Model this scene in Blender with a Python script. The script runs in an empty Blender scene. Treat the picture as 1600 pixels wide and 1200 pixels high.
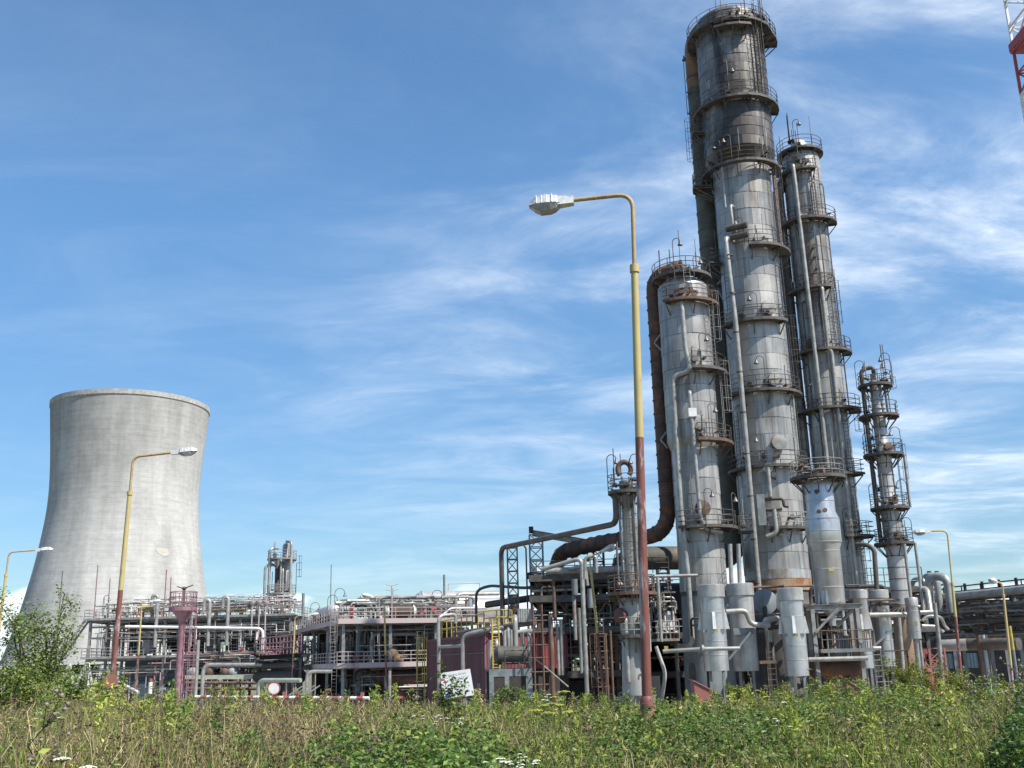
import bpy, math, random
import numpy as np
from mathutils import Vector, Matrix, noise as mnoise
R = math.radians
rng = random.Random(7)
scene = bpy.context.scene
COL = scene.collection

# ------------------------------------------------------------------ camera, sky, sun, exposure
EYE = 1.75
FPX = 1620.0
PITCH, ROLL = R(15.03), R(1.5)
cam_d = bpy.data.cameras.new('camera'); cam_o = bpy.data.objects.new('camera', cam_d); COL.objects.link(cam_o)
cam_d.sensor_width = 36.0; cam_d.lens = FPX/1600*36.0; cam_d.clip_start = 0.1; cam_d.clip_end = 12000
CM = (Matrix.Rotation(math.pi/2+PITCH, 3, 'X') @ Matrix.Rotation(-ROLL, 3, 'Z'))
cam_o.matrix_world = Matrix.Translation((0, 0, EYE)) @ CM.to_4x4()
scene.camera = cam_o

SUN_AZ, SUN_EL = R(55), R(52)           # azimuth measured from behind the camera towards the right
sun_vec = Vector((math.sin(SUN_AZ)*math.cos(SUN_EL), -math.cos(SUN_AZ)*math.cos(SUN_EL), math.sin(SUN_EL)))
sun_d = bpy.data.lights.new('sun', 'SUN'); sun_d.energy = 5.0; sun_d.angle = R(0.55); sun_d.color = (1, .955, .88)
sun_o = bpy.data.objects.new('sun', sun_d); COL.objects.link(sun_o)
sun_o.rotation_euler = sun_vec.to_track_quat('Z', 'Y').to_euler(); sun_o.location = (40, -40, 80)
w = bpy.data.worlds.new('World'); scene.world = w; w.use_nodes = True
def build_world():
    nt = w.node_tree; nt.nodes.clear(); N = nt.nodes.new; L = nt.links.new
    out = N('ShaderNodeOutputWorld'); bg = N('ShaderNodeBackground'); bg.inputs[1].default_value = 0.101
    sky = N('ShaderNodeTexSky'); sky.sky_type = 'NISHITA'; sky.sun_disc = False
    sky.sun_elevation = SUN_EL; sky.sun_rotation = math.atan2(sun_vec.x, sun_vec.y)
    sky.air_density = 1.0; sky.dust_density = 0.15; sky.ozone_density = 1.6; sky.altitude = 100
    tc = N('ShaderNodeTexCoord'); sep = N('ShaderNodeSeparateXYZ'); L(tc.outputs['Generated'], sep.inputs[0])
    def mth(op, a, b=None, clamp=False):
        n = N('ShaderNodeMath'); n.operation = op; n.use_clamp = clamp
        for i, v in enumerate((a, b)):
            if v is None: continue
            if isinstance(v, (int, float)): n.inputs[i].default_value = v
            else: L(v, n.inputs[i])
        return n.outputs[0]
    def mr(v, a, b, c, d, smooth=True):
        n = N('ShaderNodeMapRange'); n.interpolation_type = 'SMOOTHSTEP' if smooth else 'LINEAR'
        L(v, n.inputs[0])
        for i, q in enumerate((a, b, c, d)): n.inputs[i+1].default_value = q
        return n.outputs[0]
    z = mth('MAXIMUM', sep.outputs[2], 0.0)
    zz = mth('ADD', z, 0.10)
    u = mth('DIVIDE', sep.outputs[0], zz); v = mth('DIVIDE', sep.outputs[1], zz)
    cmb = N('ShaderNodeCombineXYZ'); L(u, cmb.inputs[0]); L(v, cmb.inputs[1])
    def noise(scale, detail, rough, dist, rot, sc, off):
        m = N('ShaderNodeMapping'); m.inputs['Rotation'].default_value = (0, 0, rot); m.inputs['Scale'].default_value = sc
        m.inputs['Location'].default_value = off
        L(cmb.outputs[0], m.inputs[0]); n = N('ShaderNodeTexNoise'); n.inputs['Scale'].default_value = scale
        n.inputs['Detail'].default_value = detail; n.inputs['Roughness'].default_value = rough; n.inputs['Distortion'].default_value = dist
        L(m.outputs[0], n.inputs['Vector']); return n.outputs['Fac']
    streak = noise(1.6, 10, .62, .6, R(-12), (.85, 1.4, 1), (3.1, .4, 0))
    fine = noise(4.6, 9, .68, .8, R(-20), (.85, 1.2, 1), (1.2, 7.7, 0))
    broad = noise(.62, 3, .5, .5, R(10), (.8, 1.0, 1), (5.3, 1.9, 0))
    s1 = mr(streak, .38, .76, 0, 1); s2 = mr(fine, .32, .76, .35, 1); b1 = mr(broad, .36, .62, 0, 1)
    # thin streaks are scarcer high on the left of the view, as in the photo
    side = mr(mth('ADD', sep.outputs[0], mth('MULTIPLY', sep.outputs[2], -.75)), -.55, .12, .12, 1)
    c = mth('MULTIPLY', mth('MULTIPLY', s1, s2), mth('MULTIPLY', mth('ADD', mth('MULTIPLY', b1, .68), .40), side))
    c = mth('MULTIPLY', c, 1.05)
    veil = mth('MULTIPLY', mth('MULTIPLY', mr(streak, .25, .72, 0, 1), side), .22)
    c = mth('ADD', mth('ADD', c, veil), mr(z, .04, .5, .0, .01), True)
    c = mth('MULTIPLY', c, mr(z, .0, .16, .12, .85))
    # cumulus low over the horizon
    n2 = N('ShaderNodeTexNoise'); n2.inputs['Scale'].default_value = 7.5; n2.inputs['Detail'].default_value = 7; n2.inputs['Roughness'].default_value = .52
    m2 = N('ShaderNodeMapping'); m2.inputs['Scale'].default_value = (1, 1, 1.9); m2.inputs['Location'].default_value = (.37, .1, .2)
    L(tc.outputs['Generated'], m2.inputs[0]); L(m2.outputs[0], n2.inputs['Vector'])
    hmask = mr(z, .05, .12, .07, -.16)
    cu = mr(mth('ADD', n2.outputs['Fac'], hmask), .57, .66, 0, .9)
    tot = mth('MAXIMUM', c, cu)
    hs = N('ShaderNodeHueSaturation'); hs.inputs['Saturation'].default_value = 1.02; hs.inputs['Value'].default_value = 1.0
    tint = N('ShaderNodeMix'); tint.data_type = 'RGBA'; tint.blend_type = 'MULTIPLY'; tint.inputs[0].default_value = 1; L(sky.outputs[0], tint.inputs['A']); tint.inputs['B'].default_value = (.79, 1.08, 1.22, 1)
    low = mr(z, .0, .40, .58, 1.0, False); cl = N('ShaderNodeCombineColor'); L(mth('POWER', low, .75), cl.inputs[0]); L(low, cl.inputs[1]); L(low, cl.inputs[2])
    t2 = N('ShaderNodeMix'); t2.data_type = 'RGBA'; t2.blend_type = 'MULTIPLY'; t2.inputs[0].default_value = 1; L(tint.outputs['Result'], t2.inputs['A']); L(cl.outputs[0], t2.inputs['B']); L(t2.outputs['Result'], hs.inputs['Color'])
    mix = N('ShaderNodeMix'); mix.data_type = 'RGBA'; L(tot, mix.inputs['Factor']); L(hs.outputs[0], mix.inputs['A'])
    mix.inputs['B'].default_value = (7.5, 8.1, 8.7, 1)
    L(mix.outputs['Result'], bg.inputs[0]); L(bg.outputs[0], out.inputs[0])
build_world()
vs = scene.view_settings; vs.view_transform = 'Standard'; vs.look = 'None'; vs.gamma = 1; vs.use_curve_mapping = False; vs.exposure = 0.62
cy = scene.cycles; cy.max_bounces = 6; cy.diffuse_bounces = 3; cy.glossy_bounces = 3; cy.transparent_max_bounces = 6

# ------------------------------------------------------------------ measuring helpers (a sight line and a depth give a place)
def at(px, py, Y):
    d = CM @ Vector(((px-800)/FPX, -(py-600)/FPX, -1)); return Vector((0, 0, EYE)) + d*(Y/d.y)
def zat(x, Y, py):
    lo, hi = -10, 140
    for _ in range(40):
        m = (lo+hi)/2; v = CM.transposed() @ Vector((x, Y, m-EYE)); y = 600-FPX*v.y/-v.z
        if y > py: lo = m
        else: hi = m
    return lo
PAD = -2.2
def sstep(a, b, x):
    t = min(1, max(0, (x-a)/(b-a))); return t*t*(3-2*t)
def gz(x, y):
    n = mnoise.noise(Vector((x*.13, y*.13, 2.0)))*.12 if y < 60 else 0
    return PAD*sstep(29, 62, y) + n*(1-sstep(40, 60, y))

# ------------------------------------------------------------------ materials
MATS = {}
def mat(name, c1, c2=None, scale=1.5, rough=.6, metal=0.0, streak=0.0, var=0.0, bump=0.0, c3=None, c3amt=.5, c3scale=.6, c3str=(1, 1, .25), lo=.35, hi=.65, spec=.5, attr=None, trans=0.0):
    m = bpy.data.materials.new(name); m.use_nodes = True; nt = m.node_tree; N = nt.nodes.new; L = nt.links.new
    b = nt.nodes['Principled BSDF']; b.inputs['Roughness'].default_value = rough; b.inputs['Metallic'].default_value = metal
    b.inputs['Specular IOR Level'].default_value = spec
    geo = N('ShaderNodeNewGeometry')
    def nz(sc, st, detail=5, rgh=.6):
        mp = N('ShaderNodeMapping'); mp.inputs['Scale'].default_value = st; L(geo.outputs['Position'], mp.inputs[0])
        n = N('ShaderNodeTexNoise'); n.inputs['Scale'].default_value = sc; n.inputs['Detail'].default_value = detail; n.inputs['Roughness'].default_value = rgh
        L(mp.outputs[0], n.inputs['Vector']); return n.outputs['Fac']
    def rmp(v, a, bb, t0=0, t1=1):
        n = N('ShaderNodeMapRange'); n.interpolation_type = 'SMOOTHSTEP'; L(v, n.inputs[0])
        for i, q in enumerate((a, bb, t0, t1)): n.inputs[i+1].default_value = q
        return n.outputs[0]
    def mx(f, A, B, mode='MIX'):
        n = N('ShaderNodeMix'); n.data_type = 'RGBA'; n.blend_type = mode
        if isinstance(f, float): n.inputs['Factor'].default_value = f
        else: L(f, n.inputs['Factor'])
        for k, v in (('A', A), ('B', B)):
            if isinstance(v, tuple): n.inputs[k].default_value = (*v, 1)
            else: L(v, n.inputs[k])
        return n.outputs['Result']
    col = tuple(c1)
    if attr:
        a = N('ShaderNodeAttribute'); a.attribute_name = attr; col = a.outputs['Color']
    f1 = None
    if c2:
        f1 = nz(scale, (1, 1, 1)); col = mx(rmp(f1, lo, hi), col, tuple(c2))
    if streak:
        f2 = nz(2.2, (1, 1, .06), 4); col = mx(rmp(f2, .45, .75, 0, streak), col, tuple(x*.35 for x in c1))
    if c3:
        f3 = nz(c3scale, c3str, 7, .65); col = mx(rmp(f3, 1-c3amt-.08, 1-c3amt+.08), col, tuple(c3))
    if var:
        oi = N('ShaderNodeObjectInfo'); geo2 = geo.outputs['Random Per Island']
        ad = N('ShaderNodeMath'); ad.operation = 'ADD'; L(oi.outputs['Random'], ad.inputs[0]); L(geo2, ad.inputs[1])
        fr = N('ShaderNodeMath'); fr.operation = 'FRACT'; L(ad.outputs[0], fr.inputs[0])
        v = rmp(fr.outputs[0], 0, 1, 1-var, 1+var)
        cc = N('ShaderNodeCombineColor')
        for i in range(3): L(v, cc.inputs[i])
        col = mx(1.0, col, cc.outputs[0], 'MULTIPLY')
        rv = rmp(fr.outputs[0], 0, 1, max(.05, rough-.08), min(1, rough+.1)); L(rv, b.inputs['Roughness'])
    if isinstance(col, tuple): b.inputs['Base Color'].default_value = (*col, 1)
    else: L(col, b.inputs['Base Color'])
    if bump:
        bp = N('ShaderNodeBump'); bp.inputs['Strength'].default_value = bump; bp.inputs['Distance'].default_value = .05
        L(nz(scale*3, (1, 1, 1)), bp.inputs['Height']); L(bp.outputs[0], b.inputs['Normal'])
    if trans:
        tr = N('ShaderNodeBsdfTranslucent'); ms = N('ShaderNodeMixShader'); ms.inputs[0].default_value = trans
        if isinstance(col, tuple): tr.inputs[0].default_value = (*col, 1)
        else: L(col, tr.inputs[0])
        L(b.outputs[0], ms.inputs[1]); L(tr.outputs[0], ms.inputs[2]); L(ms.outputs[0], nt.nodes['Material Output'].inputs[0])
    MATS[name] = m; return m
M_ALU = mat('aluminium_cladding', (.41, .395, .37), (.315, .30, .28), .5, .40, .38, streak=.75, var=.06, bump=.16, c3=(.15, .125, .10), c3amt=.38, c3scale=.5, c3str=(1, 1, .22))
M_ALUD = mat('sooted_cladding', (.265, .245, .222), (.155, .14, .126), .5, .42, .38, streak=.9, var=.14, bump=.16, c3=(.055, .046, .04), c3amt=.52, c3scale=.42, c3str=(1, 1, .2))
M_ALU3 = mat('dull_cladding', (.375, .36, .335), (.27, .255, .235), .5, .42, .36, streak=.8, var=.07, bump=.16, c3=(.13, .10, .08), c3amt=.41, c3scale=.5, c3str=(1, 1, .22))
M_SEAM = mat('seam_dark', (.07, .065, .06), (.12, .10, .085), 2, .8)
M_SILV = mat('silver_jacket', (.52, .525, .53), (.43, .43, .43), 1.1, .28, .6, streak=.45, bump=.10, c3=(.24, .20, .16), c3amt=.33, c3scale=.7, c3str=(1, 1, .3))
M_SILV2 = mat('silver_jacket_worn', (.46, .455, .445), (.36, .345, .33), 1.3, .42, .35, streak=.6, bump=.08, c3=(.22, .16, .11), c3amt=.36, c3scale=.7)
M_PIPE = mat('pale_pipe_jacket', (.36, .355, .335), (.25, .24, .215), 2, .42, .25, streak=.2, c3=(.25, .2, .16), c3amt=.33, c3scale=1.0, c3str=(1, 1, .5))
M_PIPED = mat('grey_brown_pipe', (.115, .098, .083), (.07, .06, .052), 1.6, .6, .15, c3=(.20, .10, .05), c3amt=.36)
M_RUST = mat('rusty_jacket', (.115, .062, .042), (.055, .036, .030), .9, .75, .1, bump=.35, c3=(.20, .085, .035), c3amt=.42, c3scale=.6, c3str=(1, 1, 1))
M_ORANGE = mat('orange_rust_jacket', (.27, .14, .065), (.16, .09, .05), .9, .75, .1, bump=.3, c3=(.13, .12, .085), c3amt=.42, c3scale=.8, c3str=(1, 1, .6))
M_OLIVE = mat('dark_olive_jacket', (.105, .105, .085), (.07, .065, .055), .9, .7, .15, bump=.3, c3=(.2, .10, .045), c3amt=.32, c3scale=.7)
M_STEEL = mat('grey_steelwork', (.105, .098, .09), (.065, .056, .05), 2, .65, .2, c3=(.13, .07, .045), c3amt=.38, c3scale=1.2, c3str=(1, 1, .6))
M_STEELL = mat('pale_steelwork', (.29, .29, .28), (.19, .18, .165), 2, .6, .15, c3=(.26, .15, .09), c3amt=.38, c3scale=1.4, c3str=(1, 1, .6))
M_STEELB = mat('bluegrey_steelwork', (.19, .215, .225), (.13, .145, .15), 2, .6, .1, c3=(.2, .12, .08), c3amt=.33, c3scale=1.2)
M_RSTEEL = mat('rusty_steelwork', (.15, .09, .06), (.095, .06, .045), 2, .75, .1, c3=(.24, .21, .185), c3amt=.34, c3scale=1.4)
M_DARK = mat('dark_equipment_and_shade', (.022, .021, .021), (.04, .032, .027), 1.5, .7, .1)  # near black: shade under the rack is put into this colour
M_CONC = mat('concrete', (.41, .40, .38), (.30, .285, .265), 1.2, .9, 0, streak=.35, bump=.25)
M_CONCD = mat('weathered_concrete', (.22, .21, .195), (.14, .13, .12), 1.0, .9, 0, streak=.5, bump=.25)
M_SKIRT = mat('bluegrey_skirt', (.20, .225, .235), (.15, .165, .17), .8, .8, 0, streak=.5, c3=(.22, .14, .10), c3amt=.34)
M_SKIRTC = mat('pale_skirt', (.36, .36, .345), (.29, .285, .27), .8, .85, 0, streak=.4, c3=(.24, .2, .16), c3amt=.33)
M_PINK = mat('faded_pink_paint', (.42, .31, .305), (.36, .33, .315), 1.6, .75, 0, c3=(.31, .15, .15), c3amt=.36, c3scale=1.3)
M_PURP = mat('faded_magenta_paint', (.20, .085, .115), (.25, .145, .16), 2.2, .7, 0, c3=(.20, .10, .09), c3amt=.33, c3scale=2)
M_BURG = mat('shaded_burgundy_sheet', (.115, .028, .038), (.085, .024, .032), .6, .55, .05, streak=.4, var=.08, c3=(.16, .055, .06), c3amt=.36)  # darker copy of the shed red, with the long side's shade in it
M_REDW = mat('red_sheet', (.22, .05, .05), (.17, .045, .045), .8, .6, 0, streak=.4, var=.06)  # brighter copy: sunlight on the shed end is put into the colour
M_YEL = mat('yellow_paint', (.46, .37, .07), (.36, .28, .07), 3, .55, 0, c3=(.30, .16, .07), c3amt=.36, c3scale=2)
M_POLER = mat('flaking_red_paint', (.19, .058, .043), (.145, .052, .042), 3, .6, 0, c3=(.46, .37, .36), c3amt=.40, c3scale=2.2, c3str=(1.6, 1.6, .4))
M_POLEY = mat('flaking_yellow_paint', (.44, .355, .14), (.40, .32, .14), 3, .6, 0, c3=(.26, .165, .08), c3amt=.37, c3scale=2.6, c3str=(1.6, 1.6, .3))
M_POLEB = mat('weathered_arm_paint', (.40, .29, .13), (.33, .23, .12), 5, .65, 0, c3=(.20, .12, .08), c3amt=.38, c3scale=6)
M_WHITE = mat('white_paint', (.72, .71, .69), (.60, .58, .55), 3, .6, 0)
M_RED = mat('red_paint', (.36, .06, .06), (.28, .07, .07), 4, .6, 0)
M_SIGNR = mat('faded_sign_red', (.30, .105, .09), (.24, .10, .085), 9, .75, 0, c3=(.18, .11, .09), c3amt=.3, c3scale=6, c3str=(1, 1, 1))
M_LENS = mat('lamp_lens', (.30, .31, .30), (.22, .22, .21), 6, .25, 0)
M_LAMP = mat('lamp_housing', (.60, .61, .60), (.48, .48, .47), 9, .45, .2, c3=(.25, .22, .2), c3amt=.33, c3scale=9, c3str=(1, 1, 1))
M_SHADE = mat('bell_shade', (.16, .16, .16), (.11, .10, .10), 5, .5, .4)
M_DRUMW = mat('silver_drum', (.62, .60, .56), (.50, .48, .44), 1, .38, .55, c3=(.3, .27, .24), c3amt=.3)
M_INK = mat('faded_ink', (.34, .36, .36))
M_BLUE = mat('blue_print', (.04, .08, .22))
M_BLUEW = mat('blue_wall', (.10, .16, .21), (.075, .12, .155), 1, .7, 0, streak=.3)
M_PBLUE = mat('pale_blue_wall', (.30, .37, .41), (.24, .30, .33), 1, .7, 0, streak=.3)
M_GLASSB = mat('blue_glazing', (.16, .27, .34), (.12, .2, .26), .8, .25, 0)
M_BARK = mat('bark', (.10, .075, .05), (.07, .055, .04), 9, .9, 0)
M_LEAF = mat('leaf', (.06, .1, .02), rough=.5, spec=.35, attr='tint', trans=.3)
M_GRASS = mat('grass_blade', (.1, .1, .03), rough=.7, spec=.2, attr='tint', trans=.25)

# ------------------------------------------------------------------ objects
LOC = {}
def thing(name, label, cat, loc, group=None):
    o = bpy.data.objects.new(name, None); o.empty_display_size = .3; COL.objects.link(o)
    o.location = loc; LOC[o.name] = Vector(loc); o['label'] = label; o['category'] = cat
    if group: o['group'] = group
    return o
def tag(o, label, cat, group=None):
    o['label'] = label; o['category'] = cat
    if group: o['group'] = group
    return o
def origin(o):
    while o.parent: o = o.parent
    return LOC.get(o.name, Vector((0, 0, 0)))
class MB:
    def __init__(s): s.v = []; s.f = []; s.sm = []; s.mi = []; s.m = 0
    def add(s, vs_, fs, smooth=False):
        n = len(s.v); s.v.extend(vs_); s.f.extend([[i+n for i in f] for f in fs]); s.sm.extend([smooth]*len(fs)); s.mi.extend([s.m]*len(fs)); return s
    def hexa(s, p): return s.add(p, [(0, 3, 2, 1), (4, 5, 6, 7), (0, 1, 5, 4), (1, 2, 6, 5), (2, 3, 7, 6), (3, 0, 4, 7)])
    def box(s, a, b):
        (x0, y0, z0), (x1, y1, z1) = a, b
        return s.hexa([Vector(p) for p in ((x0, y0, z0), (x1, y0, z0), (x1, y1, z0), (x0, y1, z0), (x0, y0, z1), (x1, y0, z1), (x1, y1, z1), (x0, y1, z1))])
    def beam(s, p, q, wd, h=None, up=Vector((0, 0, 1))):
        p, q = Vector(p), Vector(q); d = (q-p).normalized(); h = h or wd
        if abs(d.dot(up)) > .99: up = Vector((0, 1, 0))
        r = d.cross(up).normalized(); u = r.cross(d)
        r = r*(wd/2); u = u*(h/2)
        return s.hexa([p-r-u, p+r-u, p+r+u, p-r+u, q-r-u, q+r-u, q+r+u, q-r+u])
    def tube(s, pts, r, n=8, cap=True):
        pts = [Vector(p) for p in pts]; rr = r if isinstance(r, (list, tuple)) else [r]*len(pts)
        d0 = (pts[1]-pts[0]).normalized(); ref = Vector((0, 0, 1)) if abs(d0.z) < .9 else Vector((1, 0, 0))
        r0 = d0.cross(ref).normalized(); vs_ = []; prev = d0
        for i, p in enumerate(pts):
            a = (pts[i]-pts[i-1]).normalized() if i else d0
            b = (pts[i+1]-pts[i]).normalized() if i < len(pts)-1 else a
            t = (a+b); t = t.normalized() if t.length > 1e-6 else a
            r0 = prev.rotation_difference(t) @ r0; r0 = (r0 - t*r0.dot(t)).normalized(); prev = t
            u0 = t.cross(r0); k = 1/max(.5, t.dot(a))
            for j in range(n):
                an = 2*math.pi*j/n; vs_.append(p + (r0*math.cos(an)+u0*math.sin(an))*rr[i]*(k if i and i < len(pts)-1 else 1))
        fs = []
        for i in range(len(pts)-1):
            for j in range(n): fs.append((i*n+j, i*n+(j+1) % n, (i+1)*n+(j+1) % n, (i+1)*n+j))
        s.add(vs_, fs, n > 4)
        if cap:
            m = len(pts)-1
            s.add(vs_[:n][::-1], [tuple(range(n))]); s.add(vs_[m*n:], [tuple(range(n))])
        return s
    def lathe(s, c, prof, n=32, axis=None, ref=None, a0=0, a1=2*math.pi, smooth=True):
        """prof = [(r, h)...] along the axis from c"""
        c = Vector(c); ax = Vector(axis or (0, 0, 1)).normalized()
        rf = Vector(ref) if ref else (Vector((1, 0, 0)) if abs(ax.x) < .9 else Vector((0, 1, 0)))
        rf = (rf-ax*rf.dot(ax)).normalized(); u = ax.cross(rf); full = abs(a1-a0-2*math.pi) < 1e-6
        m = n if full else n+1; vs_ = []; fs = []
        if smooth and len(prof) > 2:          # split the surface at sharp profile corners
            cut = [0]
            for i in range(1, len(prof)-1):
                a, b, c_ = prof[i-1], prof[i], prof[i+1]; d1 = (b[0]-a[0], b[1]-a[1]); d2 = (c_[0]-b[0], c_[1]-b[1]); l1 = math.hypot(*d1) or 1; l2 = math.hypot(*d2) or 1
                if (d1[0]*d2[0]+d1[1]*d2[1])/(l1*l2) < .78: cut.append(i)
            cut.append(len(prof)-1)
            if len(cut) > 2:
                for i, k in zip(cut, cut[1:]): s.lathe(c, prof[i:k+1], n, ax, rf, a0, a1, True)
                return s
        for (r, h) in prof:
            for j in range(m):
                a = a0+(a1-a0)*j/n; vs_.append(c+ax*h+(rf*math.cos(a)+u*math.sin(a))*r)
        for i in range(len(prof)-1):
            for j in range(n):
                k = (j+1) % m; fs.append((i*m+j, i*m+k, (i+1)*m+k, (i+1)*m+j))
        return s.add(vs_, fs, smooth)
    def build(s, name, material, parent=None):
        if not s.v: return None
        me = bpy.data.meshes.new(name); o0 = origin(parent) if parent else Vector((0, 0, 0))
        V = np.array([tuple(p) for p in s.v], dtype=np.float64) - np.array(o0)
        me.from_pydata(V.tolist(), [], s.f)
        for m_ in (material if isinstance(material, (list, tuple)) else [material]): me.materials.append(m_)
        me.polygons.foreach_set('use_smooth', s.sm); me.polygons.foreach_set('material_index', s.mi); me.update()
        o = bpy.data.objects.new(name, me); COL.objects.link(o)
        if parent: o.parent = parent
        return o
def bend(pts, rad, k=4):
    pts = [Vector(p) for p in pts]; out = [pts[0]]
    for i in range(1, len(pts)-1):
        a, b, c = pts[i-1], pts[i], pts[i+1]; d1 = (a-b); d2 = (c-b); r = min(rad, d1.length*.48, d2.length*.48)
        p, q = b+d1.normalized()*r, b+d2.normalized()*r
        for j in range(k+1):
            t = j/k; out.append((p*(1-t)+b*t)*(1-t)+(b*(1-t)+q*t)*t)
    out.append(pts[-1]); return out
def pipe(parent, pts, r, m, rad=None, n=8, name='pipe'):
    return MB().tube(bend(pts, rad or r*3.5), r, n).build(name, m, parent)
def flanged(parent, pts, r, m, rad, n, seed, name='pipe'):
    """a pipe run with flange pairs along its straight lengths"""
    r_ = random.Random(seed); P = bend(pts, rad); out = [P[0]]; rr = [r]
    for a, b in zip(P, P[1:]):
        L_ = (b-a).length
        if L_ > 1.0:
            d = (b-a)/L_; t = r_.uniform(.2, .8)
            while t < L_-.3:
                w_ = .05+r*.25; f = 1.0+min(.75, .05/r+.35)
                for q, k in ((0, 1), (.012, f), (w_, f), (w_+.012, 1)): out.append(a+d*(t+q)); rr.append(r*k)
                t += r_.uniform(1.6, 4.0)
        out.append(b); rr.append(r)
    return MB().tube(out, rr, n).build(name, m, parent)
def rail(mb, pts, h=1.1, post=1.5, r=.028, rails=(1.0, .66, .33), closed=False):
    pts = [Vector(p) for p in pts]
    if closed: pts = pts+[pts[0]]
    for f in rails:
        for a, b in zip(pts, pts[1:]):
            mb.tube([a+Vector((0, 0, h*f)), b+Vector((0, 0, h*f))], r, 4, False)
    acc = 0
    for a, b in zip(pts, pts[1:]):
        L_ = (b-a).length; d = (b-a)/max(L_, 1e-6); t = -acc if acc else 0
        t = 0 if acc == 0 else post-acc
        while t <= L_:
            p = a+d*t; mb.tube([p, p+Vector((0, 0, h))], r, 4, False); t += post
        acc = (L_-(t-post)) or 1e-4
    p = pts[-1]; mb.tube([p, p+Vector((0, 0, h))], r, 4, False)
    return mb
def ladder_mb(a, b, side, wd=.45, step=.32, r=.026):
    a, b, side = Vector(a), Vector(b), Vector(side).normalized()*(wd/2); mb = MB()
    mb.tube([a-side, b-side], r, 4); mb.tube([a+side, b+side], r, 4); L_ = (b-a).length; d = (b-a)/L_; t = step
    while t < L_: mb.tube([a+d*t-side, a+d*t+side], .017, 4, False); t += step
    return mb
def cage_mb(a, b, out, side, rad=.38, step=.9, r=.018):
    a, b = Vector(a), Vector(b); out = Vector(out).normalized(); side = Vector(side).normalized(); mb = MB(); L_ = (b-a).length; d = (b-a)/L_
    hoops = []; t = 0
    while t <= L_+.01:
        c = a+d*t; pts = [c+side*(rad*math.cos(x))+out*(.1+rad*1.5*math.sin(x)) for x in (0, .5, 1.05, 1.57, 2.1, 2.64, math.pi)]
        mb.tube(pts, r, 4, False); hoops.append(pts); t += step
    for i in (1, 3, 5):
        if len(hoops) > 1: mb.tube([hoops[0][i], hoops[-1][i]], r, 4, False)
    return mb

class Axis:
    """a vertical vessel's axis; azimuth 0 faces the camera, positive to the right"""
    def __init__(s, px, py, Y):
        p = at(px, py, Y); s.x, s.y = p.x, p.y; s.c = Vector((-p.x, -p.y, 0)).normalized(); s.r = Vector((-s.c.y, s.c.x, 0))
    def z(s, py): return zat(s.x, s.y, py)
    def d(s, deg): return s.c*math.cos(R(deg))+s.r*math.sin(R(deg))
    def t(s, deg): return s.r*math.cos(R(deg))-s.c*math.sin(R(deg))
    def p(s, deg, rad, z): return Vector((s.x, s.y, z))+s.d(deg)*rad

def platform(root, A, z, ri, ro, a0, a1, mdeck=None, mrail=None, h=1.1, gap=None, name='platform', brackets=True):
    """ring deck with toe board, railing and brackets (platform > railing, bracket)"""
    mdeck = mdeck or M_STEEL; mrail = mrail or M_STEEL; n = max(3, int(abs(a1-a0)/14)); mb = MB(); top = []; full = a1-a0 >= 359
    vs_, fs = [], []
    for i in range(n+1):
        a = a0+(a1-a0)*i/n
        vs_ += [A.p(a, ri, z-.07), A.p(a, ro, z-.07), A.p(a, ro, z), A.p(a, ri, z), A.p(a, ro+.015, z-.11), A.p(a, ro+.03, z-.11), A.p(a, ro+.03, z+.09), A.p(a, ro+.015, z+.09)]
        top.append(A.p(a, ro-.03, z))
    for i in range(n):
        o, q = i*8, i*8+8
        for k in ((0, 1), (1, 2), (2, 3), (3, 0), (4, 5), (5, 6), (6, 7), (7, 4)): fs.append((o+k[0], o+k[1], q+k[1], q+k[0]))
    if not full:
        for o in (0, n*8): fs.append((o, o+1, o+2, o+3)); fs.append((o+4, o+5, o+6, o+7))
    mb.add(vs_, fs); deck = mb.build(name, mdeck, root)
    rb = MB()
    if full: rail(rb, top[:-1], h, 1.35, closed=True)
    else: rail(rb, [A.p(a0, ri+.1, z)]+top+[A.p(a1, ri+.1, z)], h, 1.35)
    rb.build('railing', mrail, deck)
    if brackets:
        r2_ = random.Random(int(z*97+ri*31))          # small fittings every platform carries
        for i in range(max(2, int((a1-a0)/45))):
            a = r2_.uniform(max(a0, -80)+4, min(a1, 80)-4) if max(a0, -80)+8 < min(a1, 80) else a0+5
            p = A.p(a, ri+.02, z+r2_.uniform(.2, .9)); q = A.p(a, ri+.35, 0); q.z = p.z
            s = r2_.uniform(.08, .17); MB().lathe(p, [(s*.5, 0), (s*.5, .2), (s, .2), (s, .28), (s*.5, .28), (s*.5, .36), (s*.9, .38), (s*.9, .44), (0, .44)], 8, A.d(a)).build('valve', r2_.choice((M_STEEL, M_RSTEEL, M_STEELL, M_DARK)), root)
            if r2_.random() < .6: MB().tube([q, q+Vector((0, 0, r2_.uniform(.8, 3.0)))], r2_.uniform(.025, .05), 5).build('small_pipe', r2_.choice((M_STEEL, M_STEELL, M_PIPED)), root)
        k = max(2, int((a1-a0)/38))
        for i in range(k+1 if not full else k):
            bb = MB(); a = a0+4+(a1-a0-8)*i/k; bb.beam(A.p(a, ri-.03, z-.14), A.p(a, ro-.06, z-.14), .08, .12); bb.beam(A.p(a, ri-.03, z-1.0), A.p(a, ro-.12, z-.2), .07)
            bb.build('bracket', mdeck, deck)
    return deck
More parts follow.
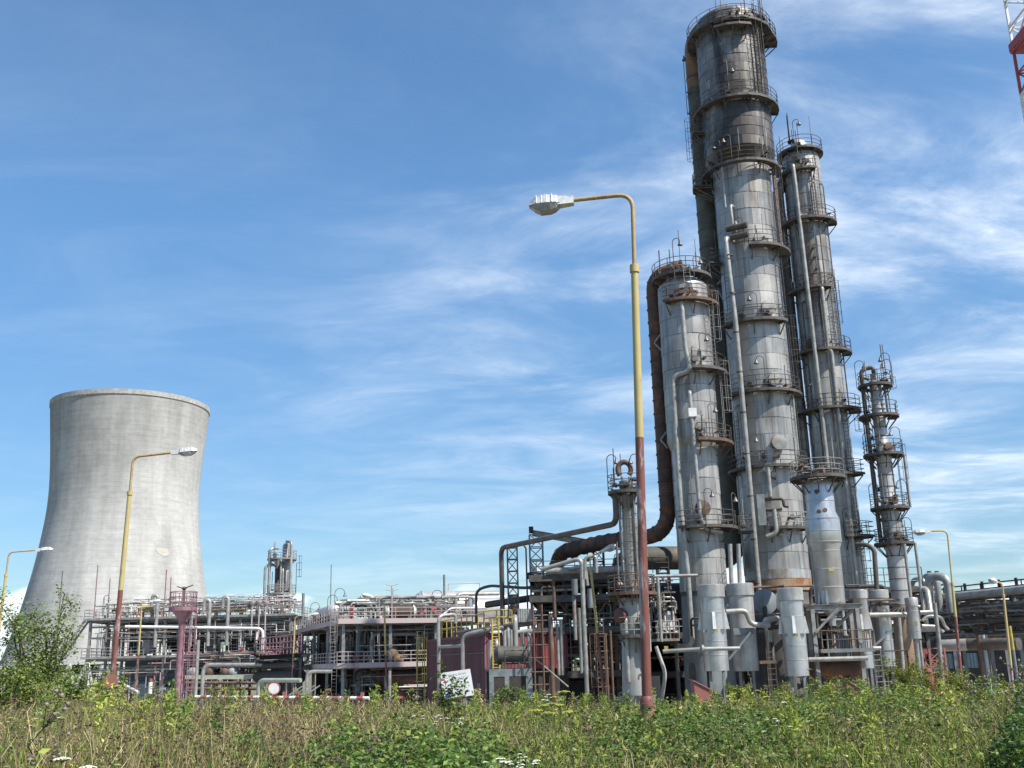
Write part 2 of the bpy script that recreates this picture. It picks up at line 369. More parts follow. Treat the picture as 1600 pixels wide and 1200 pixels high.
def ladder(root, A, deg, rad, z0, z1, cage=False, m=None):
    m = m or M_STEEL; a, b = A.p(deg, rad, z0), A.p(deg, rad, z1); l = ladder_mb(a, b, A.t(deg)).build('ladder', m, root)
    if cage: cage_mb(A.p(deg, rad, z0+2.2), b+Vector((0, 0, 1)), A.d(deg), A.t(deg)).build('cage', m, l)
    return l
def goose(root, base, h, out, arm=.55, m=None):
    """gooseneck platform lamp (> lamp_shade)"""
    base = Vector(base); out = Vector(out).normalized(); pts = [base, base+Vector((0, 0, h*.78))]
    for k in range(1, 7):
        a = math.pi*k/6*1.0; pts.append(base+Vector((0, 0, h*.78+math.sin(a)*arm*.5))+out*(arm*.5*(1-math.cos(a))))
    l = MB().tube(pts, .03, 5).build('platform_lamp', m or M_STEEL, root); e = pts[-1]
    MB().lathe(e+Vector((0, 0, -.32)), [(.0, .06), (.19, .0), (.17, .1), (.09, .19), (.07, .33), (0, .35)], 10).build('lamp_shade', M_SHADE, l)
    return l
def manhole(root, A, deg, rad, z, r=.42, m=None):
    c = A.p(deg, rad-.15, z); d = A.d(deg)
    return MB().lathe(c, [(r*.85, 0), (r*.85, .38), (r*1.12, .38), (r*1.12, .46), (r*1.1, .56), (r*.5, .60), (0, .60)], 14, d, (0, 0, 1)).build('manhole', m or M_STEELL, root)

def cladding(root, A, sections, mats, zoff=0):
    """rows of overlapping cladding sheets round a column: the 300 that show largest are parts, the rest one stuff part"""
    cand = []
    for si, (r, z0, z1, rows, nc) in enumerate(sections):
        for i in range(rows):
            for j in range(nc):
                az = 360/nc*(j+(.5 if i % 2 else 0))
                az = (az+180) % 360-180
                z = z0+(z1-z0)*(i+.5)/rows; d = math.hypot(math.hypot(A.x, A.y), z-EYE)
                vis = math.cos(R(az))
                cand.append(((r*(z1-z0)/rows/nc*max(vis, .12)/d**2 if abs(az) < 84 else -1), si, i, j, az))
    cand.sort(key=lambda t: -t[0]); meshes = {}; rest = {}
    base = origin(root)
    def geom(si, r, hgt, nc):
        da = 2*math.pi/nc*.985; ns = 3 if nc < 16 else 2; V = []; F = []; S = []
        for z, rr in ((-hgt/2+.012, r+.035), (hgt/2-.002, r+.016)):
            for k in range(ns+1):
                a = -da/2+da*k/ns; V.append(((rr)*math.cos(a), (rr)*math.sin(a), z))
        for k in range(ns): F.append((k, k+1, ns+2+k, ns+1+k)); S.append(True)
        o = len(V)
        for z, rr in ((-hgt/2+.012, r+.035), (-hgt/2+.012, r)):
            for k in range(ns+1):
                a = -da/2+da*k/ns; V.append((rr*math.cos(a), rr*math.sin(a), z))
        for k in range(ns): F.append((o+k+1, o+k, o+ns+1+k, o+ns+2+k)); S.append(False)
        return V, F, S
    for rank, (sz, si, i, j, az) in enumerate(cand):
        r, z0, z1, rows, nc = sections[si]; hgt = (z1-z0)/rows; zc = z0+hgt*(i+.5); d = A.d(az); ang = math.atan2(d.y, d.x)
        jit = rng.uniform(-.006, .012); tilt = rng.gauss(0, .006); yaw = rng.gauss(0, .004)
        if rank < 300 and sz > 0:
            if si not in meshes:
                V, F, S = geom(si, r, hgt, nc); me = bpy.data.meshes.new('cladding_panel'); me.from_pydata(V, [], F); me.materials.append(mats[si])
                me.polygons.foreach_set('use_smooth', S); meshes[si] = me
            o = bpy.data.objects.new('cladding_panel', meshes[si]); COL.objects.link(o); o.parent = root
            o.location = Vector((A.x, A.y, zc))-base+d*jit; o.rotation_euler = (0, tilt*.4, ang+yaw*.3)
        else:
            V, F, S = geom(si, r, hgt, nc); ca, sa = math.cos(ang), math.sin(ang); mb = rest.setdefault(si, MB())
            mb.add([Vector((A.x+x*ca-y*sa, A.y+x*sa+y*ca, zc+z))+d*jit for x, y, z in V], F, True)
    for si, mb in rest.items():
        o = mb.build('cladding', mats[si], root); o['kind'] = 'stuff'

# ------------------------------------------------------------------ ground
def build_ground():
    xs = sorted(set([-6000, -2500, -1000, -500]+list(range(-300, 301, 20))+list(np.arange(-60, 60.1, 2.0))+[500, 1000, 2500, 6000]))
    ys = sorted(set([-200, -60, -20]+list(np.arange(-8, 72, 1.5))+list(range(72, 300, 12))+[400, 700, 1500, 3000, 9000]))
    V = [(x, y, gz(x, y)) for y in ys for x in xs]; n = len(xs)
    F = [(j*n+i, j*n+i+1, (j+1)*n+i+1, (j+1)*n+i) for j in range(len(ys)-1) for i in range(n-1)]
    m = mat('soil_and_gravel', (.13, .105, .065), (.20, .175, .125), .35, .95, 0, bump=.4, c3=(.07, .085, .03), c3amt=.45, c3scale=.25, c3str=(1, 1, 1))
    mb = MB(); mb.add([Vector(v) for v in V], F, True); o = mb.build('ground', m); o['kind'] = 'structure'
    mb = MB(); mb.box((-58, 64, PAD+.004), (60, 152, PAD+.03)); o = mb.build('concrete_pad', M_CONC); o['kind'] = 'structure'
    kb = MB()
build_ground()
# ------------------------------------------------------------------ cooling tower
def build_cooling_tower():
    A = Axis(195, 790, 300); root = thing('cooling_tower', 'huge pale concrete hyperboloid cooling tower standing far behind the left process unit', 'cooling tower', (A.x, A.y, PAD))
    meas = [(612, 251), (640, 249), (658, 247.5), (710, 239), (753, 235), (790, 235.5), (822, 242), (883, 262), (927, 282), (970, 304), (1035, 345)]
    prof = []
    for py, wpx in meas:
        z = A.z(py); lo, hi = 10.0, 50.0
        for _ in range(30):                        # radius whose outline is as wide as measured
            r = (lo+hi)/2; xs = []
            for k in range(90):
                v = CM.transposed() @ Vector((A.x+r*math.cos(k*math.pi/45), A.y+r*math.sin(k*math.pi/45), z-EYE)); xs.append(FPX*v.x/-v.z)
            if max(xs)-min(xs) < wpx: lo = r
            else: hi = r
        prof.append((lo, z))
    zt = zat(A.x*.922, 276.5, 606); zs = np.array([p[1] for p in prof])[::-1]; rs = np.array([p[0] for p in prof])[::-1]
    # smooth: fit r^2 as a quadratic below and above the throat
    zd = np.linspace(zs[0]-6, zs[-1]+6, 400); rd = np.interp(zd, zs, rs); rd[zd < zs[0]] = rs[0]+(zs[0]-zd[zd < zs[0]])*.42
    kw = 41; rd = np.convolve(np.pad(rd, kw//2, mode='edge'), np.ones(kw)/kw, 'valid'); f = lambda z: float(np.interp(z, zd, rd))
    zl = [4.0+(zt-1.2-4.0)*i/48 for i in range(49)]
    mb = MB(); pr = [(f(z), z) for z in zl]
    mb.lathe((A.x, A.y, 0), pr, 96); mb.lathe((A.x, A.y, 0), [(r-.6, z) for r, z in pr][::-1], 96)
    m = mat('tower_concrete', (.47, .46, .435), (.39, .382, .36), .05, .93, 0, bump=.12, lo=.36, hi=.62)
    nt = m.node_tree; N = nt.nodes.new; L = nt.links.new; b = nt.nodes['Principled BSDF']; src = b.inputs['Base Color'].links[0].from_socket
    geo = N('ShaderNodeNewGeometry')
    def nz(sc, st, d, off=(0, 0, 0)):
        mp = N('ShaderNodeMapping'); mp.inputs['Scale'].default_value = st; mp.inputs['Location'].default_value = off; L(geo.outputs['Position'], mp.inputs[0]); n = N('ShaderNodeTexNoise')
        n.inputs['Scale'].default_value = sc; n.inputs['Detail'].default_value = d; n.inputs['Roughness'].default_value = .65; L(mp.outputs[0], n.inputs['Vector']); return n.outputs['Fac']
    def rmp(v, a, bb, c, d):
        n = N('ShaderNodeMapRange'); L(v, n.inputs[0])
        for i, q in enumerate((a, bb, c, d)): n.inputs[i+1].default_value = q
        return n.outputs[0]
    def mul(c, f_):
        cc = N('ShaderNodeCombineColor')
        for i in range(3): L(f_, cc.inputs[i])
        mxn = N('ShaderNodeMix'); mxn.data_type = 'RGBA'; mxn.blend_type = 'MULTIPLY'; mxn.inputs[0].default_value = 1; L(c, mxn.inputs['A']); L(cc.outputs[0], mxn.inputs['B']); return mxn.outputs['Result']
    c = mul(src, rmp(nz(1.0, (.16, .16, .010), 5), .36, .62, .78, 1.05))         # run-down streaks
    c = mul(c, rmp(nz(1.0, (.06, .06, 1.3), 3, (3, 1, 0)), .3, .7, .93, 1.04))    # shutter lifts, each a little different
    c = mul(c, rmp(nz(1.0, (.45, .45, .9), 6), .3, .7, .86, 1.08))
    sep = N('ShaderNodeSeparateXYZ'); L(geo.outputs['Position'], sep.inputs[0])
    soot = N('ShaderNodeMath'); soot.operation = 'ADD'; L(sep.outputs[2], soot.inputs[0]); n_ = rmp(nz(1.0, (.10, .10, .03), 5, (9, 2, 0)), .3, .7, -26, 20); L(n_, soot.inputs[1])
    c = mul(c, rmp(soot.outputs[0], 48, 90, 1.0, .68))                             # damp grime hanging from the rim
    lv = N('ShaderNodeMath'); lv.operation = 'MULTIPLY'; L(sep.outputs[2], lv.inputs[0]); lv.inputs[1].default_value = 1/1.45
    fr = N('ShaderNodeMath'); fr.operation = 'FRACT'; L(lv.outputs[0], fr.inputs[0]); c = mul(c, rmp(fr.outputs[0], .0, .16, .86, 1.0))   # pour joints
    L(c, b.inputs['Base Color'])
    sh = mb.build('shell', m, root)
    mb = MB(); r1 = f(zt-1.2); mb.lathe((A.x, A.y, 0), [(r1+.02, zt-1.25), (r1+.25, zt-1.0), (r1+.28, zt+.35), (r1-.75, zt+.35), (r1-.75, zt-1.25)], 96, smooth=False)
    mb.build('rim', MATS['concrete'], root)
    mb = MB(); rb = f(4.0)
    for i in range(44):
        for s in (-1, 1):
            a0 = 2*math.pi*i/44; a1 = a0+s*math.pi/44
            mb.beam((A.x+(rb+2.0)*math.cos(a1), A.y+(rb+2.0)*math.sin(a1), PAD), (A.x+rb*math.cos(a0), A.y+rb*math.sin(a0), 4.1), .8)
    mb.build('leg_ring', M_CONC, root)
    # pale repair patch
    p = at(254, 860, 300); an = math.atan2(p.y-A.y, p.x-A.x); 
    za, zb = A.z(866), A.z(855); pts = []; tgt = []
    dirv = (at(252, 860, 265)-Vector((0, 0, EYE))); 
    # intersect the sight line with the shell
    def hit(px, py):
        d = (at(px, py, 1.0)-Vector((0, 0, EYE))); lo, hi = 200.0, 300.0
        for _ in range(40):
            m_ = (lo+hi)/2; q = Vector((0, 0, EYE))+d*m_
            if math.hypot(q.x-A.x, q.y-A.y) > f(q.z): lo = m_
            else: hi = m_
        q = Vector((0, 0, EYE))+d*(lo); return q+Vector((q.x-A.x, q.y-A.y, 0)).normalized()*.06
    poly = [hit(*q) for q in ((244, 858), (250, 855), (262, 858), (265, 866), (257, 869), (246, 863))]
    poly2 = [q-Vector((q.x-A.x, q.y-A.y, 0)).normalized()*.3 for q in poly]
    mb = MB(); mb.add(poly+poly2, [tuple(range(6))]+[(i, (i+1) % 6, 6+(i+1) % 6, 6+i) for i in range(6)]); mb.build('repair_patch', mat('patch_concrete', (.41, .385, .32)), root)
build_cooling_tower()

# ------------------------------------------------------------------ the tall columns
def seams(root, m, A, r, zs): 
    for z in zs: MB().lathe((A.x, A.y, z), [(r+.02, -.03), (r+.045, -.02), (r+.045, .02), (r+.02, .03)], 32).build('seam_band', m, root)
def head(A, r, z, h): return [(r*math.cos(t), z+h*math.sin(t)) for t in [i*math.pi/2/7 for i in range(8)]]
def skirt(root, A, r0, r1, z0, z1, m, hole=None, mdark=None):
    MB().lathe((A.x, A.y, 0), [(r1, z0), (r0, z1)], 40).build('skirt', m, root)
    if hole is not None:
        deg, zc, hw, hh = hole; mb = MB(); rr = (r0+r1)/2+.035; pts = []
        for i in range(20):
            a = 2*math.pi*i/20; cx = math.copysign(abs(math.cos(a))**.7, math.cos(a))*hw; sz = math.copysign(abs(math.sin(a))**.7, math.sin(a))*hh
            ang = deg+math.degrees(cx/rr); pts.append((ang, zc+sz))
        o = [A.p(d, rr+.01, z) for d, z in pts]; o2 = [A.p(d, rr-.25, z) for d, z in pts]
        mb.add(o+o2, [tuple(range(20))]+[(i, (i+1) % 20, 20+(i+1) % 20, 20+i) for i in range(20)]); mb.build('painted_skirt_opening', M_SEAM, root)  # dark oval plate; the hole's inner shade is put into its colour

def column_main():
    A = Axis(1206, 800, 76); root = thing('distillation_column', 'tallest silver distillation column, sooted at its wider top, with an orange rusty pipe over its head', 'column', (A.x, A.y, PAD), 'distillation columns')
    RL, RU = 2.24, 2.72; zc0, zc1 = A.z(268), A.z(250); zt = A.z(44); zb = A.z(893)
    mb = MB(); mb.lathe((A.x, A.y, 0), [(RL, zb), (RL, zc0), (RU, zc1), (RU, zt)]+head(A, RU, zt, 1.1), 48); mb.build('shell', M_SEAM, root)
    cladding(root, A, [(RL, zb, A.z(470), 17, 12), (RL, A.z(470), zc0-.05, 8, 13), (RU, zc1+.05, zt-.05, 15, 27)], [M_ALU, M_ALU3, M_ALUD])
    mb = MB(); mb.lathe((A.x, A.y, 0), [(RL+.05, zc0-.05), (RU+.05, zc1+.03)], 48); mb.build('cone', M_ALUD, root)
    mb = MB(); mb.lathe((A.x, A.y, 0), head(A, RU+.04, zt-.02, 1.15), 48); mb.build('head', M_ALUD, root)
    # bottom ring: pale band and rust band, then skirt
    MB().lathe((A.x, A.y, 0), [(RL, zb), (RL+.10, zb-.02), (RL+.10, A.z(907))], 44).build('bottom_band', M_SILV2, root)
    MB().lathe((A.x, A.y, 0), [(RL+.085, A.z(907)), (RL+.085, A.z(925)), (RL-.1, A.z(926))], 44).build('rust_band', mat('rust_stained_band', (.34, .27, .20), (.30, .16, .075), 1.2, .7, .2, c3=(.23, .09, .035), c3amt=.45, c3scale=1.2, c3str=(1, 1, .5)), root)
    skirt(root, A, RL-.02, 2.6, PAD, A.z(926), mat('shaded_skirt', (.15, .15, .145), (.10, .095, .09), .8, .85, 0, streak=.5, c3=(.24, .2, .16), c3amt=.33))  # darker copy of the pale skirt, its shade painted into the colour
    P = lambda *a, **k: platform(root, A, *a, **k)
    P(A.z(64), RU+.1, 3.45, 20, 380, h=1.2)
    P(A.z(78)-.0, RU+.1, 3.8, 62, 100)
    P(A.z(60)-.9, RU+.1, 3.6, -18, 30)
    P(A.z(180), RU+.08, 3.4, -95, 105)
    P(A.z(275), RL+.3, 3.1, -120, 110)
    P(A.z(403), RL+.08, 3.15, 2, 100); P(A.z(413), RL+.08, 3.3, -100, -62)
    P(A.z(515), RL+.08, 2.95, -58, 55)
    P(A.z(622), RL+.08, 2.95, -75, 100)
    P(A.z(737), RL+.08, 2.95, -78, 100)
    P(A.z(831), RL+.08, 2.95, -8, 62, mrail=M_STEELL)
    ladder(root, A, 44, RU+.35, A.z(180), A.z(50), True); ladder(root, A, 50, RU+.3, A.z(180), A.z(60))
    ladder(root, A, 66, RL+.4, A.z(403), A.z(282), True); ladder(root, A, 62, RL+.35, A.z(515), A.z(403)); ladder(root, A, 72, RL+.3, A.z(620), A.z(515), True)
    ladder(root, A, -70, RL+.4, A.z(620), A.z(515)); ladder(root, A, 68, RL+.3, A.z(735), A.z(622)); ladder(root, A, -48, RL+.4, A.z(735), A.z(650)); ladder(root, A, -44, RL+.3, A.z(515), A.z(430))
    ladder(root, A, -72, RU+.3, A.z(275), A.z(190), True)
    # standpipes running up the column
    for deg, rad, y0, y1, r in ((48, .3, 180, 60, .09), (40, .28, 180, 70, .07), (53, .3, 275, 190, .06), (70, .35, 403, 280, .09), (76, .4, 403, 285, .08), (-40, .45, 275, 190, .06), (58, .3, 505, 430, .06), (63, .3, 720, 620, .06), (-50, .25, 735, 640, .07), (-62, .3, 900, 745, .08)):
        rr = (RU if y0 <= 250 else RL)+rad; pipe(root, [A.p(deg, rr, A.z(y0)), A.p(deg, rr, A.z(y1)), A.p(deg, rr-rad-.05, A.z(y1)+.2)], r, M_PIPED if y0 < 420 else M_PIPE)
    # long pale downcomer
    za, zb2 = A.z(392), A.z(950); rr = RL+1.3; dg = -23
    pl = [A.p(dg-6, RL-.1, za+.1), A.p(dg-4, rr, za+.1)]+[A.p(dg+(z_*1.0), rr, za+(zb2-za)*z_) for z_ in (.25, .5, .75, 1)]
    pipe(root, pl, .19, M_PIPE, .5, 10)
    for k in range(9): 
        MB().lathe(A.p(dg, rr, za+(zb2-za)*(k+.5)/9), [(.2, 0), (.235, .01), (.235, .1), (.2, .11)], 10).build('pipe_band', M_STEEL, root)
    pipe(root, [A.p(-22, RL-.1, A.z(338)), A.p(-22, RL+.5, A.z(338)), A.p(-21, RL+.5, A.z(372)), A.p(-21, RL-.1, A.z(378))], .13, M_PIPE)
    pipe(root, [A.p(-31, RL+.5, A.z(340)), A.p(-31, RL+.5, A.z(277))], .09, M_PIPE)
    for yy in (374, 388):
        MB().tube([A.p(-30, RL+.75, A.z(yy)), A.p(2, RL+.75, A.z(yy))], .26, 10).build('valve_body', M_STEEL, root)
    # offtake between the lowest platforms
    z0 = A.z(741); MB().lathe(A.p(0, RL-.1, z0), [(.1, 0), (.1, .6), (.36, .6), (.36, .72), (0, .72)], 12, A.d(0), (0, 0, 1)).build('flange', M_PIPE, root)
    pipe(root, [A.p(0, RL+.62, z0), A.p(0, RL+.62, A.z(785))], .15, M_PIPE)
    pipe(root, [A.p(-18, RL+.6, A.z(788)), A.p(18, RL+.6, A.z(788)), A.p(18, RL+.6, A.z(800)), A.p(24, RL+.6, A.z(800))], .12, M_PIPED)
    pipe(root, [A.p(-12, RL+.7, A.z(804)), A.p(14, RL+.7, A.z(804))], .12, M_STEEL)
    pipe(root, [A.p(3, RL+.7, A.z(804)), A.p(4, RL+.7, A.z(840)), A.p(-10, RL+.7, A.z(845))], .17, M_PIPE)
    b_ = at(1189, 797, A.y-RL-.5); MB().box(b_+Vector((-.28, -.2, -1.1)), b_+Vector((.28, .2, 1.1))).build('control_cabinet', M_STEELB, root)
    for dg_, yy in ((22, 702), (26, 497), (26, 607), (24, 392)): manhole(root, A, dg_, RL, A.z(yy), .52)
    for dg_, yy in ((8, 752), (30, 816), (-5, 722), (14, 725), (-16, 612), (8, 610), (-20, 508), (10, 840), (16, 52), (5, 52), (24, 175)):
        p = A.p(dg_, (RU if yy < 200 else RL)-.05, A.z(yy)); MB().lathe(p, [(.1, 0), (.1, .5), (.2, .5), (.2, .62), (0, .62)], 10, A.d(dg_), (0, 0, 1)).build('nozzle', M_STEEL, root)
    for dg_, yb, yt in ((-4, 403, 355), (6, 515, 472), (8, 622, 565), (-2, 735, 683), (10, 180, 130), (-12, 275, 228), (-30, 275, 232), (55, 62, -8), (-14, 62, -20)):
        goose(root, A.p(dg_, 2.85 if yb > 200 else 3.3, A.z(yb)), A.z(yt)-A.z(yb), -A.t(dg_))
    gl = goose(root, A.p(-105, 4.05, A.z(75)-5.0), 6.6, A.t(-80)); [MB().beam(A.p(-105, 4.05, A.z(75)-5.0+k), A.p(-118, 3.9, A.z(75)-5.0+k), .06).build('clamp', M_STEEL, root) for k in (.2, 2.2)]
    # orange rusty overhead pipe: part of the column's own vapour line, a thing of its own below
    vr = thing('overhead_pipe', 'thick orange to olive overhead pipe arching from the tallest column head down its left side', 'pipe', A.p(-112, RU+1, PAD))
    B = [A.p(0, 0, zt+.2), A.p(0, 0, zt+1.4), A.p(-125, RU+.9, zt+1.0), A.p(-125, RU+.9, A.z(112))]
    path = bend(B, 2.3, 8); mb = MB(); mb.tube(path, .86, 18); mb.build('pipe', M_ORANGE, vr)
    mb = MB(); mb.tube([A.p(-125, RU+.9, A.z(112)), A.p(-125, RU+.9, A.z(800))], .86, 18); mb.build('pipe', M_OLIVE, vr)
    zlo = A.z(840)
    q1 = at(1000, 872, 77.5); q2 = at(966, 905, 79.5)
    mb = MB(); mb.tube(bend([A.p(-125, RU+.9, A.z(800)), A.p(-125, RU+.9, q1.z-.05), q1, at(972, 878, 79), Vector((at(972, 878, 79).x, 79, q1.z-4))], 2.2, 8), .86, 18); mb.build('pipe', M_OLIVE, vr)
    for k in range(30):
        z = A.z(95)-1.55*k
        if z < q1.z+3: break
        MB().lathe((A.p(-125, RU+.9, z)), [(.86, -.06), (.91, -.06), (.91, .06), (.86, .06)], 18).build('pipe_band', M_OLIVE, vr)
    for yy in (122, 265, 430, 600):
        z = A.z(yy); [MB().beam(p_, A.p(-120, RU+.4, z), .16, .16).build('bracket', M_STEELB, vr) for p_ in (A.p(-100, RL, z), A.p(-100, RL, z-1.6))]
    for yy, aa in ((118, 0), (204, 1), (278, 1)):
        z = A.z(yy)
    # side access tower platforms left of the upper column
    P(A.z(210), RU+.1, 3.7, -84, -64); P(A.z(290), RL+.2, 3.9, -96, -70)
    ladder(root, A, -72, RU+.9, A.z(290), A.z(200), True)
    return A
MAIN = column_main()

def column_left():
    A = Axis(1091, 800, 72); root = thing('distillation_column', 'shorter silver distillation column, leftmost of the big three, beside the dark brown rusty pipe', 'column', (A.x, A.y, PAD), 'distillation columns')
    RL, RU = 1.58, 1.80; zc0, zc1 = A.z(703), A.z(690); zt = A.z(455); zb = A.z(925)
    mb = MB(); mb.lathe((A.x, A.y, 0), [(RL, zb-.3), (RL, zc0), (RU, zc1), (RU, zt)]+head(A, RU, zt, .9), 40); mb.build('shell', M_SEAM, root)
    cladding(root, A, [(RL, zb, zc0-.03, 9, 10), (RU, zc1+.03, zt-.03, 9, 11)], [M_ALU, M_ALU3])
    MB().lathe((A.x, A.y, 0), [(RL+.04, zc0-.05), (RU+.05, zc1+.03)], 40).build('cone', M_ALU3, root)
    MB().lathe((A.x, A.y, 0), head(A, RU+.04, zt-.02, .95), 40).build('head', M_SILV2, root)
    skirt(root, A, RL-.02, 1.75, PAD, zb, M_SKIRT, (-42, A.z(1050), .32, .62))
    P = lambda *a, **k: platform(root, A, *a, **k)
    P(A.z(450)+.6, RU-.6, 2.15, -150, 130); P(A.z(482), RU+.08, 2.5, -35, 78, mdeck=M_RSTEEL, mrail=M_RSTEEL)
    P(A.z(588), RU+.08, 2.75, 8, 95); P(A.z(697), RU+.08, 2.75, 8, 105, mdeck=M_RSTEEL); P(A.z(828), RL+.08, 2.6, -32, 112); P(A.z(832), RL+1.1, 3.6, 84, 104)
    ladder(root, A, 62, RU+.35, A.z(588), A.z(480), True, M_STEELL); ladder(root, A, 75, RU+.5, A.z(697), A.z(590), True, M_STEELL); ladder(root, A, -18, RL+.3, A.z(828), A.z(700), False, M_STEELL)
    ladder(root, A, 10, RU+.5, A.z(482), A.z(430), False, M_STEELL)
    r = RU+.42
    z = A.z
    pipe(root, [A.p(-3, RU-.1, z(485)), A.p(-3, r, z(487)), A.p(-2, r, z(560)), A.p(5, r, z(592)), A.p(-30, r, z(597)), A.p(-31, r, z(700)), A.p(-31, r, z(800)), A.p(-26, r, z(900)), A.p(-26, r, z(1002)), A.p(-32, r, z(1009)), A.p(-60, r+.2, z(1010))], .17, M_PIPE, .55, 10)
    pipe(root, [A.p(0, RU-.1, z(622)), A.p(0, r, z(624)), A.p(1, r, z(700)), A.p(3, r, z(815)), A.p(10, r, z(833)), A.p(42, r, z(838))], .14, M_PIPE, .6, 10)
    c = A.p(2, r, z(656)); MB().box(c+Vector((-.28, -.2, -.3)), c+Vector((.28, .2, .3))).build('junction_box', M_WHITE, root)
    for dg_, yb, yt in ((20, 588, 530), (26, 697, 637), (10, 828, 765), (-10, 455, 383), (20, 455, 418), (60, 828, 770)): goose(root, A.p(dg_, RU+.85, A.z(yb)), A.z(yt)-A.z(yb), A.t(dg_))
    for dg_, yy in ((12, 566), (14, 670), (10, 800)): manhole(root, A, dg_, RU if yy < 690 else RL, z(yy), .48, M_RSTEEL if yy > 700 else M_STEELL)
    for dg_, yy in ((0, 470), (14, 470), (22, 474), (-10, 472)):
        MB().lathe(A.p(dg_, RU-.1, z(yy)), [(.12, 0), (.12, .5), (.24, .5), (.24, .62), (0, .62)], 10, A.d(dg_), (0, 0, 1)).build('nozzle', M_RSTEEL, root)
    vr = thing('vapour_pipe', 'thick dark brown rusty vapour pipe hugging the left column then bending away over the rack', 'pipe', A.p(-95, RU+1, PAD))
    pr = .55; ax = RU+.62; dg = -119
    q = [A.p(0, 0, zt+.7), A.p(0, 0, zt+1.9), A.p(dg, ax, zt+1.7)]
    turn = at(1032, 831, 72); e1 = at(958, 844, 76); e2 = at(868, 864, 82)
    path = bend(q+[Vector((A.p(dg, ax, 0).x, A.p(dg, ax, 0).y, turn.z-.05)), e1, e2, Vector((e2.x, e2.y, e2.z-3.6))], 1.9, 8)
    MB().tube(path, pr, 16).build('pipe', M_RUST, vr)
    mb = MB(); k = 0; acc = 0
    for a, b in zip(path, path[1:]):
        L_ = (b-a).length; d = (b-a)/L_; t = 1.0-acc if acc else .5
        t = max(t, .05)
        while t < L_:
            MB().lathe(a+d*t, [(pr, -.07), (pr+.055, -.05), (pr+.055, .05), (pr, .07)], 16, d).build('pipe_band', M_RUST, vr); t += 1.0
        acc = L_-(t-1.0)
    for yy in (520, 672):
        zz = z(yy); MB().tube(bend([A.p(-88, RU, zz), A.p(-97, RU+.5, zz-.5), A.p(-88, RU, zz-1.2)], .1), .07, 6).build('bracket', M_STEELL, vr)
    return A
LEFT = column_left()

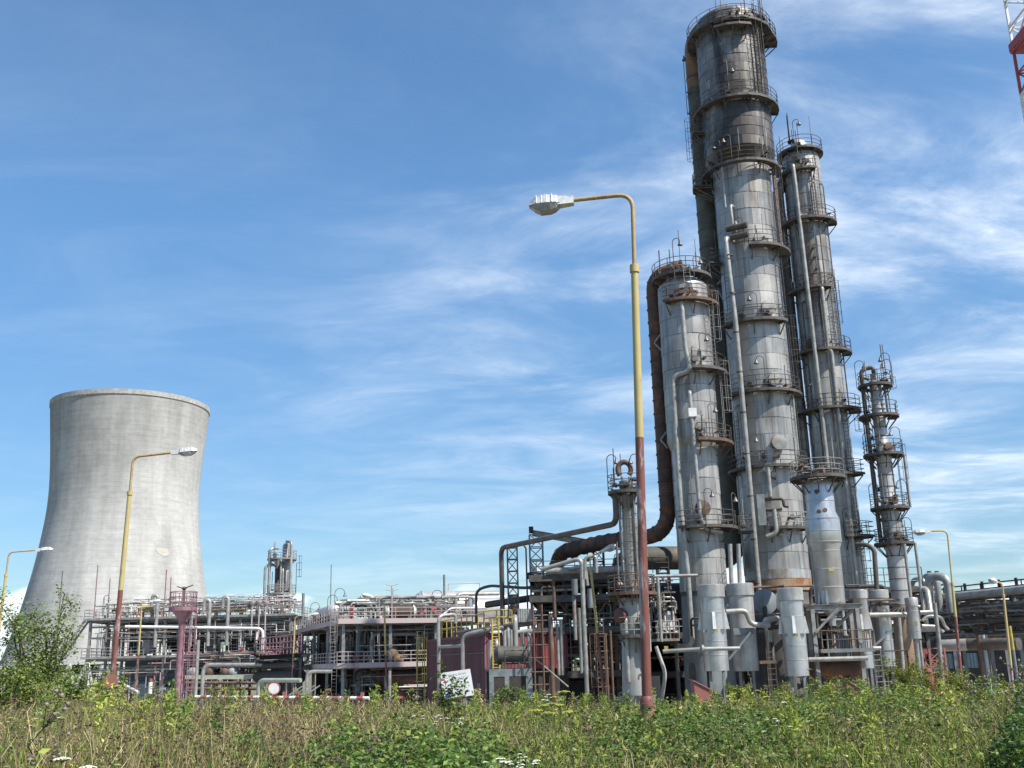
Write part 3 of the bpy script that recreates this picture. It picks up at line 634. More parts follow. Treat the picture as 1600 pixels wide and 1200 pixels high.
def column_third():
    A = Axis(1303, 740, 83); root = thing('distillation_column', 'second tallest slim distillation column with a small shiny dome, right of the tallest one', 'column', (A.x, A.y, PAD), 'distillation columns')
    r = 1.58; zt = A.z(252); zb = A.z(925); z = A.z
    MB().lathe((A.x, A.y, 0), [(r, PAD), (r, zt)]+head(A, r, zt, .8), 40).build('shell', M_SEAM, root)
    cladding(root, A, [(r, zb, z(480), 18, 10), (r, z(480), zt-.02, 11, 12)], [M_ALU, M_ALU3])
    MB().lathe((A.x, A.y, 0), head(A, r+.04, zt, .85)).build('head', M_SILV2, root)
    MB().lathe(A.p(0, 0, zt+.5), [(.75, 0), (.75, .9)]+[(.75*math.cos(t), .9+.6*math.sin(t)) for t in (.3, .6, .9, 1.2, 1.57)], 24).build('dome', M_DRUMW, root)
    skirt(root, A, r+.03, 1.85, PAD, zb, M_SKIRT)
    P = lambda *a, **k: platform(root, A, *a, **k)
    P(z(250)+.4, r-.3, 1.95, -150, 160); P(z(278), r+.08, 2.25, -60, 35); P(z(355), r+.08, 2.45, -70, 95); P(z(460), r+.08, 2.35, -70, 40); P(z(556), r+.08, 2.45, -90, 100)
    P(z(646), r+.08, 2.65, -70, 100); P(z(747), r+.08, 2.7, -60, 60); P(z(842), r+.08, 2.7, 10, 70)
    ladder(root, A, 38, r+.3, z(355), z(278)); ladder(root, A, -60, r+.4, z(460), z(360), True); ladder(root, A, 50, r+.3, z(555), z(460), True); ladder(root, A, 60, r+.3, z(555), z(430))
    ladder(root, A, -64, r+.4, z(646), z(560)); ladder(root, A, 40, r+.4, z(842), z(650)); ladder(root, A, -70, r+.5, z(745), z(650), True); ladder(root, A, 48, r+.45, z(925), z(842), True)
    for dg, y0, y1, rr in ((30, 460, 300, .06), (20, 555, 480, .12), (12, 545, 400, .05), (-35, 645, 480, .07), (24, 355, 285, .06), (60, 460, 300, .05), (-20, 840, 650, .09), (66, 650, 440, .06)):
        pipe(root, [A.p(dg, r+.3, z(y0)), A.p(dg, r+.3, z(y1)), A.p(dg, r, z(y1)+.2)], rr, M_PIPED)
    pipe(root, [A.p(-26, r-.1, z(274)), A.p(-16, r+.8, z(272)), A.p(-15, r+.8, z(300)), A.p(-11, r+.8, z(560)), A.p(-10, r+.8, z(738))], .17, M_PIPE, .4, 10)
    pipe(root, [A.p(16, r+.1, z(462)), A.p(16, r+.7, z(463)), A.p(15, r+.7, z(555)), A.p(21, r+.7, z(562)), A.p(21, r+.7, z(740)), A.p(21, r+.7, z(960)), A.p(30, r+.9, z(965))], .16, M_PIPE, .4, 10)
    pipe(root, [A.p(16, r+.5, z(552)), A.p(16, r+.5, z(740))], .13, M_PIPE, .4, 10)
    MB().tube([A.p(-78, r+.62, z(920)), A.p(-78, r+.62, z(300)), A.p(-60, .2, zt+.9)], .48, 14).build('riser_pipe', M_ALUD, root)
    for dg, yb, yt in ((-10, 250, 195), (-30, 460, 312), (10, 842, 795), (-50, 646, 590)): goose(root, A.p(dg, 1.9, z(yb)), z(yt)-z(yb), A.t(dg))
    for dg, yy in ((10, 398), (11, 412), (13, 430), (-12, 262), (8, 266), (16, 268), (22, 640), (28, 640), (-20, 548)):
        MB().lathe(A.p(dg, r-.05, z(yy)), [(.1, 0), (.1, .45), (.2, .45), (.2, .56), (0, .56)], 10, A.d(dg), (0, 0, 1)).build('nozzle', M_STEEL, root)
    manhole(root, A, -22, r, z(544), .4, M_RSTEEL); manhole(root, A, -8, r, z(352), .4)
    # light cage of bare steel between the columns' upper platforms
    for dg, y0, y1 in ((2, 520, 470), (8, 520, 480)): ladder(root, A, dg, r+.25, z(y0), z(y1))
    return A
THIRD = column_third()

def column_small():
    A = Axis(1384, 741, 80); root = thing('distillation_column', 'slender small column with five round platforms, rightmost and thinnest of the columns', 'column', (A.x, A.y, PAD), 'distillation columns'); z = A.z
    rr = [(.44, 598, 640), (.50, 640, 700), (.62, 700, 722), (.60, 722, 800), (.66, 800, 945)]
    MB().lathe((A.x, A.y, 0), [(.46, z(598)), (.3, z(594)), (.3, z(585)), (0, z(584))], 20).build('head', M_STEELL, root)
    mb = MB(); mb.lathe((A.x, A.y, 0), [(.68, z(945)), (.68, z(800)), (.6, z(798)), (.58, z(718)), (.63, z(714)), (.63, z(703)), (.5, z(698)), (.48, z(640)), (.44, z(636)), (.44, z(597)), (0, z(596))], 24); mb.build('shell', M_SILV2, root)
    for yy in list(range(612, 700, 14))+list(range(725, 940, 18)): seams(root, M_STEEL, A, (.44 if yy < 640 else .5 if yy < 700 else .58 if yy < 800 else .66), [z(yy)])
    skirt(root, A, .66, 1.05, PAD, z(945), mat('rust_streaked_skirt', (.26, .20, .15), (.34, .17, .06), .9, .75, .1, streak=.4))
    for yy, ro, a0, a1 in ((604, 1.3, -150, 150), (652, 1.5, -120, 120), (712, 1.5, -150, 130), (795, 1.42, -130, 130), (850, 1.45, -150, 150)): platform(root, A, z(yy), .7, ro, a0, a1)
    ladder(root, A, -95, 1.2, z(712), z(645), True); ladder(root, A, 85, .9, z(652), z(600), True); ladder(root, A, 80, 1.0, z(795), z(712), True); ladder(root, A, -30, .85, z(850), z(795))
    pipe(root, [A.p(10, .1, z(585)), A.p(0, 0, z(573)), A.p(-82, .95, z(577)), A.p(-82, .95, z(640)), A.p(-80, .95, z(850))], .17, M_PIPED, .4, 10)
    pipe(root, [A.p(60, .8, z(650)), A.p(60, .8, z(604))], .09, M_PIPED); pipe(root, [A.p(88, 1.5, z(795)), A.p(88, 1.5, z(712))], .1, M_PIPE); pipe(root, [A.p(88, 1.5, z(962)), A.p(88, 1.5, z(850))], .12, M_PIPE); pipe(root, [A.p(-40, .95, z(850)), A.p(-40, .95, z(795))], .1, M_PIPED)
    for dg, yb, yt, s in ((-100, 604, 556, 1), (70, 604, 551, -1), (95, 604, 560, -1), (-100, 712, 670, 1), (95, 712, 665, -1), (-100, 795, 750, 1), (85, 795, 748, -1), (90, 850, 808, -1)): goose(root, A.p(dg, 1.4, z(yb)), z(yt)-z(yb), A.r*s, .7)
    for dg, yy in ((30, 702), (25, 784), (25, 838)): manhole(root, A, dg, .55, z(yy), .3, M_RSTEEL)
    for k in range(9): pipe(root, [A.p(-30+k*11, .75, z(950)), A.p(-60+k*17, 1.2, z(955+k*3))], .07, M_STEEL)
    return A
SMALL = column_small()

# ------------------------------------------------------------------ stripper left of the red lamp pole
def column_stripper():
    A = Axis(983, 850, 66); root = thing('stripper_column', 'narrow grey stripper column on a pale concrete skirt, left of the big red lamp pole', 'column', (A.x, A.y, PAD)); z = A.z
    MB().lathe((A.x, A.y, 0), [(.36, z(925)), (.36, z(765)), (.44, z(762)), (.44, z(752)), (0, z(750))], 24).build('shell', M_ALU3, root)
    for k in range(13): seams(root, M_ALU3, A, .345, [z(918-k*12)])
    for dg in (-62, 58): pipe(root, [A.p(dg, .54, z(928)), A.p(dg, .54, z(768))], .10, M_STEELL if dg > 0 else M_STEELB)
    platform(root, A, z(770), .45, 1.15, -160, 160, h=1.1)
    ladder(root, A, 50, .75, z(928), z(770), True, M_STEELL)
    mb = MB(); c = A.p(-20, .15, z(744))
    mb.tube([c+A.r*(.42*math.cos(t)) + Vector((0, 0, .40+.5*math.sin(t))) for t in [math.pi*(-.25+1.5*i/14) for i in range(15)]], .17, 10); mb.build('swan_neck', M_RSTEEL, root)
    goose(root, A.p(-85, 1.15, z(770)), z(702)-z(770), A.r, .6); goose(root, A.p(60, 1.1, z(768)), z(706)-z(768), -A.r, .6); goose(root, A.p(-80, 1.0, z(940)), 3.5, A.r, .5)
    platform(root, A, z(928), .5, 1.5, -170, 170, mdeck=M_RSTEEL, mrail=M_RSTEEL)
    MB().lathe((A.x, A.y, 0), [(.5, z(934)), (.78, z(938)), (.82, z(945)), (.82, z(984)), (.74, z(992))], 28).build('drum', M_SKIRTC, root)
    MB().lathe((A.x, A.y, 0), [(.84, z(936)), (.88, z(936)), (.88, z(941)), (.84, z(941))], 28).build('drum_ring', M_STEELL, root)
    platform(root, A, z(994), .8, 1.35, -40, 50, mrail=M_STEELL)
    skirt(root, A, .74, .92, z(1086), z(992), M_SKIRTC, (18, z(1066), .2, .52)); MB().lathe((A.x, A.y, 0), [(1.1, PAD), (1.1, z(1086))], 24).build('plinth', M_CONCD, root)
    pipe(root, [A.p(-30, .95, z(1065)), A.p(-30, .95, z(968)), A.p(-30, .6, z(966))], .13, M_PIPE); 
    MB().lathe(A.p(38, 1.15, z(1020)), [(0, -.2), (.12, -.15), (.3, .05), (.3, 1.2), (.3, 2.3), (.22, 2.45), (0, 2.5)], 14).build('side_vessel', M_SILV2, root)
    pipe(root, [A.p(38, 1.15, z(1018)), A.p(38, 1.15, z(1035)), A.p(60, .8, z(1035))], .16, M_STEEL)
    manhole(root, A, -46, .8, z(962), .42, mat('dark_red_manhole', (.10, .035, .03)))
    p0 = A.p(-75, .75, z(770)); 
    tp = thing('overhead_pipe', 'long thin dark pipe sloping from the stripper column top towards two lattice posts', 'pipe', (p0.x, p0.y, PAD))
    e = at(783, 856, 79); pipe(tp, [p0, Vector((p0.x, p0.y, z(818))), e, Vector((e.x, e.y, zat(e.x, e.y, 985)))], .19, M_PIPED, .6, 10)
column_stripper()
# ------------------------------------------------------------------ silver accumulator on its steel table
class Fr:
    def __init__(s, x, y, th=0): s.o = Vector((x, y, 0)); s.u = Vector((math.cos(R(th)), math.sin(R(th)), 0)); s.v = Vector((-s.u.y, s.u.x, 0))
    def p(s, u, v, z): return s.o+s.u*u+s.v*v+Vector((0, 0, z))
    def box(s, mb, u0, u1, v0, v1, z0, z1):
        return mb.hexa([s.p(u0, v0, z0), s.p(u1, v0, z0), s.p(u1, v1, z0), s.p(u0, v1, z0), s.p(u0, v0, z1), s.p(u1, v0, z1), s.p(u1, v1, z1), s.p(u0, v1, z1)])
def ibeam(mb, p, q, h=.28, wd=.2, up=Vector((0, 0, 1))):
    p, q = Vector(p), Vector(q); d = (q-p).normalized()
    if abs(d.z) > .9:
        for s in (-1, 1): o = Vector((0, s*h/2, 0)); mb.beam(p+o, q+o, wd, .03, Vector((0, 1, 0)))
        mb.beam(p, q, .03, h, Vector((0, 1, 0)))
    else:
        for s in (-1, 1): o = Vector((0, 0, s*h/2)); mb.beam(p+o, q+o, wd, .03)
        mb.beam(p, q, .03, h-.03)
    return mb
def silver_vessel():
    A = Axis(1286, 830, 67.5); z = A.z; root = thing('settling_vessel', 'big shiny silver vessel with a bulging middle, standing on a braced steel table', 'vessel', (A.x, A.y, PAD))
    rn, rw, rl = .90, 1.10, .93
    MB().lathe((A.x, A.y, 0), [(.22, z(978)), (.24, z(962)), (rl*.92, z(946)), (rl, z(942)), (rl, z(858)), (rw, z(848)), (rw, z(812)), (rn, z(800)), (rn, z(757)), (rn*.9, z(751)), (rn*.55, z(745)), (0, z(743))], 44).build('shell', M_SILV, root)
    for yy, r in ((760, rn), (784, rn), (812, rw), (831, rw), (848, rw), (862, rl), (890, rl), (918, rl)): seams(root, M_SILV2, A, r-.02, [z(yy)])
    MB().lathe((A.x, A.y, 0), [(rn*1.0, z(750)), (rn*.75, z(746.5)), (rn*.3, z(744)), (0, z(743))], 28).build('pink_dome', mat('dome_pink', (.42, .27, .22), (.34, .24, .2), 2, .6), root)
    pipe(root, [A.p(0, 0, z(744)), A.p(0, 0, z(737)), A.p(70, .5, z(736))], .26, M_RSTEEL)
    for dg, yy in ((-10, 771), (16, 800), (-8, 802)):
        MB().lathe(A.p(dg, .8, z(yy)), [(.14, 0), (.14, .18), (0, .18)], 12, A.d(dg), (0, 0, 1)).build('nozzle', M_RSTEEL, root)
    c = A.p(16, rl+.012, z(892)); MB().beam(c-A.t(16)*.17, c+A.t(16)*.17, .02, .17).build('yellow_plate', M_YEL, root)
    for dg in (-42, -24, -10): MB().hexa([A.p(dg-4, rl, z(945)), A.p(dg+4, rl, z(945)), A.p(dg+4, rl+.12, z(945)), A.p(dg-4, rl+.12, z(945)), A.p(dg-3, rl, z(924)), A.p(dg+3, rl, z(924)), A.p(dg+3, rl+.03, z(924)), A.p(dg-3, rl+.03, z(924))]).build('gusset', M_SILV, root)
    platform(root, A, z(748), rn+.05, 1.75, -170, 170, mrail=M_STEELL)
    # table
    f = thing('steel_table', 'pale grey braced steel table carrying the bulging silver vessel, with a small railed landing', 'steel frame', (A.x, A.y, PAD))
    zt = z(945)-.05; F = Fr(A.x, A.y, -8); zl = z(1014)
    for u in (-1.35, 1.35):
        for v in (-1.2, 1.2): ibeam(MB(), F.p(u, v, PAD), F.p(u, v, zt-.25), .26, .24).build('post', M_STEELL, f)
    for v in (-1.2, 1.2): ibeam(MB(), F.p(-1.7, v, zt-.13), F.p(1.75, v, zt-.13), .3, .26).build('beam', M_STEELL, f)
    for u in (-1.35, 1.35): ibeam(MB(), F.p(u, -1.05, zt-.13), F.p(u, 1.05, zt-.13), .26, .24).build('beam', M_STEELL, f)
    MB().beam(F.p(-1.3, -1.35, zl+1.0), F.p(.2, -1.35, zt-.25), .26, .14).build('brace', M_STEELL, f); MB().beam(F.p(1.2, -1.0, zt-.3), F.p(.3, .2, zt-1.3), .2, .12).build('brace', M_STEELL, f)
    F.box(MB(), -1.1, 2.1, -1.7, 1.2, zl-.22, zl).build('landing_deck', M_STEELL, f)
    rail(MB(), [F.p(-1.0, -1.65, zl), F.p(2.05, -1.65, zl), F.p(2.05, 1.0, zl)], 1.1, 1.0, .03, (1, .5)).build('railing', M_RSTEEL, f)
    ladder_mb(F.p(2.25, -1.3, PAD), F.p(2.25, -1.3, zl), F.u).build('ladder', M_STEELL, f)
    pipe(f, [F.p(-1.9, -1.75, zl-.6), F.p(1.6, -1.75, zl-.6)], .14, M_PIPE)
    pump = thing('exchanger', 'rust-stained horizontal exchanger shell lying in the dark below the railed landing', 'heat exchanger', (A.x, A.y+.5, PAD)); zc = z(1046)
    MB().lathe(F.p(-1.6, .2, zc), [(0, 0), (.55, .05), (.62, .3), (.62, 2.9), (.5, 3.1), (0, 3.2)], 20, F.u).build('shell', M_RUST, pump)
    for u in (-.9, .6): F.box(MB(), u-.12, u+.12, -.3, .7, PAD, zc-.3).build('saddle', M_DARK, pump)
silver_vessel()

# ------------------------------------------------------------------ reboilers
def reboiler(px, y0, y1, Y, wpx, label, brk=None, m=None, cap=.75, legs=True, tail=None):
    A = Axis(px, (y0+y1)/2, Y); z = A.z; v = CM.transposed() @ Vector((A.x, A.y, z((y0+y1)/2)-EYE)); r = wpx/2/FPX*-v.z; m = m or M_SILV
    root = thing('reboiler', label, 'heat exchanger', (A.x, A.y, PAD), 'upright silver reboilers at the column feet'); zt, zb = z(y0), z(y1)
    mid = zt-(zt-zb)*.52
    MB().lathe((A.x, A.y, 0), [(0, zt-.02), (r*.98, zt-.02), (r*.98, zt-cap), (r*.93, zt-cap-.04), (r*.93, mid), (r*.93, zb), (r*.75, zb-.02), (0, zb-.02)], 36).build('shell', m, root)
    MB().lathe((A.x, A.y, 0), [(r*.985, zt), (r*1.03, zt-.03), (r*1.03, zt-cap), (r*.94, zt-cap-.02)], 36).build('channel_cover', M_SILV2, root)
    for k in (.33, .66, .82): seams(root, M_SILV2, A, r*.93-.03, [zt-(zt-zb)*k])
    for dg in (-140, -40, 40, 140):
        if legs: MB().beam(A.p(dg, r*.75, PAD), A.p(dg, r*.75, zb), .16).build('leg', M_STEELB, root)
    if brk:
        zz = mid-.1
        MB().lathe((A.x, A.y, zz), [(r*.9, -.1), (r*1.12, -.1), (r*1.12, .08), (r*.9, .08)], 4, None, A.c+A.r, smooth=False).build('support_ring', M_STEELL, root)
        for dg in (-88, 4, 88): MB().hexa([A.p(dg-6, r*.9, zz+.08), A.p(dg+6, r*.9, zz+.08), A.p(dg+6, r*1.2, zz+.08), A.p(dg-6, r*1.2, zz+.08), A.p(dg-6, r*.93, zz+1.1), A.p(dg+6, r*.93, zz+1.1), A.p(dg+6, r*1.0, zz+1.1), A.p(dg-6, r*1.0, zz+1.1)]).build('lug', M_WHITE, root)  # bright reflection is painted onto the lugs as white
        q = A.p(6, r*1.13, zz-.01); MB().beam(q-A.r*.16, q+A.r*.16, .02, .14).build('yellow_plate', M_YEL, root)
    return root, A, r
r1, A1, rr1 = reboiler(1115, 914, 1048, 65, 41, 'silver reboiler with glint-white lugs on a square support ring, before the left column foot', True)
r2, A2, rr2 = reboiler(1161, 912, 1048, 67, 41, 'worn silver reboiler with a cream side pipe, second from the left', None, M_SILV2)
r3, A3, rr3 = reboiler(1240, 919, 1056, 65, 39, 'silver reboiler directly in front of the tallest column foot, below the rust band', True)
r4, A4, rr4 = reboiler(1347, 922, 1044, 70, 27, 'slender silver reboiler with a glint-white lug, just right of the railed landing', True, cap=.55)
r5, A5, rr5 = reboiler(1379, 922, 1041, 71, 29, 'slender silver reboiler with a diagonal brace across it, left of the small column', None, cap=.55)
r6, A6, rr6 = reboiler(1427, 934, 998, 72, 19, 'smallest silver reboiler, with yellow plate and thin tail pipe, right of the small column', None, cap=.55, legs=False)
z = A6.z; MB().beam(A6.p(15, rr6*.95, z(974))-A6.r*.12, A6.p(15, rr6*.95, z(974))+A6.r*.12, .02, .2).build('yellow_plate', M_YEL, r6)
pipe(r6, [A6.p(0, 0, z(998)), A6.p(0, 0, z(1020)), A6.p(0, 0, PAD)], .2, M_PIPE)
pipe(r6, [A6.p(0, 0, z(934)), A6.p(0, 0, z(850))], .12, M_PIPE)
z = A2.z; Y = A2.y-rr2
MB().beam(at(1139, 1030, Y-.3), at(1172, 988, Y-.3), .3, .12).build('brace', M_STEELB, r2)
MB().box(at(1146, 988, Y-.2)+Vector((0, 0, -.15)), at(1176, 981, Y+.1)).build('bracket', M_STEELB, r2)
pipe(r2, [at(1134, 956, Y-.4), at(1166, 954, Y-.4), at(1172, 972, Y-.4), at(1178, 976, Y-.4), at(1203, 977, Y-.4)], .17, M_PIPE, .5, 10)
for px in (1143, 1156): pipe(r2, [at(px, 912, Y+1.0), at(px-2.5, 850, Y+1.0)], .14, M_PIPE)
z = A5.z; Y = A5.y-rr5; MB().beam(at(1363, 1012, Y-.25), at(1392, 985, Y-.25), .28, .1).build('brace', M_STEELB, r5)
pipe(r5, [at(1358, 961, Y-.3), at(1416, 960, Y-.3)], .17, M_PIPE, .5, 10)
pipe(r5, [at(1376, 1013, Y-.4), at(1349, 1013, Y-.4), Vector((at(1350, 1030, Y-.4).x, Y-.4, PAD))], .15, M_PIPE, .4, 10)
pipe(r4, [at(1370, 922, Y+.3), at(1366, 858, Y+.3), at(1354, 851, Y+.6), at(1338, 851, Y+1.2)], .16, M_PIPED, .4, 10)
cr = thing('crossing_pipe', 'pale flanged pipe crossing low in front of the two left reboilers', 'pipe', at(1100, 1016, 63.6))
pipe(cr, [at(1036, 1018, 63.8), at(1098, 1014, 63.2), at(1156, 1013, 63.2)], .12, M_PIPE, .4, 10)
MB().lathe(at(1098, 1014, 63.2), [(.13, -.08), (.24, -.07), (.24, .07), (.13, .08)], 12, (1, 0, 0)).build('flange', M_PIPE, cr)
# column foot nozzles, crossing pieces, ladder
fp = thing('foot_pipework', 'short cream pipe elbow and dark valves at the foot of the long downcomer', 'pipework', at(1198, 970, 66))
pipe(fp, [at(1195, 950, 70), at(1196, 985, 68), Vector((at(1196, 1000, 68).x, 68, PAD))], .16, M_DARK)
pipe(fp, [at(1194, 982, 66.5), at(1196, 968, 66.5), at(1217, 966, 66.5)], .17, M_PIPE, .4, 10)
pipe(fp, [at(1202, 1003, 66.5), at(1202, 985, 66.5)], .2, M_PIPE)
for px, Y_ in ((1188, 72.6), (1222, 72.6)): MB().lathe(at(px, 945, Y_), [(.85, 0), (.85, 1.4), (.6, 1.5), (0, 1.55)], 20, (0, -1, .1)).build('nozzle', M_SKIRT, fp)
ld = thing('ladder', 'short rusty ladder standing between the second and third reboiler', 'ladder', at(1207, 1085, 64.5)); b = at(1207, 1060, 64.5)
ladder_mb((b.x, b.y, PAD), (b.x, b.y, zat(b.x, b.y, 1012)), (1, 0, 0), .5).build('rails', M_RSTEEL, ld)
MB().box(Vector((b.x-.7, b.y-.1, zat(b.x, b.y, 1034)-.1)), Vector((b.x+.3, b.y+.1, zat(b.x, b.y, 1032)))).build('step', M_RSTEEL, ld)
for px, lab in ((1101, 'faded red wedge-shaped hydrant cover in the weeds below the left column'), (1345, 'faded red wedge-shaped hydrant cover right of the third reboiler')):
    Yw = 46 if px < 1200 else 35; q = at(px, 1082, Yw); g = gz(q.x, Yw); t = thing('hydrant_cover', lab, 'hydrant cover', (q.x, Yw, g)); zt = at(px, 1063 if px < 1200 else 1066, Yw).z
    sx = .5 if px < 1200 else .42; y0, y1 = Yw-.5, Yw+.5
    MB().add([Vector(p) for p in ((q.x-sx, y0, g-.1), (q.x+sx*1.2, y0, g-.1), (q.x+sx*1.2, y1, g-.1), (q.x-sx, y1, g-.1), (q.x-sx, y0, zt), (q.x+sx*1.2, y0, zt-.62), (q.x+sx*1.2, y1, zt-.55), (q.x-sx, y1, zt+.02))], [(0, 3, 2, 1), (0, 1, 5, 4), (1, 2, 6, 5), (2, 3, 7, 6), (3, 0, 4, 7)]).build('body', MATS['faded_sign_red'], t)
    MB().add([Vector(p) for p in ((q.x-sx-.05, y0-.05, zt+.005), (q.x+sx*1.25, y0-.05, zt-.63), (q.x+sx*1.25, y1+.05, zt-.56), (q.x-sx-.05, y1+.05, zt+.03), (q.x-sx-.05, y0-.05, zt+.045), (q.x+sx*1.25, y0-.05, zt-.59), (q.x+sx*1.25, y1+.05, zt-.52), (q.x-sx-.05, y1+.05, zt+.07))], [(0, 3, 2, 1), (4, 5, 6, 7), (0, 1, 5, 4), (1, 2, 6, 5), (2, 3, 7, 6), (3, 0, 4, 7)]).build('lid', mat('lid_red_%d' % px, (.40, .16, .17), (.33, .14, .15), 3, .7), t)

# ------------------------------------------------------------------ street lamps
def street_lamp(base, top, Y, arm, head_, label, yellow=.48, collar=.13, rb=.105, armlen=1.5, headlen=.95, detail=True, ground=True):
    b = at(*base, Y); t = at(*top, Y); g = gz(b.x, b.y) if ground else b.z
    d = (t-b).normalized(); b = b+d*((g-b.z)/d.z) ; L_ = (t-b).length
    root = thing('street_lamp', label, 'street lamp', (b.x, b.y, g), 'tall red and yellow street lamps')
    arm = Vector(arm).normalized(); ym = L_*(1-yellow); cm = L_*(1-collar)
    mb = MB(); mb.tube([b-d*.2, b+d*.75], rb*1.75, 12); mb.build('foot', mat_once('lamp_foot', (.30, .16, .09)), root)
    MB().tube([b+d*.75, b+d*.95, b+d*1.02], [rb*1.45, rb*1.4, rb*1.0], 12).build('flange', M_POLER, root)
    MB().tube([b+d*1.0, b+d*ym], [rb, rb*.9], 14).build('red_pole', M_POLER, root)
    MB().tube([b+d*ym, b+d*cm], [rb*.9, rb*.80], 14).build('yellow_pole', M_POLEY, root)
    MB().tube([b+d*(cm-.06), b+d*(cm+.12)], rb*1.05, 14).build('collar', M_POLEY, root)
    e = t+arm*armlen
    MB().tube(bend([b+d*cm, t, e], .38, 6), rb*.48, 10).build('arm', M_POLEB if detail else M_POLEY, root)
    # lantern: flat tapered housing, lens bowl below
    side = arm.cross(Vector((0, 0, 1))).normalized(); up = side.cross(arm).normalized(); hl = headlen
    def ringp(s, wd, zt_, zb_): return [e+arm*s-side*wd+up*zb_, e+arm*s-side*wd*.7+up*zt_, e+arm*s+side*wd*.7+up*zt_, e+arm*s+side*wd+up*zb_]
    secs = [ringp(-.10, .10, .09, -.10), ringp(.30*hl, .14, .12, -.12), ringp(.34*hl, .19, .13, -.07), ringp(.62*hl, .22, .16, -.07), ringp(.9*hl, .2, .12, -.07), ringp(1.06*hl, .11, .02, -.06)]
    mb = MB(); V = [p for s in secs for p in s]; F = [(i*4+j, i*4+(j+1) % 4, i*4+4+(j+1) % 4, i*4+4+j) for i in range(len(secs)-1) for j in range(4)]+[(3, 2, 1, 0), (20, 21, 22, 23)]
    mb.add(V, F); hs = mb.build('lamp_head', M_LAMP, root)
    if detail:
        for s in (.45, .58, .72, .85):
            mb = MB(); wd = .21; mb.tube([e+arm*s*hl-side*wd-up*.06, e+arm*s*hl-side*wd*.72+up*.155, e+arm*s*hl+side*wd*.72+up*.155, e+arm*s*hl+side*wd-up*.06], .012, 5); mb.build('rib', M_LAMP, hs)
    def rl(s, wd, zb_): return [e+arm*s*hl-side*wd-up*.072, e+arm*s*hl-side*wd*.72-up*zb_, e+arm*s*hl+side*wd*.72-up*zb_, e+arm*s*hl+side*wd-up*.072]
    ls = [rl(.22, .12, .10), rl(.36, .19, .20), rl(.50, .21, .245), rl(.76, .21, .25), rl(.92, .18, .17), rl(1.03, .1, .09)]
    mb = MB(); V = [p for s in ls for p in s]; F = [(i*4+(j+1) % 4, i*4+j, i*4+4+j, i*4+4+(j+1) % 4) for i in range(len(ls)-1) for j in range(4)]+[(0, 1, 2, 3), (23, 22, 21, 20)]
    mb.add(V, F); mb.build('lens', M_LENS, hs)
    return root
def mat_once(n, c):
    return MATS.get(n) or mat(n, c, tuple(x*.7 for x in c), 3, .8, bump=.2, c3=(.35, .3, .25), c3amt=.35, c3scale=2)
street_lamp((1011, 1098), (988, 303), 22.6, (-1, .16, -.015), None, 'nearest and tallest street lamp, red lower pole and yellow upper pole, lamp head pointing left', .475, .155, .105, 1.5, .92)
street_lamp((170, 1120), (208, 714), 52, (1, .05, .10), None, 'street lamp in front of the cooling tower, arm pointing right', .475, .135, .135, 2.0, 1.15)
street_lamp((-18, 1110), (14, 863), 77, (1, .05, .06), None, 'street lamp cut off by the left picture edge', .475, .135, .12, 2.0, 1.1)
street_lamp((212, 1092), (222, 940), 120, (1, .2, .05), None, 'small distant street lamp left of the magenta monitor tower', .5, .1, .1, .9, 1.1, False)
street_lamp((605, 1105), (600, 937), 97, (-.62, -.6, .16), None, 'distant street lamp with yellow pole before the two-storey pink unit, head to the left', .5, .1, .1, 1.3, 1.1, False)
street_lamp((947, 1115), (921, 871), 68, (1, -.35, .42), None, 'street lamp with pale lantern raised up to the right, standing before the rusty frame', .46, .1, .1, .95, .95, False)
street_lamp((1504, 1080), (1480, 829), 68, (-1, .25, .02), None, 'street lamp before the right pipe rack, arm pointing left, red lower half', .475, .3, .11, 1.1, .95, False)
street_lamp((1585, 1092), (1566, 912), 73, (-.7, -.75, .10), None, 'yellow street lamp at the far right before the pipe rack', .65, .1, .1, 1.2, 1.0, False)
street_lamp((455, 1100), (461, 963), 112, (1, .1, .1), None, 'slim distant street lamp beside the left end of the two-storey pink unit', .5, .1, .1, 1.4, 1.0, False)

# ------------------------------------------------------------------ process units
def unit(F, U, V, floors, label, mpost, mbeam, mdeck, nu, nv, fascia=None, fh=.36, rails=True, group=None, name='process_unit', mrail=None, deckpat=None, zbase=PAD):
    """open steel building: posts, beams, decks, railings"""
    c = F.p(U/2, V/2, PAD); root = thing(name, label, 'process unit', c, group)
    us = [U*i/(nu-1) for i in range(nu)]; vs_ = [V*i/(nv-1) for i in range(nv)]; zt = floors[-1]
    for u in us:
        for v in vs_: ibeam(MB(), F.p(u, v, zbase), F.p(u, v, zt-.3), .3, .28).build('post', mpost, root)
    for zf in floors:
        for v in vs_: ibeam(MB(), F.p(-.3, v, zf-.26), F.p(U+.3, v, zf-.26), .34, .2).build('beam', mbeam, root)
        for u in us: ibeam(MB(), F.p(u, 0.12, zf-.28), F.p(u, V-.12, zf-.28), .26, .18).build('beam', mbeam, root)
        a, b = (0, U)
        if deckpat: a, b = deckpat.get(zf, (0, U))
        d = MB(); F.box(d, a-.6, b+.6, -.7, V+.5, zf-.07, zf); d = d.build('deck', mdeck, root)
        mb = MB(); F.box(mb, a-.62, b+.62, -.75, -.70, zf-fh, zf+.1); F.box(mb, a-.67, a-.62, -.75, V+.5, zf-fh, zf+.1); mb.build('fascia', fascia or mbeam, root)
        if rails: rail(MB(), [F.p(a-.6, V+.4, zf), F.p(a-.6, -.68, zf), F.p(b+.6, -.68, zf), F.p(b+.6, V+.4, zf)], 1.1, 1.5, .034).build('railing', mrail or mbeam, d)
    return root, us, vs_
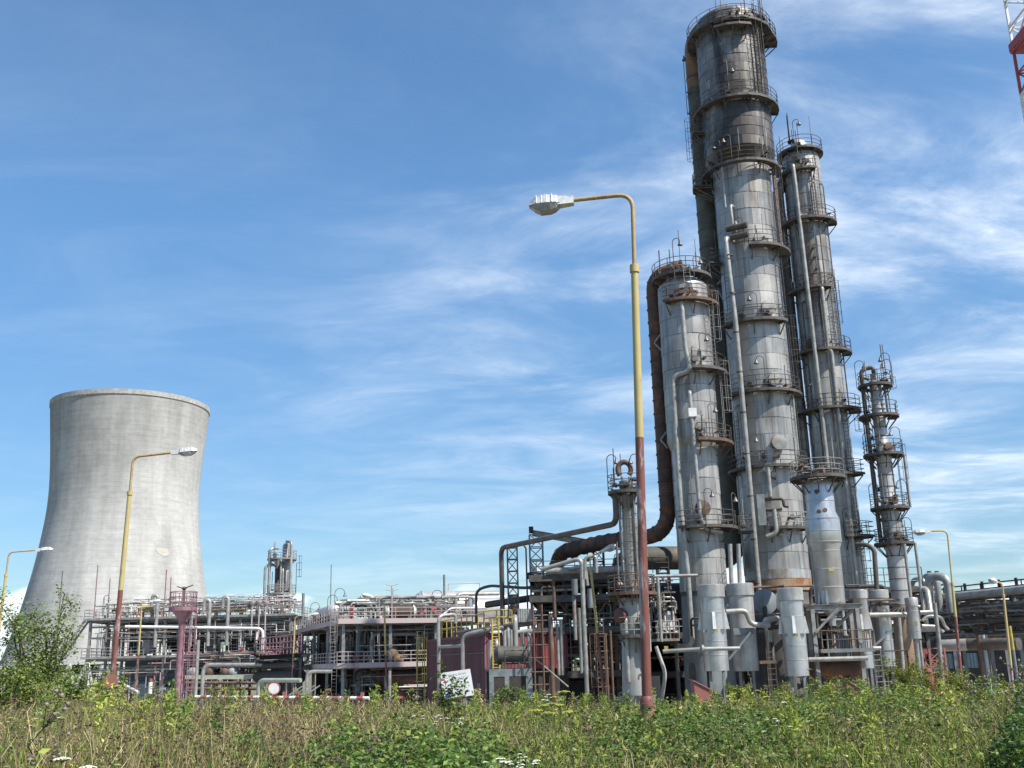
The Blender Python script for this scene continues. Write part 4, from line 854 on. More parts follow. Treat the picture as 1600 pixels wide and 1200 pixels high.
def clutter(root, F, u0, u1, v0, v1, z0, z1, n, seed, mats, rmin=.05, rmax=.16, vert=.45):
    """individual pipe runs between the floors"""
    r_ = random.Random(seed)
    for i in range(n):
        m = r_.choice(mats); r = rmin+(rmax-rmin)*r_.random()**2.2; v = r_.uniform(v0, v1)
        if r_.random() < vert:
            u = r_.uniform(u0, u1); za = z0+(z1-z0)*r_.choice((0, 0, .3)); zb = z0+(z1-z0)*r_.uniform(.6, 1); pts = [F.p(u, v, za), F.p(u, v, zb)]
            if r_.random() < .6: pts.append(F.p(min(u1, max(u0, u+r_.uniform(-3, 3))), v, zb))
            if len(pts) == 3 and r_.random() < .6: pts.append(pts[-1]+Vector((0, 0, r_.uniform(-1.5, .8))))
        else:
            a = r_.uniform(u0, u1-1); b = min(u1, a+r_.uniform(2.5, .8*(u1-u0))); zz = r_.uniform(z0+.4*(z1-z0), z1); pts = [F.p(a, v, zz), F.p(b, v, zz)]
            if r_.random() < .6: pts.append(F.p(b, v, zz-r_.uniform(.5, (z1-z0)*.6)))
            if r_.random() < .4: pts.insert(0, F.p(a, v, zz-r_.uniform(.5, (z1-z0)*.6)))
        if min((p-q).length for p, q in zip(pts, pts[1:])) < .15: continue
        flanged(root, pts, r, m, r*3.2, 6, seed*1000+i)
def valves(root, F, u0, u1, v0, v1, zs, n, seed, mats):
    r_ = random.Random(seed)
    for i in range(n):
        p = F.p(r_.uniform(u0, u1), r_.uniform(v0, v1), r_.choice(zs)); s = r_.uniform(.12, .25); mb = MB()
        mb.lathe(p, [(0, -s), (s, -s*.9), (s*.5, -s*.2), (s*.5, s*.2), (s, s*.9), (0, s)], 8, F.u); mb.tube([p, p+Vector((0, 0, s*2.4))], s*.18, 5); mb.lathe(p+Vector((0, 0, s*2.4)), [(s*.8, -.02), (s*.9, 0), (s*.8, .02)], 10); mb.build('valve', r_.choice(mats), root)
def drum(name, label, c, axis, L_, r, m, cat='drum', group=None, saddles=2, msad=None, floor=None, mend=None):
    c = Vector(c); ax = Vector(axis).normalized(); root = thing(name, label, cat, c, group)
    MB().lathe(c-ax*L_/2, [(r, 0), (r, L_)], 22, ax).build('shell', m, root)
    for s in (-1, 1): MB().lathe(c+ax*(s*L_/2), [(r+.06, -.08), (r+.06, .02), (r*.98, .03), (r*.85, r*.28), (r*.5, r*.45), (0, r*.5)], 22, ax*s).build('end_cap', mend or m, root)
    sd = ax.cross(Vector((0, 0, 1))).normalized()
    for k in range(saddles):
        q = c+ax*L_*(-.3+.6*k/max(1, saddles-1)); fz = floor if floor is not None else c.z-r*1.6
        mb = MB(); mb.hexa([q-ax*.12-sd*r*.8+Vector((0, 0, fz-c.z)), q+ax*.12-sd*r*.8+Vector((0, 0, fz-c.z)), q+ax*.12+sd*r*.8+Vector((0, 0, fz-c.z)), q-ax*.12+sd*r*.8+Vector((0, 0, fz-c.z)), q-ax*.12-sd*r*.7-Vector((0, 0, r*.4)), q+ax*.12-sd*r*.7-Vector((0, 0, r*.4)), q+ax*.12+sd*r*.7-Vector((0, 0, r*.4)), q-ax*.12+sd*r*.7-Vector((0, 0, r*.4))]); mb.build('saddle', msad or M_STEEL, root)
    return root
GREYS = [M_PIPE, M_PIPE, M_STEELL, M_PIPED, M_STEEL, M_SILV2]
DARKS = [M_PIPED, M_STEEL, M_STEEL, M_PIPE, M_RSTEEL, M_STEELL]

# -- unit B: two-storey pink decks, centre left
def unit_b():
    a = at(536, 1042, 100); F = Fr(a.x, a.y, 20); U = 13.5; V = 34.0; z1 = zat(a.x, a.y, 1038); z2 = zat(a.x, a.y, 969)
    root, us, vs_ = unit(F, U, V, [z1, z2], 'two-storey open process unit with faded pink decks and white posts, left of the burgundy shed', M_STEELL, M_PINK, M_CONCD, 4, 5, fascia=M_PINK, mrail=M_PINK)
    # added dark wall sheet standing in for the gloom behind both floors
    mb = MB(); F.box(mb, 1, U, V*.62, V*.62+.3, PAD, z2-.5); mb.build('wall_or_shade_sheet', M_DARK, root)
    for u, v, r in ((2.2, 3, .42), (5.3, 3.5, .5), (9.0, 3, .42), (11.5, 5, .5)):
        MB().lathe(F.p(u, v, 0), [(r, PAD), (r, z2-.4)], 16).build('riser_pipe', M_SKIRT, root)
    for (pts, r, m) in (([F.p(3.0, 1.5, z1), F.p(3.0, 1.5, z2-1.3), F.p(7.7, 1.5, z2-1.3), F.p(7.7, 1.5, z1)], .21, M_PIPE), ([F.p(-.2, .6, z2-.9), F.p(12, .6, z2-.9)], .08, M_STEELL), ([F.p(4, -.3, z1-2.2), F.p(12, -.3, z1-2.2)], .09, M_PIPE), ([F.p(6.3, 1, z1-1.2), F.p(12.5, 1, z1-1.2)], .33, M_PIPED)): pipe(root, pts, r, m, .6, 10)
    clutter(root, F, .5, U-1, .5, 8, PAD+.3, z1-.6, 40, 3, DARKS); clutter(root, F, .5, U-1, .5, 10, z1+.2, z2-.6, 50, 4, DARKS); clutter(root, F, .2, U-.4, -.4, 3, z1+.1, z2-.3, 60, 14, [M_PIPE, M_STEELL, M_PINK, M_STEELB], .025, .08, .55); clutter(root, F, -.4, 1.5, 1, V-1, z1+.1, z2-.3, 40, 15, [M_PIPE, M_STEELL, M_STEELB], .03, .09, .8); clutter(root, F, .2, U-.4, -.6, 3, PAD+.2, z1-.3, 50, 16, [M_PIPE, M_STEELL, M_PINK, M_RSTEEL], .025, .09, .5)
    clutter(root, F, .2, U-.5, .3, 8, z2+.1, z2+2.4, 60, 5, GREYS+[M_RUST, M_PINK, M_STEELB], .04, .17, .35); clutter(root, F, 0.3, 3, 8, V-2, z1+.2, z2-.6, 26, 6, DARKS); clutter(root, F, .3, 5, 6, V-1, z2+.1, z2+2.0, 50, 8, GREYS+[M_PINK, M_STEELB], .04, .16, .5)
    valves(root, F, .5, U-1, -.2, 2, [z2+.5, z2+.9, z1+.5, PAD+1], 60, 9, [M_STEEL, M_RED, M_PIPE, M_DARK, M_RSTEEL])
    ladder_mb(F.p(-1.0, -1.0, PAD), F.p(-1.0, -1.0, z1), F.u).build('ladder', M_STEELL, root)
    l = ladder_mb(F.p(-1.2, -1.0, z1), F.p(-1.2, -1.0, z2+1), F.u).build('ladder', M_STEELL, root); cage_mb(F.p(-1.2, -1.0, z1+2), F.p(-1.2, -1.0, z2+1), -F.v, F.u).build('cage', M_STEELL, l)
    # pink stair landing at its far left end
    pink = MB(); F.box(pink, -2.2, -.8, V-4, V, z2-2.3, z2-2.0); pink.build('landing_deck', M_PURP, root)
    # pipes and drums on the roof deck
    pipe(root, [F.p(3.0, 2.2, z2), F.p(3.0, 2.2, z2+1.9), F.p(.7, 2.2, z2+1.9)], .19, M_PIPE, .6, 10)
    pipe(root, [F.p(.2, 3, z2), F.p(.2, 3, z2+1.8), F.p(3.0, 3, z2+1.8), F.p(3.0, 3, z2+.4)], .17, M_PIPE, .6, 10)
    pipe(root, [F.p(-.2, 3.4, z2+1.75), F.p(6.2, 3.4, z2+1.75)], .24, M_PIPE, .6, 10)
    pipe(root, [F.p(6.0, 2, z2+1.6), F.p(6.0, 2, z2+2.2), F.p(9.0, 2, z2+2.2), F.p(9.0, 2, z2)], .2, M_PIPE, .8, 10)
    pipe(root, [F.p(11.6, 2, z2+.5), F.p(11.6, 2, z2+2.5), F.p(16.5, 3, z2+2.6)], .2, M_PIPE, .8, 10)
    pipe(root, [F.p(9.6, -.4, z2+.4), F.p(10.4, -.4, z2+1.0), F.p(14, -.4, z2+1.0)], .1, M_WHITE, .3)
    for u, v, h, r in ((-.1, 25, 4.2, .17), (5.6, 4, 3.2, .1), (11.0, 4, 4.6, .11), (9.1, 7, 2.8, .06), (1.0, 13, 6.4, .05)): MB().tube([F.p(u, v, z2), F.p(u, v, z2+h)], r, 8).build('vent_stack', M_STEELB, root)
    for u, v, h in ((0, 20, 3.0), (0, 9, 3.1), (0, 5, 3.6), (0, 26, 1.9), (8.6, 0, 2.9)): goose(root, F.p(u, v, z2), h, Vector((1, 0, 0)), 1.0)
    # red valve tree
    mb = MB(); mb.tube([F.p(4.6, 0, z2), F.p(4.6, 0, z2+3.2)], .07, 6)
    for k in (1.6, 2.2, 2.7, 3.2): mb.tube([F.p(4.0, 0, z2+k+.12), F.p(4.6, 0, z2+k), F.p(5.2, 0, z2+k+.15)], .04, 5)
    mb.build('valve_tree', M_PINK, root)
    mb = MB(); mb.box(F.p(.5, -.5, z2+.3), F.p(.9, -.1, z2+1.3)); mb.build('red_cabinet', M_RED, root)
    # separate drums
    drum('drum', 'small rusty brown drum with a white rounded end on the pink upper deck', F.p(5.6, .7, z2+.75), F.u, 2.6, .62, M_RUST, floor=z2, mend=M_WHITE)
    drum('drum', 'pale horizontal drum at the back left of the pink upper deck', F.p(1.4, 17, z2+1.5), F.v, 9, .75, M_DRUMW, floor=z2)
    drum('drum', 'short pale drum end facing forward on the left of the pink upper deck', F.p(.6, 23, z2+.8), F.v, 2.5, .6, M_SKIRTC, floor=z2)
    for (px, py, lab) in ((601, 1020, 'rust-rimmed green exchanger end behind the pink lower railing'), (664, 1011, 'upper rusty exchanger end beside the yellow caged ladder'), (664, 1030, 'lower rusty exchanger end beside the yellow caged ladder'), (612, 1030, 'dull pinkish exchanger end at railing height under the green one')):
        q = at(px, py, 102.5); drum('exchanger', lab, q+Vector((0, 2.0, 0)), F.v, 4, .42 if py != 1020 else .58, M_RUST if px > 650 else M_OLIVE, 'heat exchanger', floor=z1, mend=MATS['orange_rust_jacket'])
    q = at(632, 1055, 101); drum('drum', 'rust-brown horizontal drum hanging low beneath the pink lower deck', q+Vector((0, 2, -.2)), F.u, 5.5, .7, M_RUST, floor=PAD)
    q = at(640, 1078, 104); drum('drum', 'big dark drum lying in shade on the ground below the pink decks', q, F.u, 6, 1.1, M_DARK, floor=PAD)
    q = at(655, 1087, 108); t = thing('cabinet', 'pale cream cabinet on the ground behind the yellow caged ladder', 'cabinet', (q.x, q.y, PAD))
    MB().box((q.x-.5, q.y, PAD), (q.x+.6, q.y+.6, q.z+1.2)).build('body', M_WHITE, t); MB().box((q.x-.44, q.y-.03, PAD+.2), (q.x+.05, q.y-.004, q.z+1.1)).build('door', M_SKIRTC, t)
    # silver tanks on the back of the deck
    for px, py, Y_, r, L_, lab in ((722, 950, 128, 2.05, 10, 'largest silver horizontal tank, rising behind the pink unit with a railed top'), (666, 948, 122, 1.25, 5, 'smaller silver horizontal tank left of the largest one'), (768, 953, 126, 1.5, 5, 'silver tank end right of the largest one, behind the thin dark pipe')):
        q = at(px, py, Y_); t = drum('storage_tank', lab, q, (1, .25, 0), L_, r, M_DRUMW, 'tank', None, 2, M_PINK, floor=PAD)
        if r > 2: rail(MB(), [q+Vector((-1.6, -.5, r*.92)), q+Vector((2.2, -.2, r*.92))], 1.0, 3.8, .05, (1,)).build('railing', M_PINK, t)
    return F, z1, z2
FB, B1, B2 = unit_b()
def yellow_stairs():
    a = at(658, 1100, 92); F = Fr(a.x, a.y, 14); b = Vector((a.x, a.y, PAD)); zt = zat(a.x, a.y, 986)
    t = thing('caged_ladder', 'yellow caged ladder at the left end of the burgundy shed', 'ladder', b)
    ladder_mb(b, (a.x, a.y, zt), F.u, .62, .32, .045).build('rails', M_YEL, t); cage_mb(b+Vector((0, 0, 2.6)), (a.x, a.y, zt), -F.v, F.u, .5, 1.2, .035).build('cage', M_YEL, t)
    return a, zt
yellow_stairs()
# -- burgundy shed
def shed():
    A0 = at(761, 1100, 74); B0 = at(668, 1100, 92); d = Vector((B0.x-A0.x, B0.y-A0.y, 0)); L_ = d.length; d.normalize(); nrm = Vector((d.y, -d.x, 0)); nrm = nrm if nrm.x < 0 else -nrm
    inn = -nrm; Wd = 6.0; zt = zat(A0.x, A0.y, 991); zm = zat(A0.x, A0.y, 1047); root = thing('shed', 'burgundy corrugated metal shed with a dark shaded long side', 'shed', (A0.x, A0.y, PAD))
    def sheet(p, dr, out, wd, z0, z1, m, name='cladding_sheet', pitch=.25):
        V = []; k = int(wd/pitch*4); 
        for i in range(k+1):
            o = out*((.0, .045, .045, .0)[i % 4]); q = p+dr*(wd*i/k)+o; V += [Vector((q.x, q.y, z0)), Vector((q.x, q.y, z1))]
        F = [(2*i, 2*i+2, 2*i+3, 2*i+1) for i in range(k)]; o = MB().add(V, F).build(name, m, root)
        return o
    n = int(L_/1.0); zr = lambda s: zt+.25*s/L_
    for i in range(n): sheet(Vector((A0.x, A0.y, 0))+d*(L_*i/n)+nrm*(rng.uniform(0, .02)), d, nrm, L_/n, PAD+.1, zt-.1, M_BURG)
    m = int(Wd/1.0); fr = Vector((A0.x, A0.y, 0)); fdir = (inn*.999).normalized()
    fn = -d
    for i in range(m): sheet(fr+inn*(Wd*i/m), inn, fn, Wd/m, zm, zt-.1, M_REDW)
    mb = MB(); q = [fr+inn*.1+d*.3, fr+inn*Wd+d*.3, fr+inn*Wd+d*.6, fr+inn*.1+d*.6]; mb.hexa([p_+Vector((0, 0, PAD)) for p_ in q]+[p_+Vector((0, 0, zm)) for p_ in q]); mb.build('recess_shade_sheet', M_DARK, root)  # dark sheet standing in for the shaded recess below the red wall
    mb = MB(); p = [fr+nrm*.12-d*.12, fr+d*(L_+.1)+nrm*.12, fr+d*(L_+.1)+inn*(Wd+.1), fr+inn*(Wd+.1)-d*.12]
    mb.hexa([q+Vector((0, 0, zt-.08)) for q in p]+[q+Vector((0, 0, zt+.1)) for q in p]); mb.build('roof', M_BURG, root)
    mb = MB(); q0 = fr+nrm*.10; mb.beam(q0+Vector((0, 0, zt-1.25)), q0+d*L_+Vector((0, 0, zt-1.2)), .06, .10); mb.build('girt', M_STEEL, root)
    MB().beam(fr+nrm*.06-d*.06+Vector((0, 0, PAD)), fr+nrm*.06-d*.06+Vector((0, 0, zt-.1)), .12).build('corner_trim', M_PURP, root)
    q = fr+d*1.6+nrm*.09; z0 = zat(q.x, q.y, 1074); MB().beam(q+Vector((0, 0, z0-.28)), q+Vector((0, 0, z0+.28)), .3, .08).build('notice_plate', M_SKIRTC, root)
    rail(MB(), [fr+d*4+inn*1+Vector((0, 0, zt+.1)), fr+d*(L_-.3)+inn*.8+Vector((0, 0, zt+.1)), fr+d*(L_-.3)+inn*4+Vector((0, 0, zt+.1))], 1.5, 1.6, .045, (1, .55)).build('railing', M_YEL, root)
    # standpipes along the long side
    for px, y0, y1, Yp, r in ((686, 962, 1090, 80, .14), (724, 993, 1090, 74.5, .14)):
        b = at(px, y1, Yp); t = thing('standpipe', 'pale standpipe bending over the shed roof, the one nearer the yellow ladder' if px < 700 else 'pale standpipe running up the shed wall behind the white notice', 'pipe', (b.x, b.y, PAD))
        ztop = zat(b.x, b.y, y0)
        if px < 700: pts = [Vector((b.x, b.y, PAD)), Vector((b.x, b.y, ztop)), at(712, 960, Yp+1), at(712, 974, Yp+1)]
        else: pts = [Vector((b.x, b.y, PAD)), Vector((b.x, b.y, ztop)), at(750, 986, Yp-.5), at(838, 973, Yp-1)]
        pipe(t, pts, r, M_PIPE if px < 700 else M_PIPE, .5, 10)
        if px < 700: pipe(t, [at(686, 1011, Yp), at(722, 1009, 76)], .12, M_STEELL)
    t = thing('overhead_pipe', 'dark pipe sloping over the burgundy shed roof towards the rusty frame', 'pipe', at(740, 985, 75)); pipe(t, [at(716, 990, 77), at(785, 980, 74), at(836, 972, 72)], .2, M_PIPED, .5, 10)
    c = at(773, 1060, 72.5); y_ = thing('caged_ladder', 'orange-yellow ladder on the sunlit red end wall of the shed', 'ladder', (c.x, c.y, PAD))
    for px, zt_ in ((769.5, 1046), (780, 1046)): 
        q = at(px, 1020, 72.5); MB().tube([Vector((q.x, q.y, zat(q.x, q.y, 1046))), Vector((q.x, q.y, zat(q.x, q.y, 967)))], .07, 6).build('rail', M_YEL, y_)
    mb = MB()
    for k in range(16): a_, b_ = at(769.5, 1043-k*4.8, 72.5), at(780, 1043-k*4.8, 72.5); mb.tube([a_, b_], .03, 5)
    mb.build('rungs', M_YEL, y_)
    rail(MB(), [at(756, 978, 74), at(782, 976, 73), at(800, 976, 76)], 1.0, 1.2, .045, (1, .5)).build('railing', M_YEL, y_)
shed()
# -- notice board
def notice():
    Y_ = 41; c = at(714, 1069, Y_); t = thing('notice_board', 'tilted white notice board with grey text lines and a blue square, before the burgundy shed', 'sign', (c.x, c.y, gz(c.x, c.y)))
    ux = Vector((math.cos(R(6.5)), .10, math.sin(R(6.5)))).normalized(); uz = Vector((-math.sin(R(9)), .06, math.cos(R(9)))).normalized(); n = ux.cross(uz).normalized(); n = n if n.y < 0 else -n
    W, H = 1.17, .98
    def rect(a, b, c_, d_, off, m, name, th=.004):
        mb = MB(); P = [c+ux*x+uz*z_+n*o for o in (off, off+th) for x, z_ in ((a, c_), (b, c_), (b, d_), (a, d_))]; mb.hexa(P); return mb.build(name, m, t)
    rect(-W/2, W/2, -H/2, H/2, 0, mat('notice_white', (.62, .63, .64), (.54, .55, .55), 3, .5, c3=(.40, .39, .36), c3amt=.34, c3scale=3), 'board', .025)
    r_ = random.Random(5)
    mb = MB()
    def line(x0, x1, z_, h):
        x = x0
        while x < x1:
            w_ = min(r_.uniform(.05, .13), x1-x); P = [c+ux*xx+uz*zz+n*o for o in (.027, .03) for xx, zz in ((x, z_-h/2), (x+w_, z_-h/2), (x+w_, z_+h/2), (x, z_+h/2))]; mb.hexa(P); x += w_+.025
    line(-.27, .05, .36, .055); line(.10, .40, .36, .055)
    for z_, a, b in ((.24, -.27, .50), (.17, -.27, .34), (-.02, -.25, .46), (-.10, -.25, .34), (-.18, -.25, -.05), (-.30, -.25, .46), (-.38, -.25, .2)): line(a, b, z_, .02)
    mb.build('text_line', M_INK, t)
    rect(-.5, -.30, -.46, -.29, .027, M_BLUE, 'blue_square')
    mb = MB(); tri = [(-.52, .10), (-.36, .10), (-.44, .24)]; P = [c+ux*x+uz*z_+n*o for o in (.027, .031) for x, z_ in tri]; mb.add(P, [(0, 1, 2), (5, 4, 3), (0, 1, 4, 3), (1, 2, 5, 4), (2, 0, 3, 5)]); mb.build('red_triangle', M_RED, t)
    for s in (-.38, .38): p = c+ux*s-n*.05; MB().tube([Vector((p.x, p.y, gz(p.x, p.y)-.2)), p+uz*.3], .03, 6).build('post', M_STEELL, t)
notice()
# -- rusty multi-deck frame in the middle
def unit_d():
    a = at(846, 1050, 77); b = at(965, 1050, 77); F = Fr(a.x, a.y, -4); U = (b.x-a.x); V = 13.0
    fl = [zat(a.x, a.y, 1052), zat(a.x, a.y, 984), zat(a.x, a.y, 934), zat(a.x, a.y, 902)]
    root, us, vs_ = unit(F, U, V, fl, 'rusty many-decked steel frame crowded with pipes, between the burgundy shed and the red lamp pole', M_RSTEEL, M_STEEL, M_STEEL, 4, 4, fascia=M_STEEL, rails=False)
    rail(MB(), [F.p(-.5, V, fl[3]), F.p(-.5, -.6, fl[3]), F.p(U+4, -.6, fl[3])], 1.1, 1.4, .03).build('railing', M_STEEL, root)
    rail(MB(), [F.p(0, -.6, fl[0]), F.p(3.4, -.6, fl[0])], 1.1, 1.2, .035).build('railing', M_STEELL, root); rail(MB(), [F.p(-.5, -.6, fl[1]), F.p(U, -.6, fl[1])], 1.0, 1.6, .03, (1,)).build('railing', M_STEELL, root)
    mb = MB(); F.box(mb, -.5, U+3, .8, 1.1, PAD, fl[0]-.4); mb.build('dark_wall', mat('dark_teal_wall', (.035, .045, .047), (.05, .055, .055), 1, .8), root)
    for p, q in ((F.p(.2, -.4, fl[3]-.5), F.p(2.8, -.4, fl[2]-2)), (F.p(-.8, -.5, fl[1]-1), F.p(1.6, -.5, fl[0])), (F.p(-1, -.5, fl[0]-.3), F.p(.9, -.5, PAD)), (F.p(2.1, 2, fl[2]), F.p(5, 2, fl[1])), (F.p(U-.2, -.4, fl[2]), F.p(U-2, -.4, fl[1]))): MB().beam(p, q, .12, .1).build('brace', M_RSTEEL, root)
    clutter(root, F, -.8, U+1, -.3, 9, fl[2], fl[3]-.4, 26, 21, DARKS, .06, .2, .3); clutter(root, F, -.8, U+1, -.3, 9, fl[1]+.1, fl[2]-.4, 34, 22, DARKS, .05, .16, .35)
    clutter(root, F, -.8, U+1, -.3, 8, fl[0]+.1, fl[1]-.4, 44, 23, DARKS+[M_PIPE], .05, .18, .5); clutter(root, F, 0, U+2, -.4, .6, PAD, fl[0]-.5, 12, 24, DARKS, .05, .12, .6)
    clutter(root, F, -1, U+1, -.8, 3, fl[0], fl[2], 70, 26, [M_PIPE, M_STEELL, M_RSTEEL, M_STEEL], .025, .07, .6); clutter(root, F, -1, U+1, -.8, 5, fl[2]-.5, fl[3]+.6, 40, 27, [M_PIPE, M_STEELL, M_RSTEEL, M_PIPED], .03, .10, .35)
    valves(root, F, -.5, U, -.5, 3, [fl[0]+.6, fl[1]+.5, fl[2]+.5, fl[1]+1.2], 36, 25, [M_STEEL, M_PIPE, M_DARK, mat('green_valve', (.05, .12, .09)), M_RSTEEL])
    pipe(root, [F.p(.6, -.7, fl[3]+.35), F.p(U+1, -.7, fl[3]+.35)], .26, M_PIPE, .5, 12)
    pipe(root, [F.p(-.5, -.3, fl[2]+.5), F.p(2.6, -.3, fl[2]+.5)], .14, M_PIPE)
    for (px, y0, y1, Yp, r, m, extra) in ((913, 872, 1085, 73, .155, M_PIPE, [(846, 890, 74)]), (878, 968, 1055, 74, .14, M_PIPE, []), (872, 975, 1055, 74, .12, M_STEELL, []), (907, 950, 1052, 75, .14, M_PIPE, []), (911, 935, 995, 75.5, .1, M_STEELL, []), (862, 960, 1095, 74, .17, M_RSTEEL, []), (866, 905, 970, 74, .12, M_RSTEEL, []), (898, 905, 930, 74, .22, M_STEELB, []), (922, 920, 950, 74, .2, M_STEELB, []), (898, 930, 1000, 74.2, .13, M_STEELL, [])):
        bq = at(px, (y0+y1)/2, Yp); zt, zb = zat(bq.x, bq.y, y0), zat(bq.x, bq.y, y1); pts = [Vector((bq.x, bq.y, zb)), Vector((bq.x, bq.y, zt))]+[at(*e) for e in extra]; pipe(root, pts, r, m, .5, 10)
    # caged ladder in front
    q = at(940, 1060, 70); zt = zat(q.x, q.y, 968); b = Vector((q.x, q.y, PAD)); l = ladder_mb(b, (q.x, q.y, zt), (1, 0, 0), .5, .32, .035).build('ladder', M_RSTEEL, root); cage_mb(b+Vector((0, 0, 2.3)), (q.x, q.y, zt), (-.5, -1, 0), (1, -.3, 0), .55, 1.1, .03).build('cage', M_RSTEEL, l)
    for px, y0, y1 in ((948, 990, 1090), (956, 985, 1080)): bq = at(px, 1040, 70.5); pipe(root, [Vector((bq.x, bq.y, PAD)), Vector((bq.x, bq.y, zat(bq.x, bq.y, y0)))], .09, M_RSTEEL)
    # stairs
    for k in range(9): p = F.p(3.6+k*.28, -1.0, fl[0]-k*.34); MB().beam(p-F.v*.4, p+F.v*.4, .26, .05).build('stair_tread', M_STEEL, root)
    for k in range(9): p = F.p(U-1.4+k*.3, -2.4, fl[0]-.4-k*.36); MB().beam(p-F.v*.4, p+F.v*.4, .26, .05).build('stair_tread', M_STEELL, root)
    for dv in (-1.4, -.6): MB().beam(F.p(3.5, dv, fl[0]), F.p(6.1, dv, fl[0]-3.1), .05, .2).build('stair_stringer', M_STEEL, root)
    # orange drum bits and red cabinet
    c = at(902, 1016, 78); MB().box(c+Vector((-.35, 0, -.55)), c+Vector((.35, .4, .55))).build('red_cabinet', MATS['red_sheet'], root)
    # tall bridge pipe in front (inverted U)
    pipe(root, [at(914, 905, 72), at(914, 871, 72), at(931, 868, 72), at(932, 895, 72)], .12, M_PIPE, .3, 8)
    return F, fl, U
FD, DF, DU = unit_d()
def portal():
    a = at(765, 1100, 67); b = at(832, 1100, 67); z2 = zat(a.x, a.y, 1046); F = Fr(a.x, a.y, 2); U = b.x-a.x
    root = thing('steel_landing', 'blue-grey steel landing with railing beside the red shed end, an insulated drum lying on it', 'steel frame', (a.x, a.y, PAD))
    for u in (0.15, U*.42, U-.1): ibeam(MB(), F.p(u, 0, PAD), F.p(u, 0, z2-.45), .3, .28).build('post', M_STEELB, root)
    for u in (.15, U-.1): ibeam(MB(), F.p(u, 3, PAD), F.p(u, 3, z2-.45), .3, .28).build('post', M_STEELB, root)
    mb = MB(); F.box(mb, 0, U, -.15, .05, z2-.45, z2); mb.build('beam', M_STEELB, root); mb = MB(); F.box(mb, -.1, U+.1, .06, 3.4, z2-.12, z2+.02); mb.build('deck', M_STEEL, root)
    rail(MB(), [F.p(U*.38, -.1, z2), F.p(U-.1, -.1, z2)], 1.1, 1.2, .03).build('railing', M_STEEL, root)
    for k, (px, y0, y1) in enumerate(((789, 985, 1020), (795, 982, 1020), (799, 984, 1018), (806, 963, 1018), (816, 988, 1020), (827, 990, 1045), (766, 1000, 1050), (776, 1000, 1030))):
        q = at(px, 1010, 68); pipe(root, [Vector((q.x, q.y, zat(q.x, q.y, y1))), Vector((q.x, q.y, zat(q.x, q.y, y0)))]+([q+Vector((0, 1.5, 0))+Vector((0, 0, zat(q.x, q.y, y0)-q.z))] if k % 2 else []), .12 if k != 3 else .16, M_PIPE)
    MB().tube([at(785, 991, 68.4), at(832, 986, 68.4)], .17, 10).build('header_pipe', M_PIPE, root)
    for k in range(7): q = at(811+k*3.6, 970, 72); MB().tube([Vector((q.x, q.y, zat(q.x, q.y, 972))), Vector((q.x, q.y, zat(q.x, q.y, 951)))], .11, 8).build('pipe', M_PIPE, root)
    drum('drum', 'soot-stained insulated drum on the blue-grey landing beside the red shed end', F.p(U*.55, 1.0, z2+.85), F.u, 1.7, .58, MATS['dark_olive_jacket'], floor=z2, mend=M_STEEL)
    # rusty scaffold in front
    s = thing('scaffold', 'thin rusty scaffold tower standing between the landing and the rusty frame', 'scaffold', at(845, 1090, 66)); q0 = at(836, 1060, 66); q1 = at(850, 1060, 66)
    for q in (q0, q1):
        for dy in (0, 1.4): MB().tube([Vector((q.x, q.y+dy, PAD)), Vector((q.x, q.y+dy, zat(q.x, q.y, 945)))], .06, 6).build('standard', M_RSTEEL, s)
    for py in (970, 988, 1008, 1028, 1050, 1070): 
        z_ = zat(q0.x, q0.y, py); MB().tube([(q0.x-.3, q0.y, z_), (q1.x+.3, q1.y, z_)], .045, 5).build('ledger', M_RSTEEL, s); MB().tube([(q1.x, q1.y-.2, z_), (q1.x, q1.y+1.6, z_)], .045, 5).build('ledger', M_RSTEEL, s)
    MB().tube([(q0.x, q0.y, zat(q0.x, q0.y, 1028)), (q1.x+1.5, q1.y+1, zat(q0.x, q0.y, 1075))], .05, 5).build('brace', M_STEELL, s)
portal()
def lattice(root, p0, p1, wd, n, m, mb2=None, leg=.11, nm='lattice'):
    p0, p1 = Vector(p0), Vector(p1); cs = [Vector((sx*wd/2, sy*wd/2, 0)) for sx, sy in ((-1, -1), (1, -1), (1, 1), (-1, 1))]
    for c in cs: MB().beam(p0+c, p1+c, leg).build('leg', m, root)
    mb = MB()
    for k in range(n):
        a, b = p0+(p1-p0)*(k/n), p0+(p1-p0)*((k+1)/n)
        for i in range(4):
            c, d = cs[i], cs[(i+1) % 4]
            if k % 2: c, d = d, c
            mb.beam(a+c, b+d, leg*.55); mb.beam(b+c, b+d, leg*.55)
    mb.build('bracing', mb2 or m, root)
